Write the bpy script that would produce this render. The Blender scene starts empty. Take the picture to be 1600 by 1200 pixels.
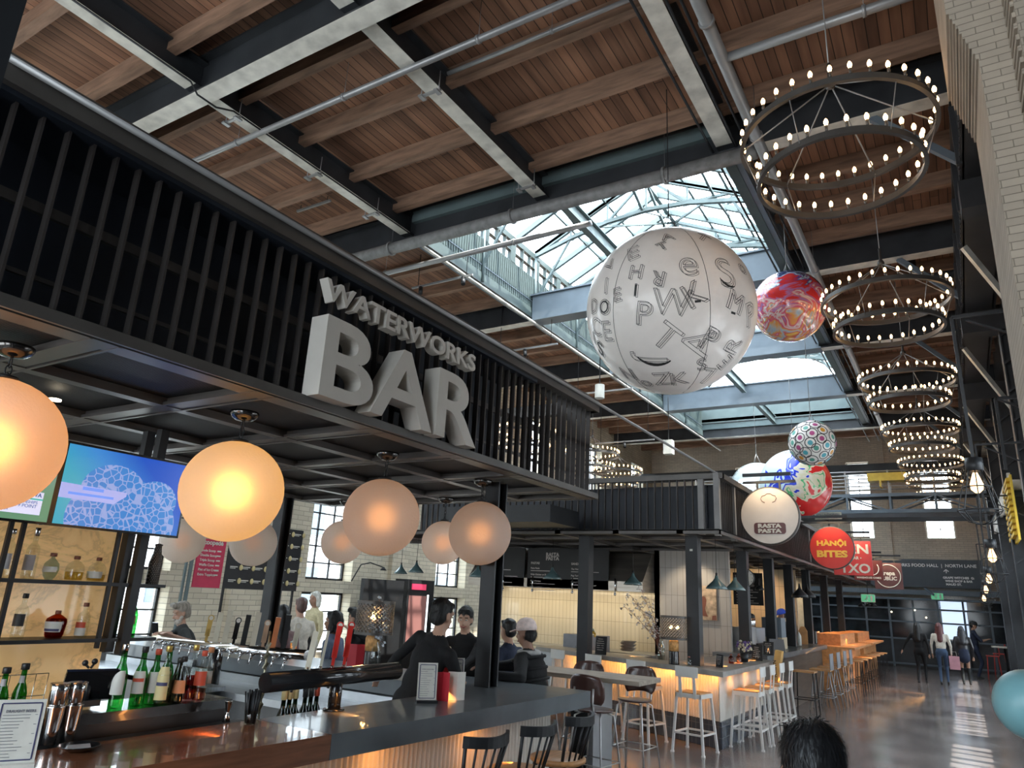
import bpy, bmesh, math, random
import numpy as np
from mathutils import Vector, Matrix, Euler
random.seed(7)
SC = bpy.context.scene
COL = SC.collection
PI = math.pi
# ------------------------------------------------------------------ camera
CAM_H = 1.85
F_PX = 1109.4
def _nz(v):
    v = np.array(v, float); return v/np.linalg.norm(v)
_X = -_nz((-1860, -235, -F_PX)); _Y = _nz((708, -366, -F_PX)); _Y = _nz(_Y-_X*np.dot(_X, _Y)); _Z = np.cross(_X, _Y)
ROT = np.array([_X, _Y, _Z])
CAMP = np.array([0, 0, CAM_H])
cd = bpy.data.cameras.new('camera'); cd.sensor_width = 36; cd.lens = F_PX/1600*36; cd.clip_end = 300; cd.clip_start = .05
cam = bpy.data.objects.new('camera', cd); COL.objects.link(cam)
cam.matrix_world = Matrix(ROT.tolist()).to_4x4(); cam.location = (0, 0, CAM_H)
SC.camera = cam
def at(px, py, x=None, y=None, z=None):
    """the world point that the photograph shows at a pixel, on a known plane of the building"""
    d = ROT@np.array([px-800, 600-py, -F_PX])
    t = (x-CAMP[0])/d[0] if x is not None else (y-CAMP[1])/d[1] if y is not None else (z-CAMP[2])/d[2]
    return Vector(CAMP+d*t)
# ------------------------------------------------------------------ light
SC.view_settings.view_transform = 'Standard'; SC.view_settings.look = 'None'
SC.view_settings.gamma = 1; SC.view_settings.use_curve_mapping = False
SC.view_settings.exposure = 0.45
SC.cycles.use_denoising = True
SC.cycles.max_bounces = 8; SC.cycles.diffuse_bounces = 5; SC.cycles.glossy_bounces = 4
SC.cycles.transmission_bounces = 8; SC.cycles.transparent_max_bounces = 12
SC.cycles.sample_clamp_indirect = 6.0; SC.cycles.caustics_reflective = False; SC.cycles.caustics_refractive = False
wd = bpy.data.worlds.new('sky'); SC.world = wd; wd.use_nodes = True
nt = wd.node_tree; bg = nt.nodes['Background']
tc = nt.nodes.new('ShaderNodeTexCoord'); sp = nt.nodes.new('ShaderNodeSeparateXYZ'); cr = nt.nodes.new('ShaderNodeValToRGB')
nt.links.new(tc.outputs['Generated'], sp.inputs[0]); nt.links.new(sp.outputs[2], cr.inputs[0]); nt.links.new(cr.outputs[0], bg.inputs[0])
cr.color_ramp.elements[0].position = 0.0; cr.color_ramp.elements[0].color = (.60, .60, .60, 1)
cr.color_ramp.elements[1].position = .5; cr.color_ramp.elements[1].color = (.84, .93, 1.0, 1)
bg.inputs[1].default_value = 9.5
sd = bpy.data.lights.new('sun', 'SUN'); sd.energy = 14; sd.angle = .009; sd.color = (1, .93, .82)
sun = bpy.data.objects.new('sun', sd); COL.objects.link(sun)
sun.rotation_euler = Vector((.46, -.10, .88)).to_track_quat('Z', 'Y').to_euler()
def portal(loc, sx, sy, nrm):
    l = bpy.data.lights.new('daylight_portal', 'AREA'); l.shape = 'RECTANGLE'; l.size = sx; l.size_y = sy
    o = bpy.data.objects.new('daylight_portal', l); COL.objects.link(o); o.location = loc
    o.rotation_euler = (-Vector(nrm)).to_track_quat('Z', 'Y').to_euler()
    l.cycles.is_portal = True
    return o
portal((-5.44, 18.9, 10.6), 6.0, 18.4, (0, 0, -1))
def area(name, loc, sx, sy, nrm, e, col=(1, 1, 1), spread=None):
    l = bpy.data.lights.new(name, 'AREA'); l.shape = 'RECTANGLE'; l.size = sx; l.size_y = sy; l.energy = e; l.color = col
    if spread: l.spread = spread
    o = bpy.data.objects.new(name, l); COL.objects.link(o); o.location = loc
    o.rotation_euler = (-Vector(nrm)).to_track_quat('Z', 'Y').to_euler()
    return o
def spot(name, loc, aim, e, col=(1, .85, .65), size=1.2, r=.04, blend=.6):
    l = bpy.data.lights.new(name, 'SPOT'); l.energy = e; l.color = col; l.spot_size = size; l.shadow_soft_size = r; l.spot_blend = blend
    o = bpy.data.objects.new(name, l); COL.objects.link(o); o.location = loc
    o.rotation_euler = (Vector(loc)-Vector(aim)).to_track_quat('Z', 'Y').to_euler()
    return o
def point(name, loc, e, col=(1, .6, .25), r=.05):
    l = bpy.data.lights.new(name, 'POINT'); l.energy = e; l.color = col; l.shadow_soft_size = r
    o = bpy.data.objects.new(name, l); COL.objects.link(o); o.location = loc
    return o
# ------------------------------------------------------------------ mesh helpers
class MB:
    def __init__(s): s.v = []; s.f = []; s.m = []; s.s = []
    def add(s, vs, fs, m=0, sm=False):
        b = len(s.v); s.v += [tuple(v) for v in vs]
        for f in fs: s.f.append(tuple(i+b for i in f)); s.m.append(m); s.s.append(sm)
        return s
    def box(s, x0, x1, y0, y1, z0, z1, m=0):
        return s.add([(x0,y0,z0),(x1,y0,z0),(x1,y1,z0),(x0,y1,z0),(x0,y0,z1),(x1,y0,z1),(x1,y1,z1),(x0,y1,z1)],
              [(0,3,2,1),(4,5,6,7),(0,1,5,4),(1,2,6,5),(2,3,7,6),(3,0,4,7)], m)
    def cbox(s, c, sz, R=None, m=0, taper=1):
        R = R or Matrix.Identity(3); c = Vector(c); vs = []
        for dz in (-.5, .5):
            k = taper if dz > 0 else 1
            for dx, dy in ((-.5,-.5),(.5,-.5),(.5,.5),(-.5,.5)): vs.append(c+R@Vector((dx*sz[0]*k, dy*sz[1]*k, dz*sz[2])))
        return s.add(vs, [(0,3,2,1),(4,5,6,7),(0,1,5,4),(1,2,6,5),(2,3,7,6),(3,0,4,7)], m)
    def beam(s, p, q, w, h, up=(0,0,1), m=0):
        p = Vector(p); q = Vector(q); d = (q-p); L = d.length
        if L < 1e-6: return s
        d.normalize(); up = Vector(up)
        if abs(d.dot(up)) > .99: up = Vector((0, 1, 0))
        a = d.cross(up).normalized(); b = a.cross(d)
        R = Matrix((a, d, b)).transposed()
        return s.cbox((p+q)/2, (w, L, h), R, m)
    def ibeam(s, p, q, w, h, t=.02, m=0, up=(0,0,1)):
        """H section: web and two flanges; p, q lie on the bottom centre line"""
        p = Vector(p); q = Vector(q); u = Vector(up)
        s.beam(p+u*t/2, q+u*t/2, w, t, up, m); s.beam(p+u*(h-t/2), q+u*(h-t/2), w, t, up, m)
        s.beam(p+u*h/2, q+u*h/2, t, h-2*t, up, m); return s
    def tube(s, p, q, r, r2=None, n=10, m=0, cap=True, sm=True):
        p = Vector(p); q = Vector(q); r2 = r if r2 is None else r2
        d = q-p
        if d.length < 1e-7: return s
        d.normalize(); u = Vector((0,0,1)) if abs(d.z) < .9 else Vector((1,0,0))
        a = d.cross(u).normalized(); b = d.cross(a)
        vs = []
        for c, rr in ((p, r), (q, r2)):
            for i in range(n):
                t = 2*PI*i/n; vs.append(c+a*(math.cos(t)*rr)+b*(math.sin(t)*rr))
        base = len(s.v)
        s.add(vs, [(i, i+n, (i+1) % n+n, (i+1) % n) for i in range(n)], m, sm)
        if cap: s.f.append(tuple(base+i for i in range(n))); s.m.append(m); s.s.append(False); s.f.append(tuple(base+n+i for i in range(n-1,-1,-1))); s.m.append(m); s.s.append(False)
        return s
    def path(s, pts, r, n=8, m=0, closed=False):
        pts = [Vector(p) for p in pts]; k = len(pts)
        if closed: seg = [(pts[i], pts[(i+1) % k]) for i in range(k)]
        else: seg = [(pts[i], pts[i+1]) for i in range(k-1)]
        vs = []; fs = []
        a = None
        for i, p in enumerate(pts):
            t = (pts[(i+1) % k]-pts[i-1]) if (closed or 0 < i < k-1) else (pts[1]-pts[0] if i == 0 else pts[-1]-pts[-2])
            t.normalize()
            if a is None:
                u = Vector((0,0,1)) if abs(t.z) < .9 else Vector((1,0,0)); a = t.cross(u).normalized()
            else:
                a = (a-t*a.dot(t)).normalized()
            b = t.cross(a)
            rr = r[i] if isinstance(r, (list, tuple)) else r
            vs += [p+a*(math.cos(2*PI*j/n)*rr)+b*(math.sin(2*PI*j/n)*rr) for j in range(n)]
        for i in range(k if closed else k-1):
            i2 = (i+1) % k
            fs += [(i*n+j, i*n+(j+1) % n, i2*n+(j+1) % n, i2*n+j) for j in range(n)]
        if not closed: fs += [tuple(range(n))[::-1], tuple((k-1)*n+j for j in range(n))]
        return s.add(vs, fs, m, True)
    def lathe(s, prof, c=(0,0,0), n=20, m=0, R=None, sm=True, cap=True):
        c = Vector(c); R = R or Matrix.Identity(3); vs = []; fs = []
        for r, z in prof:
            for i in range(n):
                t = 2*PI*i/n; vs.append(c+R@Vector((r*math.cos(t), r*math.sin(t), z)))
        for k in range(len(prof)-1):
            fs += [(k*n+i, k*n+(i+1) % n, (k+1)*n+(i+1) % n, (k+1)*n+i) for i in range(n)]
        if cap and prof[0][0] > 1e-4: fs.append(tuple(range(n))[::-1])
        if cap and prof[-1][0] > 1e-4: fs.append(tuple((len(prof)-1)*n+i for i in range(n)))
        return s.add(vs, fs, m, sm)
    def ball(s, c, r, n=24, m=0, sc=(1,1,1), R=None):
        h = n//2; pr = [(math.sin(PI*i/h), -math.cos(PI*i/h)) for i in range(h+1)]
        c = Vector(c); R = R or Matrix.Identity(3); vs = [c+R@Vector((0,0,-r*sc[2]))]; fs = []
        for k in range(1, h):
            for i in range(n):
                t = 2*PI*i/n; vs.append(c+R@Vector((pr[k][0]*math.cos(t)*r*sc[0], pr[k][0]*math.sin(t)*r*sc[1], pr[k][1]*r*sc[2])))
        vs.append(c+R@Vector((0,0,r*sc[2])))
        fs += [(0, 1+(i+1) % n, 1+i) for i in range(n)]
        for k in range(h-2): fs += [(1+k*n+i, 1+k*n+(i+1) % n, 1+(k+1)*n+(i+1) % n, 1+(k+1)*n+i) for i in range(n)]
        L = len(vs)-1; fs += [(L, 1+(h-2)*n+i, 1+(h-2)*n+(i+1) % n) for i in range(n)]
        return s.add(vs, fs, m, True)
    def ring(s, c, r, w, h, n=48, m=0):
        """flat hoop, radial thickness w, height h"""
        c = Vector(c); vs = []; fs = []
        for i in range(n):
            t = 2*PI*i/n; cs, sn = math.cos(t), math.sin(t)
            for rr, z in ((r-w/2, -h/2), (r+w/2, -h/2), (r+w/2, h/2), (r-w/2, h/2)): vs.append(c+Vector((rr*cs, rr*sn, z)))
        for i in range(n):
            j = (i+1) % n
            fs += [(i*4+k, j*4+k, j*4+(k+1) % 4, i*4+(k+1) % 4) for k in range(4)]
        return s.add(vs, fs, m, False)
    def prism(s, poly, a, b, axis='z', m=0, sm=False):
        """polygon extruded from a to b; axis y: poly is (x,z); axis x: poly is (y,z)"""
        P = {'z': lambda p, t: (p[0], p[1], t), 'y': lambda p, t: (p[0], t, p[1]), 'x': lambda p, t: (t, p[0], p[1])}[axis]
        n = len(poly); vs = [P(p, a) for p in poly]+[P(p, b) for p in poly]
        fs = [tuple(range(n))[::-1], tuple(range(n, 2*n))]; base = len(s.v)
        s.add(vs, fs, m, False)
        for i in range(n):
            j = (i+1) % n; s.f.append((base+i, base+j, base+n+j, base+n+i)); s.m.append(m); s.s.append(sm)
        return s
    def corr(s, p, q, z0, z1, pitch=.05, amp=.012, m=0, per=6):
        """corrugated sheet standing from p to q (xy), z0..z1"""
        p = Vector((p[0], p[1], 0)); q = Vector((q[0], q[1], 0)); d = q-p; L = d.length; d.normalize(); nrm = Vector((d.y, -d.x, 0))
        k = max(4, int(L/pitch*per)); vs = []
        for i in range(k+1):
            t = L*i/k; o = p+d*t+nrm*(amp*math.sin(2*PI*t/pitch))
            vs += [(o.x, o.y, z0), (o.x, o.y, z1)]
        return s.add(vs, [(2*i, 2*i+2, 2*i+3, 2*i+1) for i in range(k)], m, True)
    def build(s, name, mats, parent=None, w=True, **tags):
        off = Vector((0,0,0))
        if parent is not None and w:
            q = parent
            while q is not None: off += Vector(q.location); q = q.parent
        me = bpy.data.meshes.new(name)
        me.from_pydata([(v[0]-off.x, v[1]-off.y, v[2]-off.z) for v in s.v], [], s.f)
        for mt in (mats if isinstance(mats, (list, tuple)) else [mats]): me.materials.append(mt)
        me.polygons.foreach_set('material_index', s.m); me.polygons.foreach_set('use_smooth', s.s)
        me.update()
        return link(name, me, parent, **tags)
def link(name, me, parent=None, loc=None, **tags):
    o = bpy.data.objects.new(name, me); COL.objects.link(o)
    if parent is not None: o.parent = parent
    if loc is not None: o.location = loc
    for k, v in tags.items(): o[k] = v
    return o
def thing(name, label, cat, loc=(0,0,0), rz=0, group=None):
    o = bpy.data.objects.new(name, None); COL.objects.link(o); o.empty_display_size = .1
    o.location = loc; o.rotation_euler = (0, 0, rz); o['label'] = label; o['category'] = cat
    if group: o['group'] = group
    return o
def kids(o): return KIDS.get(o.name) or [c for c in COL.objects if c.parent == o]
KIDS = {}
def dup(root, loc, rz=None, label=None, group=None, sc=None):
    r = root.copy(); COL.objects.link(r); r.location = loc
    if rz is not None: r.rotation_euler = (0, 0, rz)
    if label: r['label'] = label
    if group: r['group'] = group
    if sc: r.scale = (sc, sc, sc)
    for ch in root.children:
        c = ch.copy(); COL.objects.link(c); c.parent = r
        for g in ch.children:
            d = g.copy(); COL.objects.link(d); d.parent = c
    return r
def place(root, loc, rz=0):
    root.location = loc; root.rotation_euler = (0, 0, rz); return root
def S(name, mb, mats, label=None, cat=None, **k):
    o = mb.build(name, mats, None, kind='structure', **k)
    if label: o['label'] = label
    return o
def T(name, mb, mats, label, cat, group=None):
    o = mb.build(name, mats, None, label=label, category=cat)
    if group: o['group'] = group
    return o
_FONTS = {}
def text_mb(txt, size, ext=.002, bold=0.0, align='CENTER', res=3, spacing=1.0, shear=0):
    """flat lettering as mesh data: x right, y up, z out of the face; returns verts, faces"""
    cu = bpy.data.curves.new('t', 'FONT'); cu.body = txt; cu.size = size; cu.extrude = ext; cu.offset = bold; cu.align_x = align
    cu.align_y = 'CENTER'; cu.resolution_u = res; cu.space_character = spacing; cu.shear = shear; cu.space_line = .95
    o = bpy.data.objects.new('t', cu); COL.objects.link(o)
    dg = bpy.context.evaluated_depsgraph_get(); me = bpy.data.meshes.new_from_object(o.evaluated_get(dg))
    vs = [Vector(v.co) for v in me.vertices]; fs = [tuple(p.vertices) for p in me.polygons]
    bpy.data.objects.remove(o); bpy.data.curves.remove(cu); bpy.data.meshes.remove(me)
    return vs, fs
def text(mb, txt, size, org, right, up, ext=.002, bold=0.0, m=0, fitw=None, fith=None, **k):
    """write text on a plane: org is its centre (or left end), right and up its directions"""
    vs, fs = text_mb(txt, size, ext, bold, **k)
    if not vs: return mb
    r = Vector(right).normalized(); u = Vector(up).normalized(); n = r.cross(u)
    xs = [v.x for v in vs]; ys = [v.y for v in vs]
    kx = fitw/(max(xs)-min(xs)) if fitw else 1; ky = fith/(max(ys)-min(ys)) if fith else (kx if fitw else 1)
    cy = (max(ys)+min(ys))/2 if fith else 0; cx = (max(xs)+min(xs))/2 if (fitw and k.get('align', 'CENTER') == 'CENTER') else 0
    o = Vector(org)
    return mb.add([o+r*((v.x-cx)*kx)+u*((v.y-cy)*ky)+n*v.z for v in vs], fs, m)
# ------------------------------------------------------------------ materials
def N(nt, typ, **kw):
    n = nt.nodes.new(typ)
    for k, v in kw.items():
        if k.startswith('i_'): n.inputs[k[2:]].default_value = v
        else: setattr(n, k, v)
    return n
def rgb(c): return (c[0], c[1], c[2], 1)
def base_mat(name):
    m = bpy.data.materials.new(name); m.use_nodes = True
    return m, m.node_tree, m.node_tree.nodes['Principled BSDF']
def pm(name, col, rough=.5, metal=0, var=.12, scale=6, bump=0, spec=.5, coat=0, alpha=1, trans=0, stretch=(1,1,1), ior=1.45):
    m, nt, b = base_mat(name)
    tc = N(nt, 'ShaderNodeTexCoord'); mp = N(nt, 'ShaderNodeMapping'); mp.inputs['Scale'].default_value = stretch
    nt.links.new(tc.outputs['Object'], mp.inputs[0])
    no = N(nt, 'ShaderNodeTexNoise', i_Scale=scale, i_Detail=4.0); nt.links.new(mp.outputs[0], no.inputs['Vector'])
    cr = N(nt, 'ShaderNodeValToRGB'); e = cr.color_ramp.elements
    e[0].position = .3; e[1].position = .7
    e[0].color = rgb([c*(1-var) for c in col]); e[1].color = rgb([min(1, c*(1+var)) for c in col])
    nt.links.new(no.outputs[0], cr.inputs[0]); nt.links.new(cr.outputs[0], b.inputs['Base Color'])
    b.inputs['Roughness'].default_value = rough; b.inputs['Metallic'].default_value = metal
    b.inputs['Specular IOR Level'].default_value = spec; b.inputs['Coat Weight'].default_value = coat
    b.inputs['Transmission Weight'].default_value = trans; b.inputs['Alpha'].default_value = alpha; b.inputs['IOR'].default_value = ior
    if bump:
        bp = N(nt, 'ShaderNodeBump', i_Strength=bump, i_Distance=.02); nt.links.new(no.outputs[0], bp.inputs['Height']); nt.links.new(bp.outputs[0], b.inputs['Normal'])
    return m
def em(name, col, strength, base=None):
    m, nt, b = base_mat(name)
    b.inputs['Base Color'].default_value = rgb(base or col); b.inputs['Emission Color'].default_value = rgb(col); b.inputs['Emission Strength'].default_value = strength
    b.inputs['Roughness'].default_value = .4
    return m
def bricklike(name, c1, c2, mortar, axes, bw, bh, ms=.004, rough=.8, offset=.5, bump=.5, rot=0, nvar=.25, nscale=3, stretch=(1,1,1), coat=0, streak=None):
    m, nt, b = base_mat(name)
    tc = N(nt, 'ShaderNodeTexCoord'); sx = N(nt, 'ShaderNodeSeparateXYZ'); cx = N(nt, 'ShaderNodeCombineXYZ')
    nt.links.new(tc.outputs['Object'], sx.inputs[0])
    nt.links.new(sx.outputs['XYZ'.index(axes[0])], cx.inputs[0]); nt.links.new(sx.outputs['XYZ'.index(axes[1])], cx.inputs[1])
    br = N(nt, 'ShaderNodeTexBrick', i_Scale=1.0); br.offset = offset; br.inputs['Brick Width'].default_value = bw; br.inputs['Row Height'].default_value = bh
    br.inputs['Mortar Size'].default_value = ms; br.inputs['Mortar Smooth'].default_value = .2
    br.inputs['Color1'].default_value = rgb(c1); br.inputs['Color2'].default_value = rgb(c2); br.inputs['Mortar'].default_value = rgb(mortar)
    nt.links.new(cx.outputs[0], br.inputs['Vector'])
    no = N(nt, 'ShaderNodeTexNoise', i_Scale=nscale, i_Detail=6.0)
    mp = N(nt, 'ShaderNodeMapping'); mp.inputs['Scale'].default_value = stretch; nt.links.new(tc.outputs['Object'], mp.inputs[0]); nt.links.new(mp.outputs[0], no.inputs['Vector'])
    mr = N(nt, 'ShaderNodeMapRange'); mr.inputs[1].default_value = .25; mr.inputs[2].default_value = .75; mr.inputs[3].default_value = 1-nvar; mr.inputs[4].default_value = 1+nvar
    nt.links.new(no.outputs[0], mr.inputs[0])
    mx = N(nt, 'ShaderNodeVectorMath', operation='MULTIPLY'); nt.links.new(br.outputs[0], mx.inputs[0]); nt.links.new(mr.outputs[0], mx.inputs[1])
    nt.links.new(mx.outputs[0], b.inputs['Base Color']); b.inputs['Roughness'].default_value = rough; b.inputs['Coat Weight'].default_value = coat
    if bump:
        bp = N(nt, 'ShaderNodeBump', i_Strength=bump, i_Distance=.01); bp.invert = True
        nt.links.new(br.outputs['Fac'], bp.inputs['Height']); nt.links.new(bp.outputs[0], b.inputs['Normal'])
    return m
def glass(name, col=(1,1,1), rough=.02, mixt=.94):
    m, nt, b = base_mat(name)
    tr = N(nt, 'ShaderNodeBsdfTransparent'); tr.inputs[0].default_value = rgb(col); gl = N(nt, 'ShaderNodeBsdfGlossy'); gl.inputs['Roughness'].default_value = rough
    mx = N(nt, 'ShaderNodeMixShader'); mx.inputs[0].default_value = 1-mixt
    nt.links.new(tr.outputs[0], mx.inputs[1]); nt.links.new(gl.outputs[0], mx.inputs[2])
    nt.links.new(mx.outputs[0], nt.nodes['Material Output'].inputs[0])
    return m
M = {}
M['deck'] = bricklike('deck_planks', (.30,.150,.088), (.165,.082,.048), (.035,.02,.013), 'YX', 5.0, .135, .006, .75, .37, .6, nvar=.45, nscale=1.2, stretch=(6,.5,6))
M['joist'] = pm('joist_timber', (.25,.15,.10), .7, var=.35, scale=3, stretch=(.6,4,4), bump=.2)
M['cream_brick_x'] = bricklike('cream_brick_side', (.62,.55,.42), (.50,.44,.33), (.30,.27,.21), 'YZ', .30, .10, .006, .75, nvar=.22, nscale=.7)
M['cream_brick_y'] = bricklike('cream_brick_end', (.62,.54,.44), (.52,.45,.37), (.34,.30,.25), 'XZ', .26, .08, .006, .8, nvar=.2, nscale=.6)
M['pier_brick'] = bricklike('painted_pier_brick', (.44,.375,.30), (.38,.325,.26), (.22,.19,.15), 'XZ', .21, .058, .003, .8, nvar=.12, bump=1)
M['pier_plain'] = pm('painted_stone', (.52,.47,.40), .8, var=.12, scale=5, bump=.3)
M['steel'] = pm('blue_grey_steel', (.040,.043,.048), .42, .2, var=.25, scale=2, bump=.05)
M['steel_pale'] = pm('pale_green_steel', (.115,.155,.16), .5, .1, var=.12, scale=2)
M['steel_mid'] = pm('slate_painted_steel', (.12,.15,.18), .5, .1, var=.12, scale=2)
M['white_paint'] = pm('cream_worn_paint', (.62,.60,.54), .5, .1, var=.25, scale=4)
M['pipe'] = pm('grey_pipe_paint', (.30,.30,.30), .4, .4, var=.1, scale=3)
M['black'] = pm('matte_black_metal', (.018,.019,.021), .42, .2, var=.2, scale=5)
M['black_gloss'] = pm('gloss_black', (.012,.012,.013), .18, .0, var=.2, scale=5, coat=.5)
M['bronze'] = pm('dark_bronze_channel', (.085,.078,.072), .4, .3, var=.2, scale=3)
M['soffit_bar'] = pm('brushed_soffit_channel', (.12,.11,.105), .38, .6, var=.2, scale=2)
M['cream_trim'] = pm('white_window_paint', (.75,.74,.68), .5, var=.05)
M['window_glass'] = glass('window_glass', (.93,.97,1.0))
M['floor'] = None
def floor_mat():
    m, nt, b = base_mat('polished_concrete')
    tc = N(nt, 'ShaderNodeTexCoord'); n1 = N(nt, 'ShaderNodeTexNoise', i_Scale=1.1, i_Detail=9.0, i_Roughness=.65); n2 = N(nt, 'ShaderNodeTexNoise', i_Scale=14.0, i_Detail=5.0)
    for n in (n1, n2): nt.links.new(tc.outputs['Object'], n.inputs['Vector'])
    cr = N(nt, 'ShaderNodeValToRGB'); e = cr.color_ramp.elements; e[0].position = .3; e[0].color = (.10,.082,.075,1); e[1].position = .75; e[1].color = (.20,.17,.16,1)
    nt.links.new(n1.outputs[0], cr.inputs[0]); nt.links.new(cr.outputs[0], b.inputs['Base Color'])
    mr = N(nt, 'ShaderNodeMapRange'); mr.inputs[1].default_value = .3; mr.inputs[2].default_value = .7; mr.inputs[3].default_value = .14; mr.inputs[4].default_value = .24; nt.links.new(n1.outputs[0], mr.inputs[0]); nt.links.new(mr.outputs[0], b.inputs['Roughness'])
    bp = N(nt, 'ShaderNodeBump', i_Strength=.02, i_Distance=.005); nt.links.new(n2.outputs[0], bp.inputs['Height']); nt.links.new(bp.outputs[0], b.inputs['Normal'])
    b.inputs['Coat Weight'].default_value = .12; b.inputs['Coat Roughness'].default_value = .12
    return m
M['floor'] = floor_mat()
# ------------------------------------------------------------------ the hall
XL, XR, Y0, YF, ZB, ZD = -12.2, 1.45, -4.0, 32.6, 8.29, 8.95
GX = (-8.4, -5.44, -2.3)              # lines of the lengthwise girders
BY = [4.74+4.66*i for i in range(6)]  # cross beams
BAY = 4.66
S('floor', MB().box(XL-.3, XR+.3, Y0-.3, YF+3, -.2, 0), M['floor'], 'polished dark concrete hall floor')
# deck with the skylight opening
SKX0, SKX1, SKY0, SKY1 = GX[0], GX[2], BY[1], BY[5]-.1
d = MB(); d.box(XL-.3, SKX0, Y0-.3, YF+.3, ZD, ZD+.12); d.box(SKX1, XR+.3, Y0-.3, YF+.3, ZD, ZD+.12)
d.box(SKX0, SKX1, Y0-.3, SKY0, ZD, ZD+.12); d.box(SKX0, SKX1, SKY1, YF+.3, ZD, ZD+.12)
S('ceiling', d, M['deck'], 'brown plank roof deck of the hall')
# walls with openings
def wall_x(name, x0, x1, ya, yb, z1, holes, mat, label):
    """wall in the y-z plane; holes (y0,y1,z0,z1)"""
    m = MB(); ys = sorted({ya, yb}|{h[0] for h in holes}|{h[1] for h in holes}); 
    for a, b in zip(ys, ys[1:]):
        hs = sorted([h for h in holes if h[0] <= a+1e-6 and h[1] >= b-1e-6], key=lambda h: h[2]); z = 0
        for h in hs:
            if h[2] > z: m.box(x0, x1, a, b, z, h[2])
            z = h[3]
        if z < z1: m.box(x0, x1, a, b, z, z1)
    return S(name, m, mat, label)
def wall_y(name, y0, y1, xa, xb, z1, holes, mat, label, z00=0):
    m = MB(); xs = sorted({xa, xb}|{h[0] for h in holes}|{h[1] for h in holes})
    for a, b in zip(xs, xs[1:]):
        hs = sorted([h for h in holes if h[0] <= a+1e-6 and h[1] >= b-1e-6], key=lambda h: h[2]); z = z00
        for h in hs:
            if h[2] > z: m.box(a, b, y0, y1, z, h[2])
            z = h[3]
        if z < z1: m.box(a, b, y0, y1, z, z1)
    return S(name, m, mat, label)
LW = []
for k in range(-2, 6):
    y = 6.72+BAY*k
    LW.append((y, y+1.42, 1.97, 7.9))
    LW.append((y-.05, y+1.47, .45, 1.70))
wall_x('wall_left', XL-.45, XL, Y0-.3, YF+.3, ZD, LW, M['cream_brick_x'], 'cream brick side wall with tall windows')
wn = 1
def grid_window(axis, pos, a0, a1, z0, z1, na, nz_, fr=.05, mu=.03, mat=None):
    global wn
    mat = mat or M['cream_trim']
    w = MB(); B = (lambda a, b, c, d_, t=.03: w.box(pos-t, pos+t, a, b, c, d_)) if axis == 'x' else (lambda a, b, c, d_, t=.03: w.box(a, b, pos-t, pos+t, c, d_))
    B(a0, a0+fr, z0, z1); B(a1-fr, a1, z0, z1); B(a0, a1, z0, z0+fr); B(a0, a1, z1-fr, z1)
    for i in range(1, na): a = a0+(a1-a0)*i/na; B(a-mu/2, a+mu/2, z0, z1, .02)
    for i in range(1, nz_): z = z0+(z1-z0)*i/nz_; B(a0, a1, z-mu/2, z+mu/2, .02)
    o = w.build('window_%d' % wn, mat, None, kind='structure', label='multi pane steel window in the hall wall'); wn += 1
    g = MB()
    if axis == 'x': g.box(pos-.004, pos+.004, a0, a1, z0, z1)
    else: g.box(a0, a1, pos-.004, pos+.004, z0, z1)
    g.build('pane', M['window_glass'], o, w=False)
    return o
for i, (a, b, c, d_) in enumerate(LW):
    tall = c > 1.8
    grid_window('x', XL-.30, a, b, c, d_, 3 if tall else 2, 16 if tall else 3, mat=M['black'])
# piers on the left wall between the windows and a sill course
for k in range(-2, 6):
    y = 6.72+BAY*k-1.62
    S('trim_%d' % (k+3), MB().box(XL, XL+.12, y-.35, y+.35, 0, ZD), M['cream_brick_x'], 'flat brick pier on the side wall')
# far wall
FH = [(-3.62, -2.75, 4.75, 7.9), (-.95, .05, 4.75, 7.9), (-8.2, -7.3, 4.75, 7.9)]
wall_y('wall_far', YF, YF+.4, XL-.3, XR+.3, ZD, FH, M['cream_brick_y'], 'tan brick end wall of the hall')
S('trim_20', MB().box(-2.35, -2.15, YF-.12, YF, 3.9, ZD), M['cream_brick_y'], 'brick pilaster strip on the end wall')
for h in FH: grid_window('y', YF+.2, *h, 2, 8, mat=M['cream_trim'])
# right wall: low glazed bays between steel columns, brick above
RW = []
for k in range(0, 5):
    y = BY[k]+.6
    RW.append((y, y+BAY-1.2, 2.55, 4.15)); RW.append((y, y+BAY-1.2, .75, 1.75))
wall_x('wall_right', XR, XR+.35, Y0-.3, YF+.3, ZD, RW, M['black'], 'dark panelled right side wall')
for a, b, c, d_ in RW: grid_window('x', XR+.1, a, b, c, d_, 8 if c > 2 else 6, 1, mu=.09, mat=M['black'])
# unseen wall behind the camera; its big windows are added to let light in
NW = [(-11.2, -7.2, .6, 6.5), (-6.2, -2.6, .6, 6.5), (-1.8, 1.0, .6, 6.5)]
wall_y('wall_near', Y0-.3, Y0, XL-.3, XR+.3, ZD, NW, M['cream_brick_y'], 'unseen brick wall behind the viewer, its large windows added to admit light')
for h in NW:
    grid_window('y', Y0-.15, *h, 5, 7, mat=M['black'])
    portal(((h[0]+h[1])/2, Y0+.02, (h[2]+h[3])/2), h[1]-h[0], h[3]-h[2], (0, 1, 0))
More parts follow.
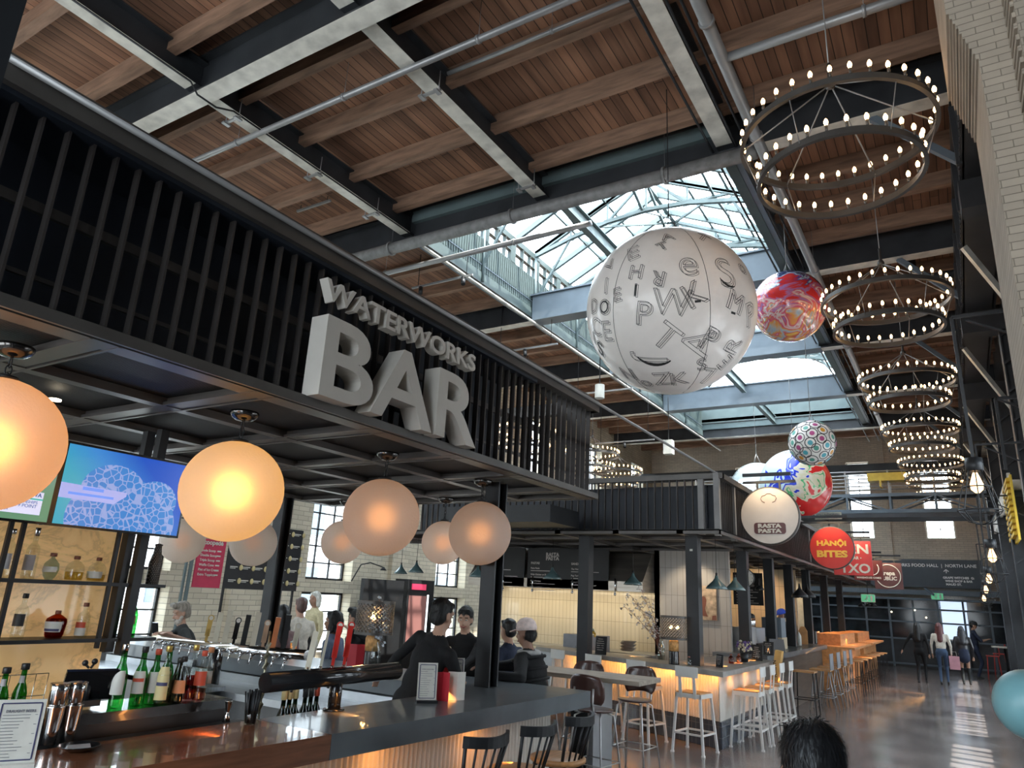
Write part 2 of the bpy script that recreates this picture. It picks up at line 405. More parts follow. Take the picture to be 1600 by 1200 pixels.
# steel
for i, y in enumerate(BY+[.08]):
    m = MB(); hgt = .62
    m.ibeam((XL, y, ZB), (XR, y, ZB), .26, hgt, .03)
    m.box(XL, XR, y-.13, y+.13, ZB-.004, ZB, 1)
    inside = SKY0+.1 < y < SKY1-.5
    S('steel_beam', m, [M['steel'], M['white_paint']], 'large steel cross beam under the roof')
    if inside and i < 6:
        m2 = MB(); m2.box(SKX0+.15, SKX1-.15, y-.15, y+.15, ZB+.0, ZB+.66)
        m2.box(SKX0+.1, SKX1-.1, y-.2, y+.2, ZB-.02, ZB+.02); m2.box(SKX0+.1, SKX1-.1, y-.2, y+.2, ZB+.64, ZB+.68)
        S('skylight_cross_beam', m2, M['steel_mid'], 'slate blue plated beam crossing the skylight')
YS = [-4.0, .08]+BY
for gi, gx in enumerate(GX):
    for a, b in zip(YS, YS[1:]):
        if gi == 1 and b > SKY0+.1: continue
        insk = a > SKY0-.1
        m = MB(); m.ibeam((gx, a+.02, ZB+.12), (gx, b-.02, ZB+.12), .24, .42, .02)
        m.box(gx-.12, gx+.12, a+.15, b-.15, ZB+.117, ZB+.12, 1)
        S('steel_girder', m, [M['steel'] if not insk else M['steel_mid'], M['white_paint'] if not insk else M['steel_mid']], 'lengthwise steel girder under the deck')
# timber joists running across, four to a bay
for a, b in zip(YS, YS[1:]+[YF+.5]):
    nj = 4
    for k in range(nj):
        y = a+(b-a)*(k+.55)/nj+ .02
        if y > YF-.1: continue
        segs = [(XL, XR)] if y < SKY0 or y > SKY1 else [(XL, SKX0-.1), (SKX1+.1, XR)]
        for s0, s1 in segs:
            S('timber_joist', MB().box(s0, s1, y-.07, y+.07, ZD-.26, ZD), M['joist'], 'rough timber joist carrying the roof planks')
# crane girder on the right and its columns
m = MB(); m.box(.52, 1.02, 6.35, YF, 6.98, 7.0, 0); m.box(.55, .57, 6.35, YF, 6.98, 7.75); m.box(.97, .99, 6.35, YF, 6.98, 7.75); m.box(.5, 1.04, 6.35, YF, 7.75, 7.78)
for y in np.arange(6.5, YF, 1.16): m.box(.49, .55, y-.03, y+.03, 6.95, 7.75)
for y in np.arange(6.5, YF, .145): m.add([(.51,y-.012,6.975),(.535,y-.012,6.975),(.535,y+.012,6.975),(.51,y+.012,6.975),(.522,y,6.962)], [(0,1,4),(1,2,4),(2,3,4),(3,0,4)])
S('crane_girder', m, M['steel'], 'riveted steel crane girder along the right wall')
for k, y in enumerate(BY[:]):
    m = MB()
    m.ibeam((1.02, y, 0), (1.02, y, 6.98), .3, .34, .02, up=(1,0,0)); m.box(.5, 1.4, y-.16, y+.16, 6.6, 6.98)
    for z in np.arange(3, 6.6, .5): m.beam((1.04, y-.14, z), (1.36, y-.14, z+.25), .03, .03)
    S('steel_column', m, M['steel'], 'dark riveted steel column at the right wall')
    m = MB(); m.beam((-.35, y, ZB), (.55, y, 7.35), .09, .09); S('knee_brace', m, M['steel_mid'], 'slanting knee brace from roof beam to crane girder')
    m = MB(); m.beam((.55, y+1.6, 6.9), (1.42, y+2.3, 5.4), .05, .09); S('knee_brace', m, M['white_paint'], 'pale brace below the crane girder')
    for dy in (.9, 1.8, 2.7, 3.6):
        if y+dy < YF: S('wall_mullion', MB().box(XR-.07, XR, y+dy-.03, y+dy+.03, 0, 6.9), M['steel_mid'], 'pale vertical mullion on the right wall')
# near brick pier with a corbelled head
s = 1.19
yc0, yc1 = 5.25, 6.35
xa = .515
m = MB(); m.box(xa, 2.2, yc0, yc1, 2.2, 5.70)
n = 9
for i in range(n):
    z = 5.70+i*.051; x = xa-(i+1)*.0148
    m.box(x, 2.2, yc0+.02*0, yc1, z, z+.051)
m.box(xa-.15, 2.2, yc0, yc1, 6.16, ZB)
m.box(.72, 2.2, yc0-.35, yc0, 2.2, ZB)
for i in range(60): m.box(.70, .72, yc0-.33, yc0-.02, 3.0+i*.09, 3.0+i*.09+.04)
S('wall_pier', m, M['pier_brick'], 'painted brick pier with stepped corbels')
# near dark column, cut by the left side of the view
q = at(38, 15, x=-1.5)
S('steel_column', MB().box(-1.72, -1.5, q.y-.3, q.y, 0, ZB), M['steel'], 'dark steel column beside the bar')
# ------------------------------------------------------------------ skylight
SW = M['steel_pale']
CURB = pm('curb_green_paint', (.05,.072,.072), .6, var=.1)
zc0, zc1, zr = ZB+.12, 9.95, 11.6
cx = GX[1]; ax0, ax1 = SKX0+.1, SKX1-.1
def curb_side(x, sgn):
    m = MB(); g = MB()
    xx0, xx1 = (x-.1, x) if sgn < 0 else (x, x+.1)
    m.box(xx0, xx1, SKY0, SKY1, ZD-.3, ZD+.52)
    m.box(xx0, xx1, SKY0, SKY1, ZD+1.05, ZD+1.2); m.box(xx0-.03, xx1+.03, SKY0, SKY1, ZB+.1, ZB+.34)
    y = SKY0
    inner = x+.002 if sgn < 0 else x-.002
    while y < SKY1-.5:
        m.box(xx0, xx1, y, y+.22, ZD+.5, ZD+1.08)
        m.box(xx0, xx1, y+.56, y+.585, ZD+.5, ZD+1.08); m.box(xx0, xx1, y+.92-.0, y+.93, ZD+.5, ZD+1.08); m.box(xx0, xx1, y+.22, y+1.165, ZD+.78, ZD+.80)
        g.box((xx0+xx1)/2-.004, (xx0+xx1)/2+.004, y+.22, y+1.165, ZD+.52, ZD+1.06)
        y += 1.165
    for y in np.arange(SKY0, SKY1, .09): 
        m.box(inner-.012, inner+.012, y, y+.03, ZD-.28, ZD+.5)
    o = S('skylight_curb', m, CURB, 'pale green curb wall of the skylight with small windows'); g.build('pane', M['window_glass'], o)
curb_side(ax0, -1); curb_side(ax1, 1)
zt = ZD+1.2
# ends and rafters
m = MB(); m.box(ax0, ax1, SKY0-.1, SKY0, ZD-.3, zt); m.box(ax0, ax1, SKY1, SKY1+.1, ZD-.3, zt)
S('skylight_curb', m, SW, 'end wall of the skylight curb')
HIP = 2.6
ry0, ry1 = SKY0+HIP, SKY1-HIP
g = MB(); zz = .03
g.add([(ax0,SKY0,zt+zz),(cx,ry0,zr+zz),(cx,ry1,zr+zz),(ax0,SKY1,zt+zz)], [(0,1,2,3)])
g.add([(ax1,SKY0,zt+zz),(cx,ry0,zr+zz),(cx,ry1,zr+zz),(ax1,SKY1,zt+zz)], [(3,2,1,0)])
g.add([(ax0,SKY0,zt+zz),(ax1,SKY0,zt+zz),(cx,ry0,zr+zz)], [(0,1,2)]); g.add([(ax0,SKY1,zt+zz),(ax1,SKY1,zt+zz),(cx,ry1,zr+zz)], [(2,1,0)])
sk = S('skylight_frame', MB().box(cx-.05, cx+.05, ry0, ry1, zr-.12, zr), SW, 'steel frame of the long skylight')
g.build('pane', M['window_glass'], sk)
raf = MB()
y = SKY0
k = 0
while y <= SKY1+.01:
    for x_, sg in ((ax0, 1), (ax1, -1)):
        t = 1.0
        if y < ry0: t = (y-SKY0)/HIP
        if y > ry1: t = (SKY1-y)/HIP
        top = (x_+(cx-x_)*t, y, zt+(zr-zt)*t)
        raf.beam((x_, y, zt), top, .08, .14)
    y += .932
for t in (.34, .67):
    for x_ in (ax0, ax1):
        raf.beam((x_+(cx-x_)*t, SKY0+HIP*t, zt+(zr-zt)*t), (x_+(cx-x_)*t, SKY1-HIP*t, zt+(zr-zt)*t), .05, .07)
for x_ in (ax0, ax1):
    raf.beam((x_, SKY0, zt), (cx, ry0, zr), .09, .13); raf.beam((x_, SKY1, zt), (cx, ry1, zr), .09, .13)
for i in range(1, 5):
    x = ax0+(ax1-ax0)*i/5; t = 1-abs(x-cx)/(ax1-cx); raf.beam((x, SKY0, zt), (x, SKY0+HIP*t, zt+(zr-zt)*t), .05, .08)
raf.build('rafters', SW, sk)
def truss(y):
    m = MB(); nl = 6
    pts_b = []; pts_t = []
    for i in range(nl+1):
        t = i/nl; x = ax0+(ax1-ax0)*t
        zb = zt-.05+.55*math.sin(PI*t); ztp = zt+(zr-zt)*(1-abs(x-cx)/(ax1-cx))-.06
        pts_b.append(Vector((x, y, zb))); pts_t.append(Vector((x, y, ztp)))
    for i in range(nl):
        m.beam(pts_b[i], pts_b[i+1], .09, .09); m.beam(pts_t[i], pts_t[i+1], .08, .08)
        if i % 2 == 0: m.beam(pts_b[i], pts_t[i+1], .055, .055)
        else: m.beam(pts_t[i], pts_b[i+1], .055, .055)
        m.beam(pts_b[i], pts_t[i], .045, .045)
        for P in (pts_b[i],): m.cbox(P, (.2, .015, .16))
    m.tube(pts_b[0], (ax0+.05, y, zc0), .035); m.beam((ax0, y, ZB+.5), pts_b[1], .05, .05); m.beam((ax1, y, ZB+.5), pts_b[nl-1], .05, .05)
    # diagonal struts toward the ridge in the lengthwise direction
    m.beam((cx, y, pts_b[3].z), (cx, min(y+2.0, ry1), zr-.1), .06, .06); m.beam((cx, y, pts_b[3].z), (cx, max(y-2.0, ry0), zr-.1), .06, .06)
    for sx in (-1, 1):
        xm = cx+sx*(ax1-cx)*.55
        m.beam((xm, y, zt+.45), (xm, y+1.5, zt+(zr-zt)*.45-.05), .05, .05); m.beam((xm, y, zt+.45), (xm, y-1.5, zt+(zr-zt)*.45-.05), .05, .05)
        m.beam((xm, y, zt+.45), (cx, y+2.3, zr-.1), .05, .05)
    S('skylight_truss', m, SW, 'pale steel truss spanning the skylight')
y = SKY0+2.33
while y < SKY1-1: truss(y); y += 2.33
# middle lengthwise member under the skylight glass, between the cross beams
for a, b in zip(BY[1:5], BY[2:6]):
    m = MB(); m.ibeam((cx, a+.2, ZB+.35), (cx, b-.2, ZB+.35), .14, .3, .02)
    S('steel_girder', m, SW, 'pale lengthwise girder in the skylight opening')

for gx in (GX[0], GX[1]):
    for y in (1.2, 2.6, 5.3, 6.9, 8.3) if gx == GX[0] else (6.2, 8.8):
        m = MB(); m.box(gx-.18, gx+.18, y-.02, y+.02, ZB+.02, ZB+.05)
        for sx in (-.15, .15): m.tube((gx+sx, y, ZB+.02), (gx+sx, y, ZB+.34), .008, n=6)
        for dx in (-.16, .10): m.box(gx+dx, gx+dx+.06, y-.06, y+.06, ZB+.0, ZB+.025)
        S('pipe_bracket', m, M['pipe'], 'small unistrut pipe bracket slung below the girder')
# ------------------------------------------------------------------ pavilion over the bar
M['letter'] = pm('warm_grey_letter_paint', (.62,.58,.52), .55, var=.04)
M['mesh'] = bricklike('woven_dark_panel', (.016,.014,.013), (.010,.009,.009), (.002,.002,.002), 'XY', .024, .016, .004, .6, nvar=.1, bump=1)
M['slat_shade'] = pm('dark_blue_void_shade', (.012,.016,.024), .5, var=.3, scale=2)  # dark colour stands in for the shade behind the slats
M['wood_top'] = pm('walnut_bar_top', (.20,.075,.035), .22, var=.4, scale=3, stretch=(9,.7,9), coat=.6)
M['stone_top'] = pm('dark_slate_bar_top', (.10,.115,.125), .3, var=.2, scale=3, coat=.3)
M['grey_top'] = pm('grey_stone_top', (.30,.29,.27), .35, var=.2, scale=6)
M['ribbed_wood'] = pm('ribbed_oak', (.52,.30,.13), .5, var=.15, scale=4)
M['rib_white'] = pm('ribbed_white_metal', (.62,.58,.52), .45, var=.05)
M['marble'] = None
M['slat'] = pm('black_slat', (.045,.039,.037), .4, .3, var=.2, scale=3)
def marble():
    m, nt, b = base_mat('backlit_onyx')
    tc = N(nt, 'ShaderNodeTexCoord'); mp = N(nt, 'ShaderNodeMapping'); mp.inputs['Rotation'].default_value = (.6, 0, 0); mp.inputs['Scale'].default_value = (1, 1, 1.6)
    no = N(nt, 'ShaderNodeTexNoise', i_Scale=2.2, i_Detail=8.0, i_Roughness=.62, i_Distortion=.5); nt.links.new(tc.outputs['Object'], mp.inputs[0]); nt.links.new(mp.outputs[0], no.inputs['Vector'])
    cr = N(nt, 'ShaderNodeValToRGB'); e = cr.color_ramp.elements
    e[0].position = .44; e[0].color = (.80,.50,.22,1); e[1].position = .56; e[1].color = (.78,.50,.22,1)
    k = cr.color_ramp.elements.new(.495); k.color = (.58,.36,.16,1); k = cr.color_ramp.elements.new(.47); k.color = (.75,.48,.2,1); k = cr.color_ramp.elements.new(.515); k.color = (.74,.46,.2,1)
    nt.links.new(no.outputs[0], cr.inputs[0]); nt.links.new(cr.outputs[0], b.inputs['Base Color']); nt.links.new(cr.outputs[0], b.inputs['Emission Color'])
    b.inputs['Emission Strength'].default_value = .24; b.inputs['Roughness'].default_value = .15
    return m
M['marble'] = marble()
FX = -3.18; ZS = 2.86
def slat_screen(m, p, q, z0, z1, pitch, d, t=.012):
    p = Vector((p[0], p[1], 0)); q = Vector((q[0], q[1], 0)); u = (q-p).normalized(); L = (q-p).length; n = Vector((u.y, -u.x, 0)); k = int(L/pitch)
    for i in range(k+1):
        c = p+u*(i*pitch); m.beam((c.x, c.y, z0), (c.x, c.y, z1), t, d, up=n)
PV = thing('bar_pavilion', 'black slatted steel pavilion over the bar carrying the big bar sign', 'canopy', (-5.1, 3.1, 0))
py0, py1, px0 = -.8, 6.86, -7.05
b = MB()
b.box(FX-.0, FX+.02, py0, py1, ZS, ZS+.055); b.box(FX-.16, FX, py0, py1, ZS+.04, ZS+.055)
b.box(px0, FX, py1-.02, py1, ZS, ZS+.055); b.box(px0, px0+.02, py0, py1, ZS, ZS+.055)
b.build('fascia_band', M['bronze'], PV)
b = MB(); b.box(FX-.22, FX-.02, py0, py1, 3.80, 3.87); b.box(FX-.02, FX+.02, py0, py1, 3.80, 3.93); b.box(px0, FX, py1-.1, py1, 3.80, 3.93); b.box(px0, px0+.1, py0, py1, 3.8, 3.93)
b.build('top_rail', M['bronze'], PV)
b = MB(); slat_screen(b, (FX-.08, 1.278-.1125*18), (FX-.08, py1-.05), ZS+.05, 3.82, .1125, .045)
slat_screen(b, (px0+.1, py1-.08), (FX-.1, py1-.08), ZS+.05, 3.82, .1125, .045)
b.build('slats', M['slat'], PV)
b = MB(); b.box(px0+.1, FX-.02, py0, 5.55, 3.775, 3.80); b.box(FX-.42, FX-.40, py0, 5.5, ZS+.06, 3.80); b.build('void_shade_panel', M['slat_shade'], PV)  # dark sheets added behind and above the slats to stand for the shaded void
b = MB(); b.beam((FX-.2, py0, 3.42), (FX-.2, py1-.1, 3.42), .03, .05); b.beam((FX-.2, py0, 3.1), (FX-.2, py1-.1, 3.1), .02, .02); b.build('slat_rail', M['bronze'], PV)
# soffit: channels in a grid with woven panels between
b = MB()
xs = [FX-.09, -4.10, -5.02, -5.95, -6.96]
for i, x in enumerate(xs): 
    w = .13 if i == 0 else .09
    b.box(x-w/2, x+w/2, py0, py1, ZS, ZS+.05)
ys = [-.25, .70, 1.62, 2.53, 3.48, 4.42, 5.36, 6.30, 6.80]
for y in ys:
    b.box(px0, FX-.03, y-.05, y+.05, ZS+.005, ZS+.05); b.box(px0, FX-.03, y-.075, y-.06, ZS-.002, ZS+.02); b.box(px0, FX-.03, y+.06, y+.075, ZS-.002, ZS+.02)
b.build('soffit_grid', M['soffit_bar'], PV)
b = MB(); b.box(px0, FX-.02, py0, py1, ZS+.055, ZS+.07); b.build('woven_panel', M['mesh'], PV)
for (x, y) in ((-3.66, 5.66), (-6.95, 6.0), (-6.95, 1.0)):
    b = MB(); b.ibeam((x, y-.075, 1.07 if x > -4 else 0), (x, y-.075, ZS), .15, .15, .018, up=(0,1,0)); b.build('column', M['black'], PV)
for (x, y) in ((-4.6, 2.1), (-4.6, 1.3)):
    l = MB(); l.lathe([(.035, 0), (.035, .01), (.028, .012)], (x, y, ZS-.01), 12); o = l.build('downlight', em('downlight_glow', (1, .85, .6), 6), PV)
b = MB(); pts = [(FX-.12, 1.36+.03*i, ZS+.075+.02*abs(math.sin(i*1.7))) for i in range(9)]; b.path(pts, .004, 5); b.build('loose_cable', M['pipe'], PV)
pp = MB(); pp.path([at(15, 90, x=-3.14), at(531, 393, x=-3.14), at(1185, 778, x=-3.14)], .017, 10)
T('conduit_pipe', pp, M['pipe'], 'long grey pipe running along the top edge of both pavilions', 'pipe')
# the sign
SG = thing('bar_sign', 'large grey three dimensional letters spelling WATERWORKS BAR on the slats', 'sign', (-3.2, 3.5, 2.9))
def sign_row(txt, y0, y1, z0, z1, bold, dep):
    vs, fs = text_mb(txt, 1, .0, bold, align='LEFT', res=6)
    X0, X1 = min(v.x for v in vs), max(v.x for v in vs); base = [v.y for v in text_mb('H', 1, 0, bold, align='LEFT')[0]]; b0, b1 = min(base), max(base)
    kx = (y1-y0)/(X1-X0); kz = (z1-z0)/(b1-b0)
    adv = 0; pos = X0
    full = txt
    for i, ch in enumerate(txt):
        # right edge of the string up to this letter gives its place
        v2, f2 = text_mb(txt[:i+1], 1, .07 if len(txt) < 5 else .07, bold, align='LEFT', res=6)
        v1, _ = text_mb(ch, 1, .07, bold, align='LEFT', res=6)
        r2 = max(v.x for v in v2); r1 = max(v.x for v in v1); dx = r2-r1
        mb = MB(); n = Vector((1, 0, 0))
        v1, f1 = text_mb(ch, 1, .07, bold, align='LEFT', res=6)
        mb.add([(-3.06-dep+v.z*dep/.07, y0+(v.x+dx-X0)*kx, z0+(v.y-b0)*kz) for v in v1], f1)
        mb.build('letter', M['letter'], SG)
sign_row('WATERWORKS', 2.73, 4.33, 3.502, 3.632, .02, .035)
sign_row('BAR', 2.775, 4.40, 2.912, 3.412, .012, .07)
# ------------------------------------------------------------------ globe lamps
def globe_mat(warm):
    m, nt, b = base_mat('frosted_glass_globe')
    tl = N(nt, 'ShaderNodeBsdfTranslucent'); tl.inputs[0].default_value = (.92,.88,.82,1)
    df = N(nt, 'ShaderNodeBsdfDiffuse'); df.inputs[0].default_value = (.85,.82,.78,1)
    rf = N(nt, 'ShaderNodeBsdfRefraction'); rf.inputs['IOR'].default_value = 1.32; rf.inputs['Roughness'].default_value = .75; rf.inputs[0].default_value = (1,.9,.75,1)
    no = N(nt, 'ShaderNodeTexNoise', i_Scale=60.0, i_Detail=3.0); tc = N(nt, 'ShaderNodeTexCoord'); nt.links.new(tc.outputs['Object'], no.inputs['Vector'])
    bp = N(nt, 'ShaderNodeBump', i_Strength=.35, i_Distance=.01); nt.links.new(no.outputs[0], bp.inputs['Height'])
    for s in (tl, df, rf): nt.links.new(bp.outputs[0], s.inputs['Normal'])
    m1 = N(nt, 'ShaderNodeMixShader'); m1.inputs[0].default_value = .45; nt.links.new(tl.outputs[0], m1.inputs[1]); nt.links.new(df.outputs[0], m1.inputs[2])
    m2 = N(nt, 'ShaderNodeMixShader'); m2.inputs[0].default_value = .20; nt.links.new(m1.outputs[0], m2.inputs[1]); nt.links.new(rf.outputs[0], m2.inputs[2])
    nt.links.new(m2.outputs[0], nt.nodes['Material Output'].inputs[0])
    return m
M['globe'] = globe_mat(1)
M['dark_cup'] = pm('dark_polished_cup', (.10,.095,.09), .15, .9, var=.1)
M['chrome'] = pm('chrome', (.7,.7,.7), .12, 1, var=.03)
def globe_lamp(x, y, zc, r, watts, label, col=(1,.52,.16)):
    t = thing('globe_pendant', label, 'lamp', (x, y, ZS), 0, 'frosted globe pendants under the bar pavilion')
    m = MB(); m.lathe([(.085, 0), (.088, -.012), (.075, -.035), (.045, -.055), (.0, -.062)], (0,0,0), 20); m.build('ceiling_cup', M['dark_cup'], t, w=False)
    c = MB(); z = -.06; k = 0; zt_ = zc+r-ZS
    while z > zt_+.005:
        R = Euler((0, 0, PI/2*(k % 2))).to_matrix(); h = .024
        c.path([R@Vector((math.sin(a)*.014, 0, z-.022+math.cos(a)*.026)) for a in np.linspace(0, 2*PI, 11)[:-1]], .0035, 6, closed=True); z -= .038; k += 1
    c.build('chain', M['black'], t, w=False)
    m = MB(); m.lathe([(.05, r+.0), (.05, r+.012), (.02, r+.02)], (0, 0, zc-ZS), 16); m.build('cap', M['black'], t, w=False)
    g = MB(); g.ball((0, 0, zc-ZS), r, 48); gl = g.build('globe', M['globe'], t, w=False)
    bm = MB(); bm.ball((0, 0, zc-ZS), r*.30, 16); bm.build('bulb', em('globe_bulb', col, watts), gl, w=False)
    return t
GL = [(1.41, .305, 95, 'glowing orange globe lamp cut by the picture edge, nearest the televisions'), (2.74, .300, 130, 'large yellow glowing globe lamp beside the right television'),
      (4.15, .287, 55, 'pale globe lamp with an orange core, below the letter A of the bar sign'), (5.47, .284, 42, 'pale globe lamp hanging in front of the right pavilion column')]
cen = [(-17, 693), (363, 767), (596, 808), (750, 833)]
for (y, r, w_, lab), c in zip(GL, cen):
    q = at(c[0], c[1], x=-3.69)
    globe_lamp(-3.69, q.y, q.z, r, {95: 8.0, 130: 8.6, 55: 2.4, 42: 1.8}[w_], lab, {95: (1,.38,.07), 130: (1,.48,.09)}.get(w_, (1,.42,.12)))
for (c, x, r, w_, lab) in (((285, 845), -6.55, .215, 12, 'small white globe lamp in front of the left wall window'), ((396, 848), -6.55, .25, 10, 'small white globe lamp half hidden behind the yellow globe'),
                        ((535, 847), -6.35, .255, 26, 'pinkish globe lamp half hidden behind the pale globe under letter A'), ((692, 848), -4.85, .235, 34, 'pinkish globe lamp touching the left side of the globe by the column')):
    q = at(c[0], c[1], x=x); globe_lamp(x, q.y, q.z, r, w_*.045, lab, (1,.42,.14))
# ------------------------------------------------------------------ televisions
def tv_mat(kind):
    m, nt, b = base_mat('screen_'+kind)
    tc = N(nt, 'ShaderNodeTexCoord'); sx = N(nt, 'ShaderNodeSeparateXYZ'); nt.links.new(tc.outputs['Object'], sx.inputs[0])
    if kind == 'blob':
        # blue ground, darker at the upper right, a netted shape of pale mesh over blue cells
        cx_ = N(nt, 'ShaderNodeCombineXYZ'); nt.links.new(sx.outputs[1], cx_.inputs[0]); nt.links.new(sx.outputs[2], cx_.inputs[1])
        vo = N(nt, 'ShaderNodeTexVoronoi', i_Scale=24.0); vo.inputs['Randomness'].default_value = .7; vo.feature = 'DISTANCE_TO_EDGE'; nt.links.new(cx_.outputs[0], vo.inputs['Vector'])
        c1 = N(nt, 'ShaderNodeValToRGB'); e = c1.color_ramp.elements; e[0].position = .05; e[0].color = (.36,.46,.85,1); e[1].position = .085; e[1].color = (.06,.27,.72,1)
        nt.links.new(vo.outputs[0], c1.inputs[0])
        ad = N(nt, 'ShaderNodeMath', operation='ADD'); nt.links.new(sx.outputs[1], ad.inputs[0]); nt.links.new(sx.outputs[2], ad.inputs[1])
        c2 = N(nt, 'ShaderNodeValToRGB'); e = c2.color_ramp.elements; e[0].position = 0; e[0].color = (.05,.45,.62,1); e[1].position = .6; e[1].color = (.015,.10,.62,1); k = c2.color_ramp.elements.new(.28); k.color = (.06,.30,.75,1)
        m0 = N(nt, 'ShaderNodeMath', operation='ADD'); m0.inputs[1].default_value = .30; nt.links.new(ad.outputs[0], m0.inputs[0]); nt.links.new(m0.outputs[0], c2.inputs[0])
        def ell(cy, cz, ry, rz):
            a = N(nt, 'ShaderNodeMath', operation='SUBTRACT'); a.inputs[1].default_value = cy; nt.links.new(sx.outputs[1], a.inputs[0])
            a2 = N(nt, 'ShaderNodeMath', operation='DIVIDE'); a2.inputs[1].default_value = ry; nt.links.new(a.outputs[0], a2.inputs[0])
            c = N(nt, 'ShaderNodeMath', operation='SUBTRACT'); c.inputs[1].default_value = cz; nt.links.new(sx.outputs[2], c.inputs[0])
            c2_ = N(nt, 'ShaderNodeMath', operation='DIVIDE'); c2_.inputs[1].default_value = rz; nt.links.new(c.outputs[0], c2_.inputs[0])
            h = N(nt, 'ShaderNodeMath', operation='POWER'); h.inputs[1].default_value = 2; nt.links.new(a2.outputs[0], h.inputs[0])
            h2 = N(nt, 'ShaderNodeMath', operation='POWER'); h2.inputs[1].default_value = 2; nt.links.new(c2_.outputs[0], h2.inputs[0])
            s_ = N(nt, 'ShaderNodeMath', operation='ADD'); nt.links.new(h.outputs[0], s_.inputs[0]); nt.links.new(h2.outputs[0], s_.inputs[1])
            l = N(nt, 'ShaderNodeMath', operation='LESS_THAN'); l.inputs[1].default_value = 1; nt.links.new(s_.outputs[0], l.inputs[0]); return l
        e1 = ell(.01, -.18, .36, .27); e2 = ell(-.08, -.01, .21, .17); e3 = ell(.21, -.03, .15, .13)
        mx1 = N(nt, 'ShaderNodeMath', operation='MAXIMUM'); mx2 = N(nt, 'ShaderNodeMath', operation='MAXIMUM')
        nt.links.new(e1.outputs[0], mx1.inputs[0]); nt.links.new(e2.outputs[0], mx1.inputs[1]); nt.links.new(mx1.outputs[0], mx2.inputs[0]); nt.links.new(e3.outputs[0], mx2.inputs[1])
        mx = N(nt, 'ShaderNodeMix', data_type='RGBA'); nt.links.new(mx2.outputs[0], mx.inputs['Factor']); nt.links.new(c2.outputs[0], mx.inputs['A']); nt.links.new(c1.outputs[0], mx.inputs['B'])
        out = mx.outputs['Result']
    else:
        no = N(nt, 'ShaderNodeTexNoise', i_Scale=3.0, i_Detail=6.0); nt.links.new(tc.outputs['Object'], no.inputs['Vector'])
        ad = N(nt, 'ShaderNodeMath', operation='MULTIPLY_ADD'); ad.inputs[1].default_value = .25; nt.links.new(no.outputs[0], ad.inputs[0]); nt.links.new(sx.outputs[2], ad.inputs[2])
        cr = N(nt, 'ShaderNodeValToRGB'); e = cr.color_ramp.elements; e[0].position = 0; e[0].color = (.16,.34,.20,1); e[1].position = .25; e[1].color = (.24,.38,.34,1)
        nt.links.new(ad.outputs[0], cr.inputs[0]); out = cr.outputs[0]
    nt.links.new(out, b.inputs['Emission Color']); b.inputs['Emission Strength'].default_value = .62; b.inputs['Base Color'].default_value = (.01,.01,.01,1); b.inputs['Roughness'].default_value = .2
    return m
def ctext(name, parent, col, strength=.9): return em(name, col, strength)
TX = -4.54
def tv(y0, y1, z0, z1, label, mat):
    t = thing('television', label, 'television', (TX, (y0+y1)/2, (z0+z1)/2), 0)
    h = (y1-y0)/2; v = (z1-z0)/2
    m = MB(); m.box(-.05, -.002, -h-.015, h+.015, -v-.015, v+.015); m.build('casing', M['black_gloss'], t, w=False)
    m = MB(); m.add([(0, -h, -v), (0, h, -v), (0, h, v), (0, -h, v)], [(0,1,2,3)]); s_ = m.build('screen', mat, t, w=False)
    m = MB(); m.box(-.20, -.05, -.1, .1, -.08, .08); m.build('wall_bracket', M['black'], t, w=False)
    return t, s_, h, v
t1, s1, h1, v1 = tv(2.215, 3.03, 2.125, 2.605, 'blue television showing a pale netted shape, right of the pair', tv_mat('blob'))
cap = MB(); cap.prism([(-h1, -.085), (-h1+.34, -.085), (-h1+.41, -.03), (-h1+.41, 0-.005), (-h1, .005)], .001, .004, 'x'); cap.build('caption_bar', em('caption_lilac', (.42,.45,.85), .6), s1, w=False)
cap = MB(); cap.box(.0045, .005, -h1+.13, -h1+.26, -.025, -.005); cap.box(.0045, .005, -h1+.05, -h1+.33, -.06, -.045); cap.build('caption_text', em('caption_blue', (.12,.22,.6), 1.0), s1, w=False)
t2, s2, h2, v2 = tv(1.375, 2.185, 2.125, 2.605, 'television with a green golf broadcast, left of the pair', tv_mat('golf'))
cap = MB(); cap.box(.001, .003, h2-.62, h2-.05, -v2+.035, -v2+.165); cap.build('caption_bar', em('caption_white', (.66,.66,.85), .65), s2, w=False)
cap = MB(); cap.box(.0035, .0045, h2-.62, h2-.05, -v2+.118, -v2+.127); cap.build('caption_stripe', em('caption_green', (.05,.3,.25), 1.0), s2, w=False)
cap = MB()
text(cap, 'COLLIN MORIKAWA', .034, (.005, h2-.21, -v2+.146), (0,1,0), (0,0,1), .0005, .0008, fitw=.30)
text(cap, 'TWO MAJOR CHAMPIONSHIPS', .02, (.005, h2-.24, -v2+.103), (0,1,0), (0,0,1), .0005, 0, fitw=.33)
text(cap, 'AND BACK YOUR 9 POINT', .02, (.005, h2-.24, -v2+.080), (0,1,0), (0,0,1), .0005, 0, fitw=.33)
text(cap, '2-TIME MAJOR', .015, (.005, h2-.28, -v2+.052), (0,1,0), (0,0,1), .0005, 0, fitw=.12)
cap.build('caption_text', em('caption_dark', (.05,.09,.2), .6), s2, w=False)
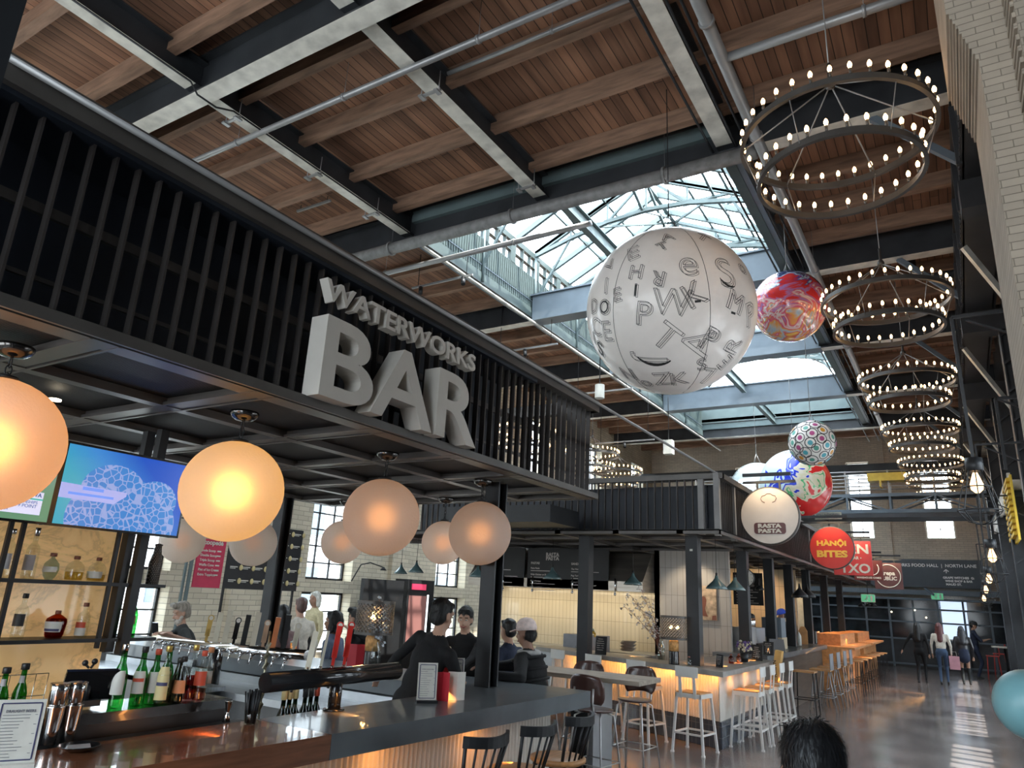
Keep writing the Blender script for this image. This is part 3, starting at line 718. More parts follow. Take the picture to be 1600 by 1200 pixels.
# ------------------------------------------------------------------ back bar
BBX = -4.98
BB = thing('back_bar_shelving', 'black steel shelving in front of a glowing yellow marble wall', 'shelving', (-4.9, 2.2, 0))
m = MB(); m.box(BBX-.05, BBX, .4, 2.93, .9, 2.16); m.build('marble_panel', M['marble'], BB)
zs1, zs2 = at(0, 905, x=-4.85).z-.018, at(60, 997, x=-4.85).z-.018
zs1 = 1.80; zs2 = 1.455
m = MB()
for z in (zs1, zs2): m.box(BBX, -4.74, .4, 2.88, z-.022, z)
m.box(BBX, -4.72, .4, 2.95, 2.14, 2.17)
m.build('shelf', M['black'], BB)
m = MB()
for y in (2.10, 2.17, 2.76, 2.83):
    for x in (-4.76,): m.box(x-.012, x+.012, y-.012, y+.012, zs2-.06 if y > 2.7 else 1.36, 2.15)
m.box(-4.79, -4.73, 2.90, 2.96, zs2-.1, 2.86); m.box(-4.96, -4.9, 2.90, 2.96, zs2-.1, 2.86)
m.build('upright', M['black'], BB)
m = MB(); m.box(-4.98, -4.74, 2.95, 3.15, zs2-.022, zs2); m.box(-4.98, -4.74, 2.95, 3.15, zs1-.02, zs1); m.build('side_shelf', M['black'], BB)
# ------------------------------------------------------------------ bottles
def gl_mat(name, col, mixt=.95): return glass(name, col, .03, mixt)
BG = {'clear': gl_mat('clear_glass', (.90,.92,.90)), 'green': gl_mat('green_glass', (.10,.42,.14)), 'dark': gl_mat('dark_glass', (.05,.10,.05)), 'amber': gl_mat('amber_spirit', (.50,.14,.03)),
      'paleblue': gl_mat('pale_blue_glass', (.62,.74,.78)), 'gold': gl_mat('gold_spirit', (.80,.70,.35)), 'red': gl_mat('red_spirit', (.55,.06,.05)), 'pink': gl_mat('pink_spirit', (.8,.45,.35))}
LAB = {'white': pm('paper_label', (.62,.60,.54), .6), 'cream': pm('cream_label', (.60,.50,.25), .6), 'black': pm('black_label', (.03,.03,.03), .5), 'grey': pm('grey_label', (.40,.38,.38), .6), 'red': pm('red_label', (.55,.08,.04), .5),
       'orange': pm('orange_label', (.70,.28,.12), .6), 'navy': pm('navy_label', (.05,.05,.12), .5), 'steelcol': M['chrome'], 'brown': pm('brown_cap', (.22,.08,.05), .5), 'gold': pm('gold_foil', (.55,.40,.12), .35, .8), 'blackcap': pm('black_cap', (.02,.02,.02), .4)}
SHAPES = {
 'tall': lambda h: [(.0,0),(.036,.002),(.037,.02),(.037,h*.60),(.030,h*.68),(.014,h*.76),(.0135,h*.93),(.015,h*.935),(.015,h*.97),(.0,h*.97)],
 'wine': lambda h: [(.0,0),(.036,.002),(.037,.02),(.036,h*.52),(.028,h*.62),(.016,h*.72),(.0135,h*.92),(.016,h*.93),(.0155,h*.98),(.0,h*.98)],
 'round': lambda h: [(.0,0),(.03,.002),(.050,h*.12),(.066,h*.32),(.058,h*.52),(.030,h*.64),(.016,h*.70),(.015,h*.85),(.0,h*.85)],
 'squat': lambda h: [(.0,0),(.050,.003),(.054,.02),(.056,h*.35),(.050,h*.52),(.030,h*.63),(.015,h*.68),(.0145,h*.83),(.0,h*.83)],
 'cone': lambda h: [(.0,0),(.040,.003),(.042,.02),(.034,h*.45),(.020,h*.70),(.014,h*.80),(.014,h*.93),(.0,h*.93)],
 'flask': lambda h: [(.0,0),(.044,.003),(.052,.02),(.060,h*.50),(.056,h*.60),(.030,h*.70),(.016,h*.74),(.015,h*.85),(.0,h*.85)]}
def bottle(loc, h, shape, gcol, label, cap='blackcap', lab='white', lz=(.2,.5), grp=None, pour=False, flat=1.0, rz=0, band=None, cap_h=.09, cap_r=.017, txt=None, liq=None):
    t = thing('bottle', label, 'bottle', loc, rz, grp)
    R = Matrix.Diagonal((1, flat, 1)).to_3x3()
    m = MB(); pr = SHAPES[shape](h); m.lathe(pr, (0,0,0), 20, R=R); g = m.build('glass_body', BG[gcol], t, w=False)
    def rad(z):
        for (r0, z0), (r1, z1) in zip(pr, pr[1:]):
            if z0 <= z <= z1 and z1 > z0: return r0+(r1-r0)*(z-z0)/(z1-z0)
        return .03
    if liq:
        l = MB(); zl = h*liq[1]; l.lathe([(0, .006)]+[(max(rad(z)-.004, .002), z) for z in np.linspace(.008, zl, 7)]+[(0, zl)], (0,0,0), 18, R=R); l.build('liquid', BG[liq[0]], t, w=False)
    if lab:
        l = MB(); z0, z1 = h*lz[0], h*lz[1]; n = 14; vs = []; fs = []
        for i in range(n+1):
            a = -PI/2+.25+(-1.1+2.2*i/n)     # faces the aisle side (+x -y quarter)
            for j in range(7):
                z = z0+(z1-z0)*j/6; r = rad(z)+.0012; vs.append(R@Vector((r*math.cos(a+.35), r*math.sin(a+.35), z)))
        fs = [(7*i+j, 7*i+7+j, 7*i+8+j, 7*i+1+j) for i in range(n) for j in range(6)]
        l.add(vs, fs, 0, True); lo = l.build('paper_label', LAB[lab], t, w=False)
        if band:
            b_ = MB(); zb0, zb1 = h*band[1], h*band[2]; vs = []
            for i in range(n+1):
                a = -PI/2+.25+(-.9+1.8*i/n)
                for z in (zb0, zb1): r = rad(z)+.002; vs.append(R@Vector((r*math.cos(a+.35), r*math.sin(a+.35), z)))
            b_.add(vs, [(2*i, 2*i+2, 2*i+3, 2*i+1) for i in range(n)], 0, True); b_.build('label_band', LAB[band[0]], lo, w=False)
    zt_ = pr[-1][1]
    c = MB(); c.lathe([(cap_r-.002, zt_-.02), (cap_r, zt_-.018), (cap_r, zt_+h*cap_h-.02), (cap_r*.9, zt_+h*cap_h-.015), (0, zt_+h*cap_h-.015)], (0,0,0), 14)
    if pour: c.path([(0,0,zt_), (0,0,zt_+.03), (.004,-.004,zt_+.055), (.012,-.01,zt_+.075)], .0035, 6)
    c.build('cap', LAB[cap], t, w=False)
    return t
G1 = 'spirit bottles on the steel shelves'; G2 = 'spirit bottles lined up on the bar ledge'
def onshelf(px, z): 
    p = at(px, 900 if z == zs1 else 990, z=z); k = -4.86
    q = at(px, 895 if z == zs1 else 990, x=k); return (k, q.y, z)
for px, h, sh, gc, lb, cp, la, lz, kw in [
  (6, .285, 'tall', 'clear', 'clear bottle with grey label at the far left of the upper shelf', 'steelcol', 'grey', (.18,.5), {}),
  (44, .285, 'tall', 'clear', 'tall clear bottle with a wide grey label and steel neck on the upper shelf', 'steelcol', 'grey', (.18,.5), dict(cap_r=.0165, cap_h=.16)),
  (78, .19, 'round', 'paleblue', 'round pale blue bottle with a brown stopper on the upper shelf', 'brown', 'white', (.25,.42), dict(cap_r=.02, flat=.6)),
  (116, .185, 'squat', 'clear', 'squat clear bottle of pale gold spirit with brown stopper, second from the shelf post', 'brown', None, (.2,.4), dict(cap_r=.019, liq=('gold', .3))),
  (151, .185, 'squat', 'clear', 'squat bottle with a brown stopper next to the shelf post', 'brown', 'white', (.12,.35), dict(cap_r=.017, liq=('gold', .25)))]:
    bottle(onshelf(px, zs1), h, sh, gc, lb, cp, la, lz, G1, **kw)
for px, h, sh, gc, lb, cp, la, lz, kw in [
  (27, .26, 'tall', 'clear', 'clear bottle with a slanted black label on the lower shelf', 'blackcap', 'black', (.28,.55), {}),
  (84, .19, 'flask', 'amber', 'amber whisky flask with an arched white label on the lower shelf', 'brown', 'white', (.2,.52), dict(band=('navy', .22, .3), liq=('amber', .6))),
  (126, .215, 'tall', 'clear', 'clear bottle with a red and white label on the lower shelf', 'brown', 'white', (.06,.28), dict(band=('red', .28, .44)))]:
    bottle(onshelf(px, zs2), h, sh, gc, lb, cp, la, lz, G1, **kw)
bottle((-4.84, 3.01, zs2), .27, 'wine', 'green', 'green wine bottle with a tan label on the side shelf before the window', 'blackcap', 'cream', (.3,.5), G1)
bottle((-4.84, 2.995, zs1), .20, 'cone', 'clear', 'white patterned bottle on the upper side shelf', 'blackcap', 'white', (.1,.7), G1)
cs = MB(); cs.lathe([(.0,0),(.042,0),(.045,.14),(.030,.20),(.022,.26),(.030,.27),(.0,.28)], (-4.82, 3.095, zs1), 16)
T('cocktail_shaker', cs, bricklike('hammered_metal', (.35,.33,.30), (.25,.22,.2), (.05,.05,.05), 'YZ', .012, .012, .003, .3, nvar=.3), 'hammered metal shaker on the upper side shelf', 'shaker')
# ------------------------------------------------------------------ main bar counter
CT = 1.07
def fx(y): return -3.04+(y-3.1)*.0443      # front edge of the bar top, slightly out of line with the hall
BC = thing('bar_counter', 'long front bar with dark slate and walnut top over a glowing ribbed front', 'counter', (-3.4, 4.0, 0))
m = MB(); m.prism([(fx(3.17), 3.17), (fx(6.2), 6.2), (-9.4, 6.1), (-9.4, 5.35), (-3.66, 5.35), (-3.66, 3.17)], CT-.13, CT, 'z'); m.build('slate_top', M['stone_top'], BC)
m = MB(); m.prism([(fx(.8), .8), (fx(3.168), 3.168), (-3.66, 3.168), (-3.66, .8)], CT-.13, CT, 'z'); m.build('walnut_top', M['wood_top'], BC)
m = MB(); m.corr((fx(5.9)-.22, 5.9), (fx(.8)-.22, .8), .06, CT-.13, .045, .010); m.corr((fx(5.9)-.22, 5.9), (-9.2, 5.9), .06, CT-.13, .045, .010)
m.build('ribbed_front', M['rib_white'], BC)
m = MB(); m.prism([(fx(.8)-.24, .8), (fx(5.88)-.24, 5.88), (-3.62, 5.88), (-3.62, .8)], 0, CT-.14, 'z'); m.box(-9.2, -3.62, 5.4, 5.88, 0, CT-.14); m.build('carcass', M['black'], BC)
m = MB(); m.box(-3.80, -3.662, .8, 3.15, CT-.03, CT-.012); m.build('rubber_mat', M['black'], BC)
for y in np.arange(1.2, 5.2, 1.0): area('bar_led', (fx(y+.5)-.10, y+.5, CT-.15), .03, .95, (-.55, 0, -.85), 2.0, (1, .40, .10))
m = MB(); m.beam((fx(1.0)-.05, 1.0, CT-.137), (fx(4.8)-.05, 4.8, CT-.137), .012, .01); m.build('led_strip', em('led_amber', (1,.45,.12), 2), BC)
# inner working side
WS = thing('bar_workstation', 'stainless underbar with sinks and speed rail behind the front bar', 'workstation', (-4.6, 4.4, 0))
ST = pm('brushed_stainless', (.42,.44,.46), .28, .9, var=.15, scale=4, stretch=(1,8,1))
m = MB(); m.box(-8.9, -4.3, 4.75, 5.33, .80, .86); m.build('steel_top', ST, WS)
m = MB(); m.box(-8.9, -4.3, 4.78, 5.33, 0, .80); m.build('steel_cabinet', pm('grey_cabinet', (.10,.10,.10), .4, .3), WS)
m = MB(); m.box(-8.9, -6.0, 4.55, 4.78, .86, .90); m.box(-8.9, -6.0, 4.55, 4.57, .6, .9); m.build('speed_rail', ST, WS)
m = MB(); m.box(-7.4, -7.25, 5.3, 5.345, .86, 1.0); m.box(-8.9, -4.4, 5.30, 5.345, .86, .93); m.build('backsplash', ST, WS)
LG = thing('liquor_ledge', 'black raised ledge behind the walnut bar top holding the spirits', 'ledge', (-3.95, 2.6, 0))
m = MB(); m.box(-4.18, -3.83, 1.2, 3.12, 1.12, 1.17); m.build('ledge_top', M['black_gloss'], LG)
m = MB(); m.box(-4.16, -3.86, 1.2, 3.10, 0, 1.12); m.build('ledge_body', M['black'], LG)
# bottles on the ledge
def onl(px, py, x): q = at(px, py, x=x); return (x, q.y, 1.17)
for px, x, h, sh, gc, lb, cp, la, lz, kw in [
  (180, -3.92, .315, 'wine', 'green', 'green vermouth bottle with arched label, closest to the black till', 'steelcol', 'white', (.22,.60), {}),
  (212, -3.92, .300, 'wine', 'green', 'green vermouth bottle with a spout, between two other green bottles', 'blackcap', 'white', (.22,.60), dict(band=('red', .42, .48))),
  (234, -3.92, .285, 'wine', 'green', 'green vermouth bottle with a red cap', 'red', 'white', (.22,.60), {}),
  (252, -3.98, .300, 'wine', 'green', 'green bottle with a dark neck behind the red capped one', 'blackcap', 'white', (.25,.55), {}),
  (250, -3.86, .305, 'wine', 'clear', 'pale aperitif bottle with a yellow label beside the green bottles', 'gold', 'cream', (.10,.66), dict(band=('navy', .34, .40), liq=('gold', .6))),
  (271, -3.90, .25, 'cone', 'dark', 'dark slanting bottle with black label and small spout', 'blackcap', 'black', (.2,.5), {}),
  (277, -3.86, .26, 'cone', 'clear', 'cone shaped bottle with an orange label', 'blackcap', 'orange', (.22,.48), {}),
  (293, -3.92, .30, 'wine', 'clear', 'clear bottle with gold foil neck holding red spirit', 'gold', None, (.2,.5), dict(liq=('red', .45))),
  (308, -3.86, .275, 'tall', 'clear', 'clear bottle with a red label and dark red cap at the end of the ledge', 'red', 'red', (.32,.6), dict(liq=('pink', .25))),
  (317, -3.93, .285, 'tall', 'clear', 'clear bottle with an orange cap furthest along the ledge', 'orange', 'white', (.3,.55), {}) ]:
    bottle(onl(px, 1100, x), h, sh, gc, lb, cp, la, lz, G2, **kw)
for px, hh, lab in ((8, .30, 'dark sparkling wine bottle with stopper left of the back bar'), (36, .315, 'green sparkling wine bottle with a domed black stopper')):
    q = at(px, 1060, x=-4.6); bottle((-4.6, q.y, 1.02), hh, 'wine', 'green', lab, 'blackcap', 'grey', (.7,.82), 'sparkling wine bottles by the marble wall', cap_r=.022)
T('back_counter', MB().box(-4.93, -4.35, .6, 2.95, 0, 1.02), M['black_gloss'], 'black counter under the glowing marble wall', 'counter')
gr = MB()
for k in range(7): gr.tube((-4.7, 2.05+k*.07, 1.02), (-4.7, 2.05+k*.07, 1.02+.25), .0025, n=5)
for z in (1.05, 1.15, 1.27): gr.tube((-4.7, 2.05, z), (-4.7, 2.47, z), .0025, n=5)
T('wire_rack', gr, M['chrome'], 'thin wire glass rack in front of the marble wall', 'rack')
# till
TL = thing('till', 'black point of sale screen on the ledge, left of the green bottles', 'till', at(135, 1095, x=-3.98))
b0 = Vector((-3.98, TL.location.y, 1.17)); TL.location = b0
R = Euler((0, math.radians(28), math.radians(-18))).to_matrix()
m = MB(); m.cbox((0, 0, .12), (.02, .25, .17), R); m.build('screen', M['black_gloss'], TL, w=False)
m = MB(); m.cbox((-.02, 0, .03), (.10, .12, .03)); m.tube((-.02, 0, .04), (-.01, 0, .12), .02); m.build('stand', M['black'], TL, w=False)
m = MB(); m.ball((-.03, -.03, .225), .016, 10); m.ball((-.03, .02, .23), .016, 10); m.tube((-.02,-.01,.2), (-.03,-.03,.22), .006); m.tube((-.02,0,.2), (-.03,.02,.22), .006); m.build('reader_arm', M['black'], TL, w=False)
# framed beer menu at the picture's lower left
def menu_frame(loc, rz, w, h, label, title, lines=12, tilt=.10, two=False):
    t = thing('framed_menu', label, 'menu', loc, rz)
    R = Matrix.Rotation(-tilt, 3, 'X')
    def card(y, nm, mt, inset, th): 
        m = MB(); m.cbox(R@Vector((0, y, h/2+.015)), (w-inset, th, h-inset), R); return m.build(nm, mt, t, w=False)
    card(0, 'acrylic_frame', LAB['white'], 0, .006)
    k = MB(); 
    for sx in (-1, 1): k.cbox(R@Vector((sx*(w/2-.014), -.0042, h/2+.015)), (.005, .002, h-.03), R)
    for sz in (-1, 1): k.cbox(R@Vector((0, -.0042, h/2+.015+sz*(h/2-.014))), (w-.03, .002, .005), R)
    k.build('printed_border', LAB['navy'], t, w=False)
    k = MB(); r_ = R@Vector((1,0,0)); u_ = R@Vector((0,0,1))
    text(k, title, h*.05, R@Vector((0, -.005, h*.88)), r_, u_, .0003, .0005, fitw=w*.62)
    random.seed(int(w*1e4)+lines)
    for i in range(lines):
        z = h*(.82-.70*i/lines); L = w*random.uniform(.25, .62)
        k.cbox(R@Vector((-w*.36+L/2, -.0045, z)), (L, .001, h*.008), R)
        if i % 3 == 0: k.cbox(R@Vector((w*.34, -.0045, z)), (w*.06, .001, h*.008), R)
    k.build('printed_text', LAB['grey'] if False else pm('ink_grey', (.16,.16,.18), .6), t, w=False)
    m = MB(); m.box(-w/2-.004, w/2+.004, -.045, .035, 0, .018); m.build('foot', M['black'] if two else LAB['white'], t, w=False)
    return t
q = at(22, 1197, z=CT)
menu_frame((q.x+.02, q.y-.03, CT), math.radians(62), .17, .245, 'framed draught beer menu with a navy border on the walnut bar', 'DRAUGHT BEERS', 14, tilt=-.0)
q = at(662, 1094, z=CT)
menu_frame((-3.42, 4.50, CT), math.radians(48), .145, .255, 'tall framed cocktail menu standing on the slate bar, left of the white folded menu', 'HOUSE COCKTAIL MENU', 12, two=True)
menu_frame((-3.66, 5.20, CT), math.radians(40), .13, .24, 'framed menu with blank lower half, leaning beside the pavilion column', 'BAR MENU', 3, two=True)
def booklet(loc, rz, w, h, label, mat, open_=.5):
    t = thing('folded_menu', label, 'menu', loc, rz)
    for s, nm in ((-1, 'left_cover'), (1, 'right_cover')):
        R = Matrix.Rotation(s*open_, 3, 'Z'); m = MB(); m.cbox(R@Vector((s*w/2, 0, h/2)), (w, .003, h), R); m.build('cover', mat, t, w=False)
    return t
RM = pm('crimson_card', (.50,.02,.035), .5)
booklet((-3.40, 4.66, CT), math.radians(30), .06, .20, 'folded crimson menu behind the tall cocktail menu', RM, -.5)
booklet((-3.34, 4.76, CT), math.radians(42), .07, .20, 'folded white menu on the slate bar', LAB['white'], .35)
booklet((-3.78, 5.13, CT+.02), math.radians(35), .09, .23, 'upright crimson menu left of the pavilion column', RM, .15)
q = at(690, 1042, x=-3.95)
booklet((-5.25, 5.70, CT), math.radians(30), .10, .23, 'thick crimson menu on the far bar behind the black tap pipe', RM, .3)
# shakers, plate, jigger, straw cup
for i, (px, lab) in enumerate(((62, 'tall steel cocktail tin, left one of the pair'), (76, 'tall steel cocktail tin, right one of the pair'))):
    m = MB(); c = (-3.74+.0*i, 2.03+.085*i, CT)
    m.lathe([(.0,0),(.030,0),(.034,.06),(.042,.165),(.043,.17),(.040,.17)], c, 24); m.lathe([(.031,.10),(.040,.26),(.044,.29),(.041,.29)], (c[0],c[1],CT-.02), 24)
    T('cocktail_tin', m, M['chrome'], lab, 'cocktail tin', 'steel cocktail tins on the bar')
m = MB(); c = (-3.53, 2.06, CT); m.lathe([(0,.0),(.045,.0),(.085,.022),(.09,.026),(.084,.026),(.04,.008),(0,.008)], c, 28); T('saucer', m, M['black_gloss'], 'black saucer on the walnut bar top', 'saucer')
m = MB(); m.prism([(-3.575,2.03),(-3.50,1.99),(-3.47,2.08),(-3.55,2.12)], CT+.018, CT+.022); T('napkin', m, LAB['grey'], 'folded paper lying on the black saucer', 'napkin')
m = MB(); m.lathe([(.024,0),(.010,.045),(.006,.05),(.012,.058),(.021,.11),(.022,.112),(.019,.11)], (-3.70, 2.99, CT), 20); T('jigger', m, M['chrome'], 'shiny steel jigger standing behind the walnut top', 'jigger')
SCP = thing('straw_cup', 'clear cup full of black straws on the walnut bar', 'cup', (-3.56, 3.05, CT))
m = MB(); m.lathe([(.0,.0),(.040,0),(.045,.075),(.043,.075),(.038,.004),(0,.004)], (0,0,0), 20); m.build('glass', BG['clear'], SCP, w=False)
m = MB()
for i in range(34):
    a = random.uniform(0, 2*PI); r = random.uniform(0, .034); k = random.uniform(1.2, 2.0); h = random.uniform(.15, .19)
    m.tube((r*math.cos(a), r*math.sin(a), .006), (r*k*math.cos(a), r*k*math.sin(a), h), .005, n=5)
m.build('straws', M['black'], SCP, w=False)
# black tap pipe
TP = thing('tap_pipe', 'thick black horizontal beer tap pipe on one post above the slate bar', 'beer tap', (-3.52, 3.7, CT))
pz = at(520, 1057, x=-3.60).z
m = MB(); m.tube((-3.60, at(414, 1068, x=-3.60).y, pz), (-3.60, at(620, 1048, x=-3.60).y, pz), .058, n=24); m.build('pipe', M['black_gloss'], TP)
yp = at(525, 1075, x=-3.60).y
m = MB(); m.tube((-3.60, yp, CT), (-3.60, yp, pz), .042, n=20); m.lathe([(.07,0),(.07,.01),(.045,.014)], (-3.60, yp, CT), 20); m.build('post', M['black_gloss'], TP)
def handle(parent, base, h, w, d, mat, kind='slab', lean=(0,0)):
    b = Vector(base); top = b+Vector((lean[0], lean[1], h))
    m = MB()
    UP = (.74, -.67, 0)
    if kind == 'slab': m.beam(b, top, w, d, up=UP)
    elif kind == 'paddle':
        m.beam(b, b+(top-b)*.5, w*.55, d, up=UP); m.beam(b+(top-b)*.22, b+(top-b)*.9, w*.95, d, up=UP); nn = Vector(UP)*.011; m.tube(top-nn-Vector((0,0,.03)), top+nn-Vector((0,0,.03)), w*.62, n=22, sm=False)
    else: m.lathe([(.006,0),(.012,h*.2),(.016,h*.8),(.006,h)], b, 12)
    o = m.build('tap_handle', mat, parent)
    if kind == 'paddle':
        k = MB(); k.tube(top+nn-Vector((0,0,.03)), top+nn*1.15-Vector((0,0,.03)), w*.42, n=20, sm=False); k.build('round_badge', LAB['white'], o)
    return o
CRM = pm('cream_tap_handle', (.60,.56,.45), .5); RED = pm('red_tap_handle', (.62,.03,.02), .35)
for px, h, w, mt, kd in ((480, .235, .034, CRM, 'slab'), (500, .235, .017, CRM, 'slab'), (518, .30, .036, RED, 'paddle'), (536, .30, .036, RED, 'paddle')):
    y = at(px, 1048, x=-3.60).y; handle(TP, (-3.60, y, pz+.05), h, w, .02, mt, kd, (0, .035))
for px in (480, 500, 518, 536): m = MB(); y = at(px, 1048, x=-3.60).y; m.tube((-3.60, y, pz+.03), (-3.60, y, pz+.07), .012, n=10); m.tube((-3.60, y, pz), (-3.71, y, pz-.02), .012, n=8); m.tube((-3.71, y, pz-.02), (-3.72, y, pz-.09), .009, n=8); m.build('faucet', M['chrome'], TP)
# near faucets end on, left end of that pipe
TN = thing('chain_tap', 'tap handles wound in metallic chain at the left end of the black pipe', 'beer tap', (-3.9, 3.4, CT))
m = MB()
for i in range(7): m.cbox((-3.86, 3.36, 1.10+i*.06), (.02, .02, .045), Euler((.4*(i % 2), .5, .3*i)).to_matrix())
m.tube((-3.86, 3.36, .95), (-3.86, 3.36, 1.55), .008); m.build('chain', pm('aged_chain', (.35,.32,.22), .3, .9, var=.5, scale=40), TN)
# second tap tower, on the inner side of the far run
T2 = thing('tap_tower', 'chrome tap tower with a row of assorted beer handles on the far bar', 'beer tap', (-6.4, 4.9, .86))
m = MB(); m.tube((-7.3, 4.9, 1.20), (-5.1, 4.9, 1.24), .045, n=16); m.build('manifold', M['chrome'], T2)
m = MB(); m.tube((-6.35, 4.9, .86), (-6.35, 4.9, 1.2), .06, n=18); m.build('post', M['black_gloss'], T2)
for i in range(14): x = -7.2+i*.15; m = MB(); m.tube((x, 4.86, 1.21), (x, 4.78, 1.19), .012, n=8); m.tube((x, 4.78, 1.19), (x, 4.76, 1.12), .009, n=8); m.ball((x, 4.78, 1.2), .018, 8); m.build('faucet', M['chrome'], T2)
cols = [pm('ochre_handle', (.50,.33,.10), .4), CRM, CRM, M['chrome'], M['black'], CRM, pm('tan_handle', (.45,.3,.2), .5), pm('orange_handle', (.6,.2,.08), .4), M['black'], CRM]
for i, mt in enumerate(cols):
    handle(T2, (-6.55+i*.14, 4.9, 1.25), .26+.03*((i*7) % 3), .048, .03, mt, 'slab' if i % 3 else 'paddle', (.03, 0))
# pint of beer
PG = thing('beer_glass', 'pint of amber beer on the far bar', 'glass', (-5.95, 5.45, CT))
m = MB(); m.lathe([(0,0),(.030,0),(.043,.15),(.041,.15),(.028,.006),(0,.006)], (0,0,0), 20); m.build('glass', BG['clear'], PG, w=False)
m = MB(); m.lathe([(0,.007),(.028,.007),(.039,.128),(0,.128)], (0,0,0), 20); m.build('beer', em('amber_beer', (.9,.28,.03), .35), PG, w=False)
m = MB(); m.lathe([(0,.128),(.039,.128),(.041,.143),(0,.146)], (0,0,0), 20); m.build('foam', LAB['white'], PG, w=False)
PG.location = at(457, 1023, z=CT)
# glasses, bag of ice, bottles in the well
m = MB()
for i in range(5): m.lathe([(.028,0),(.036,.1),(.034,.1)], (-6.9+i*.12, 4.85, .90), 12)
T('glassware', m, BG['clear'], 'cluster of empty glasses on the stainless underbar', 'glasses')
m = MB(); m.ball((0,0,.1), .10, 16, sc=(1,.7,1.1)); o = T('plastic_bag', m, pm('milky_plastic', (.5,.55,.62), .3, alpha=.6, var=.4, scale=15), 'knotted clear plastic bag on the far bar ledge', 'bag'); o.location = at(343, 1040, z=.9)
for i, (c_, l_) in enumerate((('cream', 'first wine bottle with paper neck in the speed rail below the black pipe'), ('cream', 'second wine bottle with paper neck in the speed rail'), ('cream', 'third wine bottle with paper neck in the speed rail'), ('blackcap', 'dark capped bottle in the speed rail'), ('blackcap', 'slim dark bottle in the speed rail'), ('red', 'red capped bottle in the speed rail by the tap post'))):
    q = at(442+i*9+(6 if i > 2 else 0), 1105, x=-3.95); bottle((-3.95, q.y, .86), .27, 'wine', 'dark', l_, c_, 'cream', (.2,.5), 'bottles in the speed rail below the black pipe', cap_r=.019, cap_h=.2)
T('speed_shelf', MB().box(-4.15, -3.80, 3.2, 4.4, .80, .86), ST, 'steel bottle rail behind the slate bar', 'rail')
# ------------------------------------------------------------------ stools and chairs
SEATW = pm('oak_seat', (.50,.25,.10), .4, var=.2, scale=6, stretch=(1,8,1))
def windsor():
    t = thing('spindle_stool', '', 'stool', (0,0,0))
    m = MB(); m.lathe([(0,.685),(.17,.69),(.205,.71),(.205,.73),(.19,.738),(0,.730)], (0,0,0), 28); m.build('seat', SEATW, t, w=False)
    m = MB(); n = 12; pts = []
    for i in range(n+1):
        a = math.radians(-52+104*i/n); pts.append(Vector((math.sin(a)*.25, -.02-math.cos(a)*.23, 1.0+.010*abs(i-n/2)/6)))
    for a, b in zip(pts, pts[1:]): m.beam(a, b+(b-a)*.06, .022, .062)
    m.build('crest_rail', M['black'], t, w=False)
    for i in range(7):
        a = math.radians(-48+96*i/6); p = Vector((math.sin(a)*.185, -math.cos(a)*.165, .72)); q = Vector((math.sin(a)*.25, -.02-math.cos(a)*.23, .985))
        m = MB(); m.tube(p, q, .0075 if 0 < i < 6 else .012, n=8); m.build('spindle', M['black'], t, w=False)
    for sx in (-1, 1):
        for sy in (-1, 1):
            m = MB(); m.tube((sx*.12, sy*.12, .70), (sx*.20, sy*.20, 0), .017, .012, 10); m.build('leg', M['black'], t, w=False)
    m = MB()
    for a, b in (((-.185,-.185),(.185,-.185)), ((.185,-.185),(.185,.185)), ((.185,.185),(-.185,.185)), ((-.185,.185),(-.185,-.185))): m.tube((a[0]*.93, a[1]*.93, .25), (b[0]*.93, b[1]*.93, .25), .009, n=8)
    m.build('stretcher', M['black'], t, w=False)
    return t
w0 = windsor()
spots = [(-2.72, 4.02, 80, 'black spindle back stool at the front bar, closest to the walnut top'), (-2.68, 4.58, 84, 'black spindle back stool, middle one of three at the front bar'), (-2.66, 5.14, 88, 'black spindle back stool at the end of the front bar')]
for i, (x, y, a, lab) in enumerate(spots):
    if i == 0: place(w0, (x, y, 0), math.radians(a)); w0['label'] = lab; w0['group'] = 'spindle back stools along the front bar'
    else: dup(w0, (x, y, 0), math.radians(a), lab)
WM = pm('white_enamel_metal', (.66,.65,.62), .35, .1, var=.04)
def tolix():
    t = thing('white_stool', '', 'stool', (0,0,0))
    m = MB(); m.box(-.17, .17, -.165, .165, .715, .735); m.build('seat_board', SEATW, t, w=False)
    m = MB(); m.box(-.185, .185, -.18, -.165, .67, .722); m.box(-.185, .185, .165, .18, .67, .722); m.box(-.185, -.17, -.18, .18, .67, .722); m.box(.17, .185, -.18, .18, .67, .722); m.box(-.17,.17,-.165,.165,.70,.714); m.build('seat_frame', WM, t, w=False)
    for sx in (-1, 1):
        for sy in (-1, 1):
            m = MB(); m.beam((sx*.165, sy*.16, .70), (sx*.215, sy*.215, 0), .028, .028); m.cbox((sx*.215, sy*.215, .01), (.04, .04, .02)); m.build('leg', WM, t, w=False)
        m = MB(); m.beam((sx*.10, -.175, .66), (sx*.10, -.215, 1.02), .04, .012, up=(0,1,0)); m.build('back_post', WM, t, w=False)
    m = MB(); n = 8
    for i in range(n):
        a = -.16+.32*i/n; b = a+.32/n; m.beam((a, -.205-.02*(1-(a/.17)**2), .99), (b+.002, -.205-.02*(1-(b/.17)**2), .99), .012, .135)
    m.build('backrest', WM, t, w=False)
    m = MB()
    for a, b in (((-1,-1),(1,-1)), ((1,-1),(1,1)), ((1,1),(-1,1)), ((-1,1),(-1,-1))): m.beam((a[0]*.20, a[1]*.20, .24), (b[0]*.20, b[1]*.20, .24), .022, .022)
    m.build('foot_ring', WM, t, w=False)
    return t
s0 = tolix(); GW = 'white metal stools around the corner island'
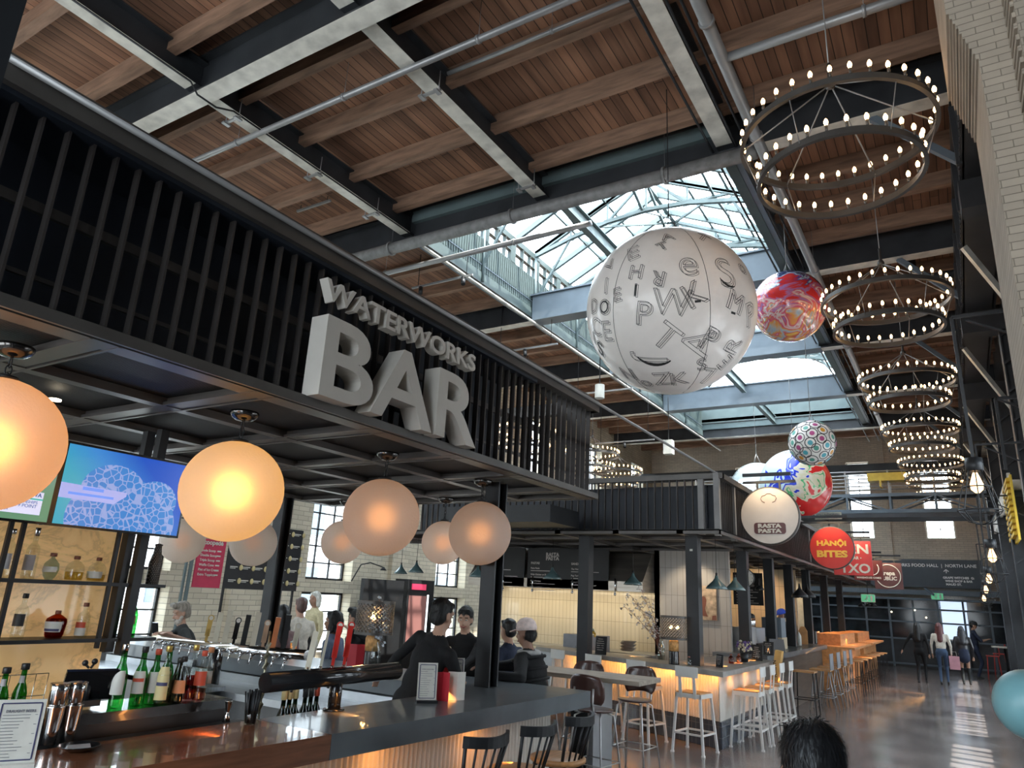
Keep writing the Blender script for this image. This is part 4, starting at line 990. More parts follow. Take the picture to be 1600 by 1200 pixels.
wsp = [(-3.20, 10.06, -8, 'white metal stool facing the island front, its whole back turned to the viewer'), (-3.98, 10.28, -14, 'white metal stool on the island front, half hidden by the high table'), (-4.75, 10.55, -18, 'white metal stool further along the island front, behind the brown shell stools'), (-5.5, 10.85, -20, 'white metal stool at the far left of the island front'),
       (-2.72, 11.02, 90, 'white metal stool on the aisle side of the island, nearest its corner'), (-2.70, 11.56, 90, 'second white stool along the aisle side of the island'), (-2.68, 12.12, 90, 'third white stool along the aisle side of the island'), (-2.66, 12.70, 90, 'fourth white stool on the aisle side, carrying a tall wooden block')]
for i, (x, y, a, lab) in enumerate(wsp):
    if i == 0: place(s0, (x, y, 0), math.radians(a)); s0['label'] = lab; s0['group'] = GW
    else: dup(s0, (x, y, 0), math.radians(a), lab)
wb = MB(); R = Euler((.0, math.radians(10), 0)).to_matrix(); wb.cbox((-2.66, 12.72, .975), (.10, .18, .46), R); wo = T('wooden_block', wb, pm('stamped_oak_block', (.55,.33,.10), .5, var=.15, scale=8), 'tall stamped wooden block standing on a white stool', 'box')
k = MB(); 
text(k, 'NAPKIN', .07, (-2.66-.03, 12.625, .93), (0, 0, -1), (1, 0, 0), .001, .002); k.build('stamped_mark', LAB['blackcap'], wo)
# brown shell stools
SHELL = pm('brown_moulded_shell', (.07,.032,.025), .3, var=.15, coat=.4)
def shell_stool():
    t = thing('shell_stool', '', 'stool', (0,0,0))
    m = MB(); nu, nv = 12, 8; vs = []; 
    for side in (0, 1):
        for j in range(nv+1):
            for i in range(nu+1):
                u = -1+2*i/nu; v = j/nv; w = .205*(1-.25*abs(2*v-1)**3)
                x = u*w; z = .84+.27*v-.02*u*u; y = -.20-.05*v+.07*u*u+(.010 if side else 0)
                vs.append((x, y, z))
    st = (nu+1)*(nv+1); fs = []
    for j in range(nv):
        for i in range(nu):
            a = j*(nu+1)+i; fs += [(a, a+1, a+nu+2, a+nu+1), (a+st, a+st+nu+1, a+st+nu+2, a+st+1)]
    for i in range(nu): fs += [(i, i+st, i+1+st, i+1), (nv*(nu+1)+i, nv*(nu+1)+i+1, nv*(nu+1)+i+1+st, nv*(nu+1)+i+st)]
    for j in range(nv): a = j*(nu+1); b = a+nu; fs += [(a, a+nu+1, a+nu+1+st, a+st), (b, b+st, b+nu+1+st, b+nu+1)]
    m.add(vs, fs, 0, True); m.build('backrest', SHELL, t, w=False)
    m = MB(); m.lathe([(0,.742),(.17,.742),(.195,.755),(.195,.765),(.18,.768),(0,.760)], (0,0,0), 24); m.build('seat', SHELL, t, w=False)
    CR = pm('pale_metal_frame', (.50,.49,.47), .3, .6)
    for sx in (-1, 1):
        m = MB(); m.path([(sx*.11, -.215, .98), (sx*.11, -.225, .84), (sx*.11, -.20, .75), (sx*.09, -.08, .735), (sx*.12, .12, .735)], .011, 8); m.build('back_arm', CR, t, w=False)
        for sy in (-1, 1):
            m = MB(); m.path([(sx*.11, sy*.06, .735), (sx*.15, sy*.14, .70), (sx*.22, sy*.215, 0)], .010, 8); m.build('leg', CR, t, w=False)
    m = MB()
    for a, b in (((-1,-1),(1,-1)), ((1,-1),(1,1)), ((1,1),(-1,1)), ((-1,1),(-1,-1))): m.tube((a[0]*.195, a[1]*.19, .27), (b[0]*.195, b[1]*.19, .27), .007, n=8)
    m.build('foot_ring', CR, t, w=False)
    return t
b0_ = shell_stool(); GB = 'brown shell stools around the high table'
for i, (x, y, a, lab) in enumerate([(-3.38, 7.32, -6, 'brown shell stool on the near side of the high table, back toward the viewer'), (-4.02, 7.25, 0, 'brown shell stool next to the puffer jacket, near side of the high table'),
        (-3.38, 8.42, 176, 'brown shell stool behind the free end of the high table'), (-4.05, 8.45, 184, 'brown shell stool behind the middle of the high table')]):
    if i == 0: place(b0_, (x, y, 0), math.radians(a)); b0_['label'] = lab; b0_['group'] = GB
    else: dup(b0_, (x, y, 0), math.radians(a), lab)
HT = thing('high_table', 'high communal table with grey timber top on thick slab legs', 'table', (-4.0, 7.9, 0))
m = MB(); m.box(-5.6, -2.98, 7.55, 8.2, 1.0, 1.045); m.build('table_top', pm('weathered_top', (.30,.25,.20), .45, var=.3, scale=3, stretch=(.5,8,8)), HT)
m = MB(); m.box(-3.60, -3.53, 7.62, 8.12, 0, 1.0); m.build('leg', M['pipe'], HT); m = MB(); m.box(-3.80, -3.60, 7.62, 8.12, 0, 1.0); m.build('leg', M['black'], HT); m = MB(); m.box(-5.5, -5.4, 7.62, 8.12, 0, 1.0); m.build('leg', M['black'], HT)
# grey plastic stools and dark stools down the aisle
GP = pm('grey_plastic_shell', (.20,.20,.21), .45, var=.06)
def grey_stool():
    t = thing('grey_stool', '', 'stool', (0,0,0))
    m = MB(); m.cbox((0, .02, .74), (.40, .38, .03)); m.build('seat', SEATW, t, w=False)
    m = MB(); n = 8
    for i in range(n):
        a = -.20+.40*i/n; b = a+.40/n; m.beam((a, -.20+.6*a*a, .90), (b+.002, -.20+.6*b*b, .90), .014, .30)
    m.build('backrest', GP, t, w=False)
    for sx in (-1, 1):
        for sy in (-1, 1): m = MB(); m.tube((sx*.14, sy*.13, .73), (sx*.21, sy*.24, 0), .009, n=6); m.build('leg', M['pipe'], t, w=False)
    m = MB()
    for a, b in (((-1,-1),(1,-1)), ((1,-1),(1,1)), ((1,1),(-1,1)), ((-1,1),(-1,-1))): m.tube((a[0]*.19, a[1]*.20, .25), (b[0]*.19, b[1]*.20, .25), .007, n=6)
    m.build('foot_ring', M['pipe'], t, w=False)
    return t
g0_ = grey_stool()
for i, (x, y, lab) in enumerate([(-2.52, 16.1, 'grey shell stool with wooden seat at the second stall, nearest'), (-2.50, 16.9, 'grey shell stool, second in the row of four'), (-2.48, 17.7, 'grey shell stool, third in the row of four'), (-2.46, 18.5, 'grey shell stool, last in the row of four')]):
    if i == 0: place(g0_, (x, y, 0), PI/2); g0_['label'] = lab; g0_['group'] = 'grey shell stools at the second stall'
    else: dup(g0_, (x, y, 0), PI/2, lab)
def low_stool():
    t = thing('backless_stool', '', 'stool', (0,0,0))
    m = MB(); m.box(-.2, .2, -.2, .2, .72, .745); m.build('seat', SEATW, t, w=False)
    for sx in (-1, 1):
        for sy in (-1, 1): m = MB(); m.beam((sx*.17, sy*.17, .72), (sx*.2, sy*.2, 0), .02, .02); m.build('leg', M['black'], t, w=False)
    m = MB()
    for a, b in (((-1,-1),(1,-1)), ((1,-1),(1,1)), ((1,1),(-1,1)), ((-1,1),(-1,-1))): m.beam((a[0]*.19, a[1]*.19, .25), (b[0]*.19, b[1]*.19, .25), .015, .015)
    m.build('foot_ring', M['black'], t, w=False)
    return t
l0 = low_stool(); place(l0, (-2.72, 15.35, 0)); l0['label'] = 'backless metal stool with a wooden seat just before the grey stools'
for i in range(7):
    dup(l0, (-2.42+.02*i, 20.0+i*.85, 0), 0, 'dark backless stool number %s along the glowing timber counters' % ['one', 'two', 'three', 'four', 'five', 'six', 'seven'][i], 'dark stools along the timber counters')
# ------------------------------------------------------------------ second pavilion and its stalls
P2X, P2Y, P2Z = -2.81, 10.2, 2.82
PV2 = thing('stall_pavilion', 'long black slatted pavilion over the food stalls beyond the bar', 'canopy', (-5.5, 12, 0))
b = MB(); b.box(-10.2, P2X, P2Y, P2Y+.02, P2Z, P2Z+.06); b.box(P2X-.02, P2X, P2Y, 30.5, P2Z, P2Z+.06); b.box(-8.6, P2X, P2Y, P2Y+.25, P2Z+.045, P2Z+.06); b.box(P2X-.25, P2X, P2Y, 30.5, P2Z+.045, P2Z+.06)
b.build('fascia_band', M['bronze'], PV2)
b = MB(); b.box(-8.6, P2X+.03, P2Y+.08, P2Y+.18, 3.62, 3.70); b.box(P2X-.13, P2X+.03, P2Y+.1, 30.5, 3.62, 3.70); b.build('top_rail', M['bronze'], PV2)
b = MB(); slat_screen(b, (-8.5, P2Y+.13), (P2X-.30, P2Y+.13), P2Z+.06, 3.62, .117, .05); slat_screen(b, (P2X-.06, P2Y+.15), (P2X-.06, 30.4), P2Z+.06, 3.62, .10, .045)
b.build('slats', M['slat'], PV2)
b = MB()
for y in (P2Y+.1, 11.15, 17.6, 24.0): b.box(P2X-.1, P2X-.02, y-.04, y+.04, P2Z-.02, 3.70)
b.box(P2X-.34, P2X-.26, P2Y+.09, P2Y+.17, P2Z, 3.66)
b.build('corner_posts', pm('pale_post', (.17,.165,.16), .4, .3), PV2)
b = MB(); b.box(-8.6, P2X-.22, P2Y+.55, P2Y+.57, P2Z+.06, 3.6); b.box(P2X-.35, P2X-.33, P2Y+.5, 30.5, P2Z+.06, 3.6); b.build('void_shade_panel', M['slat_shade'], PV2)  # added dark sheets give the stall slats the same shaded void
b = MB()
for x in (-3.4, -4.4, -5.4, -6.6, -7.8, -9.0): b.box(x-.05, x+.05, P2Y, 30.5, P2Z, P2Z+.05)
for y in np.arange(P2Y+1.0, 30, 1.25): b.box(-10.2, P2X-.05, y-.05, y+.05, P2Z+.005, P2Z+.05)
b.build('soffit_grid', M['soffit_bar'], PV2)
b = MB(); b.box(-10.2, P2X-.02, P2Y, 30.5, P2Z+.055, P2Z+.07); b.build('woven_panel', M['mesh'], PV2)
for x, y, z0 in [(-3.34, 10.62, 1.02), (-5.08, 10.6, 0), (-3.34, 13.5, 1.02), (-3.34, 15.6, 1.02), (-3.34, 17.6, 1.07), (-3.34, 19.8, 1.07), (-3.34, 22.6, 1.07), (-3.34, 25.6, 1.07)]:
    b = MB(); b.box(x-.09, x+.09, y-.09, y+.09, z0, P2Z); b.build('column', M['black'], PV2)
b = MB(); b.box(-3.34-.02, -3.34+.02, 10.52, 10.535, 2.60, 2.63); b.build('alarm_point', LAB['white'], PV2)
m = MB(); m.box(-7.0, -5.0, 9.2, 10.15, 2.9, 3.15); m.build('air_duct', M['black'], PV2)
# corner island
IS = thing('corner_island', 'white ribbed island counter glowing orange under its grey top', 'counter', (-4, 11, 0))
m = MB(); m.prism([(-2.78, 9.98), (-2.76, 13.1), (-3.75, 13.1), (-3.75, 11.0), (-6.4, 12.1), (-6.4, 11.42)], .955, 1.02, 'z'); m.build('counter_top', M['grey_top'], IS)
TILE = bricklike('dark_blue_tiles', (.04,.055,.075), (.03,.04,.06), (.10,.11,.12), 'XZ', .07, .14, .004, .15, 0, nvar=.2)
TILEY = bricklike('dark_blue_tiles_side', (.04,.055,.075), (.03,.04,.06), (.10,.11,.12), 'YZ', .07, .14, .004, .15, 0, nvar=.2)
m = MB(); m.corr((-6.3, 11.85), (-2.99, 10.52), .34, .955, .05, .012); m.corr((-2.99, 10.52), (-2.97, 13.1), .34, .955, .05, .012); m.build('ribbed_front', M['rib_white'], IS)
m = MB(); m.prism([(-6.3, 11.87), (-3.0, 10.55), (-2.98, 13.1), (-3.6, 13.1), (-3.6, 11.3), (-6.3, 12.35)], 0, .945, 'z'); m.build('carcass', M['black'], IS)
m = MB(); m.beam((-6.3, 11.84, .17), (-2.98, 10.51, .17), .02, .33); m.build('tiled_base', TILE, IS)
m = MB(); m.beam((-2.975, 10.5, .17), (-2.955, 13.1, .17), .02, .33); m.build('tiled_base', TILEY, IS)
u = Vector((-.928, .372, 0))
for k in range(3): c = Vector((-2.98, 10.40, .935))+u*(.6+k*1.1); l = area('island_led', c, .03, 1.0, (.15, .6, -.8), 2.2, (1, .42, .11)); l.rotation_euler.rotate_axis('Z', 0); 
for k in range(4):
    c = Vector((-2.97, 10.4, .93))+u*(.3+k*.85); area('island_led', (c.x-.0, c.y-.06, .93), .7, .03, (.05, .55, -.85), 2.0, (1, .42, .10))
for k in range(3): area('island_led', (-2.86, 11.0+k*.85, .93), .03, .7, (-.55, 0, -.85), 2.0, (1, .42, .10))
# second stall counter and the glowing timber counters
m = MB(); m.box(-3.85, -2.92, 13.2, 19.6, .98, 1.07); C2 = thing('stall_counter', 'long dark stall counter behind the grey stools', 'counter', (-3.4, 16, 0)); m.build('counter_top', M['stone_top'], C2)
m = MB(); m.box(-3.8, -3.05, 13.2, 19.6, 0, .98); m.build('counter_body', pm('dark_timber_front', (.06,.045,.035), .4, var=.4, scale=3, stretch=(1,.5,5)), C2)
C3 = thing('timber_counter', 'glowing timber counter with slotted planter box at the far stalls', 'counter', (-3, 22, 0))
OW = pm('honey_timber', (.55,.25,.09), .4, var=.2, scale=4, stretch=(4,.5,4))
m = MB(); m.box(-3.4, -2.35, 19.9, 23.6, .98, 1.03); m.build('counter_top', OW, C3)
m = MB(); m.box(-3.3, -2.75, 20.6, 23.5, 1.03, 1.30); m.build('slotted_box', OW, C3)
m = MB(); m.box(-3.3, -2.65, 19.9, 23.6, 0, .98); m.build('counter_body', OW, C3)
C4 = thing('timber_counter', 'last timber counter before the glazed end wall', 'counter', (-3, 26, 0))
m = MB(); m.box(-3.4, -2.35, 24.0, 27.4, .98, 1.03); m.build('counter_top', OW, C4); m = MB(); m.box(-3.3, -2.6, 24.0, 27.4, 0, .98); m.build('counter_body', OW, C4)
m = MB(); m.box(-3.3, -2.75, 24.2, 27.2, 1.03, 1.28); m.build('slotted_box', OW, C4)
for y in (20.6, 22.6, 25.0, 26.6): spot('counter_fill_spot', (-2.95, y, 2.76), (-2.85, y, 1.0), 95, (1, .52, .18), 1.3)  # fill spots added under the soffit to light the counters; no fixtures there
area('counter_glow', (-2.42, 21.7, .96), .1, 3.2, (-.5, 0, -.8), 12, (1, .5, .16))
# kitchen walls: cream stacked tiles
CTX = bricklike('cream_stacked_tiles', (.62,.55,.40), (.60,.53,.38), (.28,.24,.18), 'XZ', .085, .36, .003, .25, 0, nvar=.06, coat=.3)
CTG = bricklike('grey_stacked_tiles', (.44,.40,.35), (.42,.38,.33), (.16,.14,.12), 'XZ', .115, .50, .003, .3, 0, nvar=.06)
m = MB(); m.box(-9.0, -4.95, 14.0, 14.1, .9, 2.6); S('partition_wall', m, CTX, 'cream tiled kitchen wall')
m = MB(); m.box(-5.05, -3.62, 13.6, 13.7, 0, P2Z); m.box(-5.05, -4.95, 13.6, 14.1, 0, P2Z); S('partition_wall', m, CTG, 'grey tiled wall beside the kitchen')
m = MB(); m.box(-9.0, -3.6, 19.8, 19.9, 0, P2Z); S('partition_wall', m, bricklike('warm_tiles', (.60,.46,.30), (.58,.44,.28), (.3,.22,.14), 'XZ', .16, .6, .004, .3, 0, nvar=.05), 'warm tiled wall of the coffee stall')
m = MB(); m.box(-9, -4.2, 25.0, 25.1, 0, P2Z); S('partition_wall', m, pm('plain_cream_panel', (.5,.44,.34), .6), 'cream wall of the far stall')
area('hood_light', (-7.0, 13.45, 1.98), 3.8, .08, (0, .35, -1), 17, (1, .80, .52)); spot('kitchen_spot', (-4.2, 12.9, 2.75), (-4.3, 13.6, 1.7), 30, (1, .85, .65), 1.6)
spot('stall_spot', (-4.6, 18.6, 2.75), (-4.8, 19.8, 1.5), 60, (1, .7, .4), 1.9); spot('stall_spot', (-5.0, 23.8, 2.75), (-5.0, 25.0, 1.5), 60, (1, .85, .6), 1.9)
HD = thing('range_hood', 'stainless extractor hood above the cream tiled kitchen wall', 'hood', (-6.5, 13.5, 2))
m = MB(); m.prism([(13.0, 2.02), (14.0, 2.02), (14.0, 2.75), (13.5, 2.75), (13.0, 2.2)], -9.0, -5.06, 'x'); m.build('canopy', pm('hood_steel', (.42,.38,.33), .3, .8, var=.2, scale=3, stretch=(.4,1,6)), HD)
for x in (-8.1, -7.4, -6.5, -5.6): m = MB(); m.tube((x, 12.97, 2.25), (x, 12.97, 1.98), .014); m.ball((x, 12.97, 1.96), .03, 8); m.build('light_bracket', M['chrome'], HD)
def menu_board(y, xa, xb, za, zb, label, cols, logo=None):
    t = thing('menu_board', label, 'menu board', ((xa+xb)/2, y, (za+zb)/2))
    m = MB(); m.box(xa, xb, y, y+.03, za, zb); m.build('panel', pm('charcoal_board', (.022,.022,.022), .5), t)
    k = MB(); W = pm('board_ink', (.55,.50,.46), .6) if 'board_ink' not in bpy.data.materials else bpy.data.materials['board_ink']
    if logo: 
        for i, ln in enumerate(logo): text(k, ln, .10, ((xa+xb)/2-.18*(xb-xa), y-.003, zb-.13-i*.075), (1,0,0), (0,0,1), .001, .004, fitw=.30)
    for (cx_, head, items) in cols:
        text(k, head, .06, (cx_, y-.003, zb-.30), (1,0,0), (0,0,1), .001, .002, align='LEFT')
        z = zb-.40
        for it in items:
            text(k, it, .045, (cx_, y-.003, z), (1,0,0), (0,0,1), .001, .001, align='LEFT'); z -= .05
            L = random.uniform(.45, .75)*(xb-xa)/len(cols); k.box(cx_, cx_+L, y-.003, y, z-.006, z+.006); z -= .075
    k.build('chalk_text', W, t)
    return t
menu_board(13.0, -7.55, -5.75, 2.03, 2.80, 'black menu board of the pasta stall with two text columns', [(-7.47, 'PASTAS', ['Pasta Rasta', 'With Chicken or Shrimp', 'Pasta Puttana', 'Without Chicken']), (-6.55, 'SANDWICHES', ['The Vincent', 'Pop Turban', 'Curry Shrimp Roll'])], ['RASTA', 'PASTA'])
menu_board(13.0, -8.6, -7.62, 2.03, 2.80, 'second black menu board, left of the pasta stall board', [(-8.5, 'SIDES', ['Shrimp', 'Chicken', 'Platter'])])
menu_board(18.2, -4.75, -4.05, 1.90, 2.65, 'narrow coffee stall menu board with white lists', [(-4.68, 'HOT', ['Latte', 'Mocha', 'Tea']), (-4.38, 'ICED', ['Latte', 'Chai', 'Tonic'])])
# things on the kitchen side
TEAL = pm('teal_enamel', (.09,.15,.155), .25, var=.05, coat=.5)
def pend(x, y, z, label, mat=TEAL, r=.17, group='enamel pendant lamps in the pasta stall', shape=0, on=2.5):
    t = thing('pendant_lamp', label, 'lamp', (x, y, z), 0, group)
    prof = [(.022,.19),(.03,.15),(.06,.11),(r*.80,.045),(r,.0),(r-.006,-.002),(r*.78,.04),(.05,.10),(.01,.14)] if shape == 0 else [(.012,.30),(.03,.2),(.05,.17),(r,.05),(r,.0),(r-.01,.0),(r-.01,.04),(.04,.15)] if shape == 1 else [(r*math.cos(a), r*math.sin(a)) for a in np.linspace(0, PI/2, 9)]+[(.0,.99*r)]
    if shape == 2: prof = [(r-.012, 0)]+prof
    m = MB(); m.lathe(prof, (0,0,0), 28, cap=False); m.build('lamp_shade', mat, t, w=False)
    m = MB(); m.tube((0,0,.15), (0,0,P2Z-z), .004, n=6); m.tube((0,0,.18 if shape == 0 else .1), (0,0,.23), .016, n=10); m.build('cord', M['black'], t, w=False)
    m = MB(); m.ball((0,0,.04), .04, 12); m.build('bulb', em('lamp_bulb', (1,.8,.5), on), t, w=False)
    return t
for px, py, y, lab, r in ((863, 903, 10.9, 'teal enamel pendant hanging before the pasta menu board', .165), (989, 912, 11.6, 'teal enamel pendant left of the blossom branches', .16), (1120, 918, 10.95, 'teal enamel pendant, left one of the pair near the round clock', .165), (1149, 920, 11.6, 'teal enamel pendant, right one of the pair near the round clock', .16),
       (650, 893, 11.2, 'dark teal pendant seen between the pavilion posts, over the lit tray table', .155), (746, 900, 11.2, 'dark teal pendant half hidden by the bar pavilion column', .155), (626, 895, 12.2, 'dark teal pendant behind the inner pavilion post', .15)):
    q = at(px, py, y=y); pend(q.x, y, q.z-.02, lab, r=r)
q = at(1187, 922, y=15.5); pend(q.x, 15.5, q.z, 'small black dome pendant right of the round clock', M['black'], .09, None, 2)
for px, y, lab in ((1250, 17.0, 'black bell pendant, left one of the pair at the coffee stall'), (1262, 17.8, 'black bell pendant, right one of the pair at the coffee stall')):
    q = at(px, 934, y=y); pend(q.x, y, q.z, lab, M['black'], .17, 'black bell pendants at the coffee stall', 1, 4)
for px, lab in ((1350, 'first'), (1361, 'second'), (1369, 'third')):
    q = at(px-4, 948, y=28.4); t = pend(q.x, 28.4, q.z, lab+' of three small round lamps glowing white at the far stall', M['black'], .11, 'small round lamps at the far stall', 2, 9)
def round_tag(name, c, r, nrm_y, mat, label, cat):
    m = MB(); m.tube((c[0], c[1], c[2]), (c[0], c[1]-.03, c[2]), r, n=32, sm=False); return T(name, m, mat, label, cat)
q = at(1165, 903, y=13.55); CK = thing('wall_clock', 'round pale wall clock above the coffee stall', 'clock', q)
m = MB(); m.tube((0,.0,0), (0,-.03,0), .15, n=32, sm=False); m.build('clock_face', LAB['white'], CK, w=False)
m = MB(); m.lathe([(.15,0),(.16,0),(.16,.04),(.15,.04)], (0,0,0), 32, R=Matrix.Rotation(PI/2, 3, 'X'), cap=False); m.build('rim', M['black'], CK, w=False)
m = MB(); m.beam((0,-.034,0), (.05,-.034,.05), .005, .008, up=(0,1,0)); m.beam((0,-.034,0), (.07,-.034,-.08), .004, .006, up=(0,1,0)); m.build('clock_hands', M['black'], CK, w=False)
m = MB()
for i in range(12): a = i*PI/6; m.cbox((.125*math.cos(a), -.033, .125*math.sin(a)), (.012, .003, .012))
m.build('hour_marks', M['black'], CK, w=False)
# wall hanging with a head silhouette
q = at(1102, 942, y=13.55); PT = thing('wall_print', 'cloth print of a dark head silhouette with blossoms on the grey tiles', 'print', q)
m = MB(); m.box(-.21, .21, -.02, 0, -.30, .30); m.build('cloth', pm('blossom_cloth', (.50,.36,.24), .8, var=.45, scale=12), PT, w=False)
m = MB(); m.prism([(-.02,.12),(-.10,.10),(-.14,.04),(-.145,-.01),(-.165,-.05),(-.145,-.06),(-.145,-.10),(-.12,-.13),(-.06,-.12),(-.05,-.17),(-.08,-.22),(.05,-.24),(.02,-.17),(.0,-.10),(.02,-.03),(.03,.05),(.01,.10)], -.026, -.021, 'y'); m.prism([(-.17,-.28),(-.13,-.22),(-.07,-.24),(-.06,-.295),(-.17,-.295)], -.026, -.021, 'y'); m.prism([(.12,-.295),(.13,-.22),(.20,-.21),(.205,-.295)], -.026, -.021, 'y'); m.build('silhouette', LAB['brown'], PT, w=False)
# countertop objects on the island
IT = 1.02
def lamp_perf(loc, label, s=1.0):
    t = thing('perforated_lamp', label, 'lamp', loc)
    m = MB(); m.lathe([(0,0),(.075,0),(.075,.01),(.07,.17),(.07,.18)], (0,0,0), 24); m.build('base', M['black_gloss'], t, w=False)
    m = MB(); m.lathe([(.07,.18),(.072,.30),(.055,.33),(0,.335)], (0,0,0), 24); m.build('stone_body', pm('orange_mottled_stone', (.52,.28,.10), .6, var=.5, scale=25), t, w=False)
    m = MB(); n = 56; rr = .19; 
    # drum shade of punched sheet: a lattice with open cells
    rows = 15; vs = []; fs = []
    for j in range(rows+1):
        for i in range(n): a = 2*PI*(i+.5*(j % 2))/n; vs.append((rr*math.cos(a), rr*math.sin(a), .34+.31*j/rows))
    for j in range(rows):
        for i in range(n):
            a = j*n+i; b = j*n+(i+1) % n; c = (j+1)*n+(i+1) % n; d_ = (j+1)*n+i
            if (i+j) % 2 == 0 or j in (0, rows-1): fs.append((a, b, c, d_))
    m.add(vs, fs, 0, False); m.build('lamp_shade', M['bronze'], t, w=False)
    for z in (.34, .65): m = MB(); m.ring((0,0,z), rr, .006, .012, 40); m.build('shade_ring', M['bronze'], t, w=False)
    for dx in (-.045, .05): m = MB(); m.ball((dx,.02,.50), .022, 12); m.build('bulb', em('perf_bulb', (1,.55,.16), 60), t, w=False)
    return t
q = at(1045, 1031, z=IT+.0); q = Vector((-3.60, 10.45, IT)); lamp_perf(q, 'perforated drum lamp with an orange stone body on the corner island')
q = at(608, 1000, y=6.0); lamp_perf((q.x, 5.75, CT), 'perforated drum lamp glowing on the far bar behind the bartender')
def vase(loc, label, kind, h=.32, s=1):
    t = thing('flower_vase', label, 'vase', loc)
    m = MB(); m.lathe([(0,0),(.05,0),(.065,.10),(.055,.2),(.028,.26),(.03,h),(.026,h),(.024,.26),(.05,.2),(.06,.1),(.04,.006)], (0,0,0), 20); m.build('glass_vase', BG['clear'], t, w=False)
    st = MB(); fl = MB(); random.seed(hash(kind) % 100 if False else len(kind))
    dirs = {'blossom': [(-.50,.0,.92),(-.34,.05,1.02),(-.20,0,.88),(-.58,-.05,.74),(-.42,.05,.82)], 'tall': [(.02,.0,.62),(-.06,.04,.52),(.06,-.02,.48)]}[kind]
    for d_ in dirs:
        P0 = Vector((0,0,.05)); P1 = Vector((d_[0]*.15, d_[1]*.15, .40)); P2 = Vector((d_[0]*s, d_[1]*s, d_[2]))
        pts = [P0.lerp(P1, t_).lerp(P1.lerp(P2, t_), t_) for t_ in np.linspace(0, 1, 8)]
        st.path(pts, [.006-.0005*i for i in range(8)], 6)
        for k in range(3, 8):
            for _ in range(5 if kind == 'blossom' else 8):
                o = pts[k]+Vector((random.uniform(-.07,.07), random.uniform(-.05,.05), random.uniform(-.06,.06)))
                st.tube(pts[k], o, .0018, n=4)
                for a in range(4): 
                    v = Vector((random.uniform(-1,1), random.uniform(-1,1), random.uniform(-1,1))).normalized()*.020; w_ = v.cross(Vector((.3,.5,.8))).normalized()*.017
                    fl.add([o, o+v+w_, o+v*1.6, o+v-w_], [(0,1,2,3)])
    st.build('branches', LAB['brown'], t, w=False); fl.build('blossoms', pm('pale_blossom', (.74,.71,.69) if kind == 'blossom' else (.62,.68,.75), .7, var=.1), t, w=False)
    return t
q = at(925, 1030, y=10.9)
q = at(1029, 1032, z=IT); vase((q.x, q.y+.12, IT), 'glass vase of pale blossom branches on the island left of the perforated lamp', 'blossom')
vase((-5.05, 5.75, CT), 'glass vase of white flowers on the far bar beside the perforated lamp', 'tall')
def bouquet(loc, label, colA, colB):
    t = thing('flower_pot', label, 'flowers', loc); random.seed(int(loc[1]*100))
    m = MB(); m.lathe([(0,0),(.05,0),(.065,.13),(.06,.13),(.045,.01)], (0,0,0), 16); m.build('pot', M['black'], t, w=False)
    f = MB(); g = MB()
    for i in range(70):
        a = random.uniform(0, 2*PI); r = random.uniform(.0, .13); z = .16+random.uniform(0, .14)
        (f if i % 2 else g).ball((r*math.cos(a), r*math.sin(a), z), random.uniform(.012, .024), 8)
    f.build('blossoms', pm('bloom_'+label[:6].replace(' ', '_'), colA, .7, var=.3, scale=30), t, w=False); g.build('leaves', pm('leaf_'+label[:6].replace(' ', '_'), colB, .7, var=.4, scale=30), t, w=False)
    return t
bouquet(at(918, 1010, y=11.6), 'yellow and white bouquet on the kitchen counter', (.60,.36,.05), (.35,.38,.30)); bouquet((-3.05, 12.2, IT), 'purple and cream bouquet in a black pot at the island corner', (.10,.06,.20), (.55,.52,.38))
def tent_card(loc, rz, w, h, label, mat):
    t = thing('menu_stand', label, 'menu', loc, rz)
    R = Matrix.Rotation(-.12, 3, 'X'); m = MB(); m.cbox((0,0,h/2), (w, .01, h), R); m.build('board', mat, t, w=False)
    m = MB(); m.beam((-.03, -.012, 0), (0, -.012, h*.55), .006, .006); m.beam((.03, -.012, 0), (0, -.012, h*.55), .006, .006); m.build('easel', LAB['gold'] if False else M['chrome'], t, w=False)
    k = MB(); 
    for i in range(6): k.cbox(R@Vector((-.01, -.007, h*(.85-.12*i)-h/2))+Vector((0,0,h/2)), (w*random.uniform(.4,.7), .002, .006), R)
    k.build('menu_text', bpy.data.materials['board_ink'], t, w=False); return t
tent_card((-4.45+.0, 11.12-.22, IT) if False else (-4.98, 11.0, IT), 0, .19, .27, 'black menu board on an easel between bouquet and blossom vase', M['black'])
tent_card((-3.02, 10.7, IT), math.radians(-25), .12, .17, 'small tilted black card on the island tip', M['black']); tent_card((-2.98, 12.75, IT), math.radians(-10), .18, .24, 'black counter board in front of the espresso machine, left', M['black']); tent_card((-2.98, 13.6, CT), math.radians(-10), .18, .22, 'black counter board in front of the espresso machine, right', M['black'])
for i, (x, y, lab) in enumerate(((-5.55, 11.35, 'small glass jar with brown stopper left of the menu easel'), (-3.35, 10.35, 'tiny salt shaker beside the perforated lamp'), (-3.1, 11.6, 'small orange sauce bottle behind the tilted card'), (-3.05, 11.85, 'small pink sauce bottle beside the purple bouquet'))):
    bottle((x, y, IT), .14, 'squat' if i == 0 else 'tall', ['clear', 'clear', 'amber', 'pink'][i], lab, 'brown', None, (.2,.4), None)
m = MB(); m.box(-6.35, -5.6, 12.35, 12.75, .92, 1.22); T('glass_case', m, pm('pale_acrylic', (.30,.34,.40), .2, alpha=.8), 'low pale display case on the kitchen counter', 'display case')
m = MB()
for i in range(9): m.lathe([(0,0),(.09,0),(.13,.02),(.13,.025),(0,.012)], (-5.2+.02*(i % 3), 12.6, 1.0+.018*i), 18)
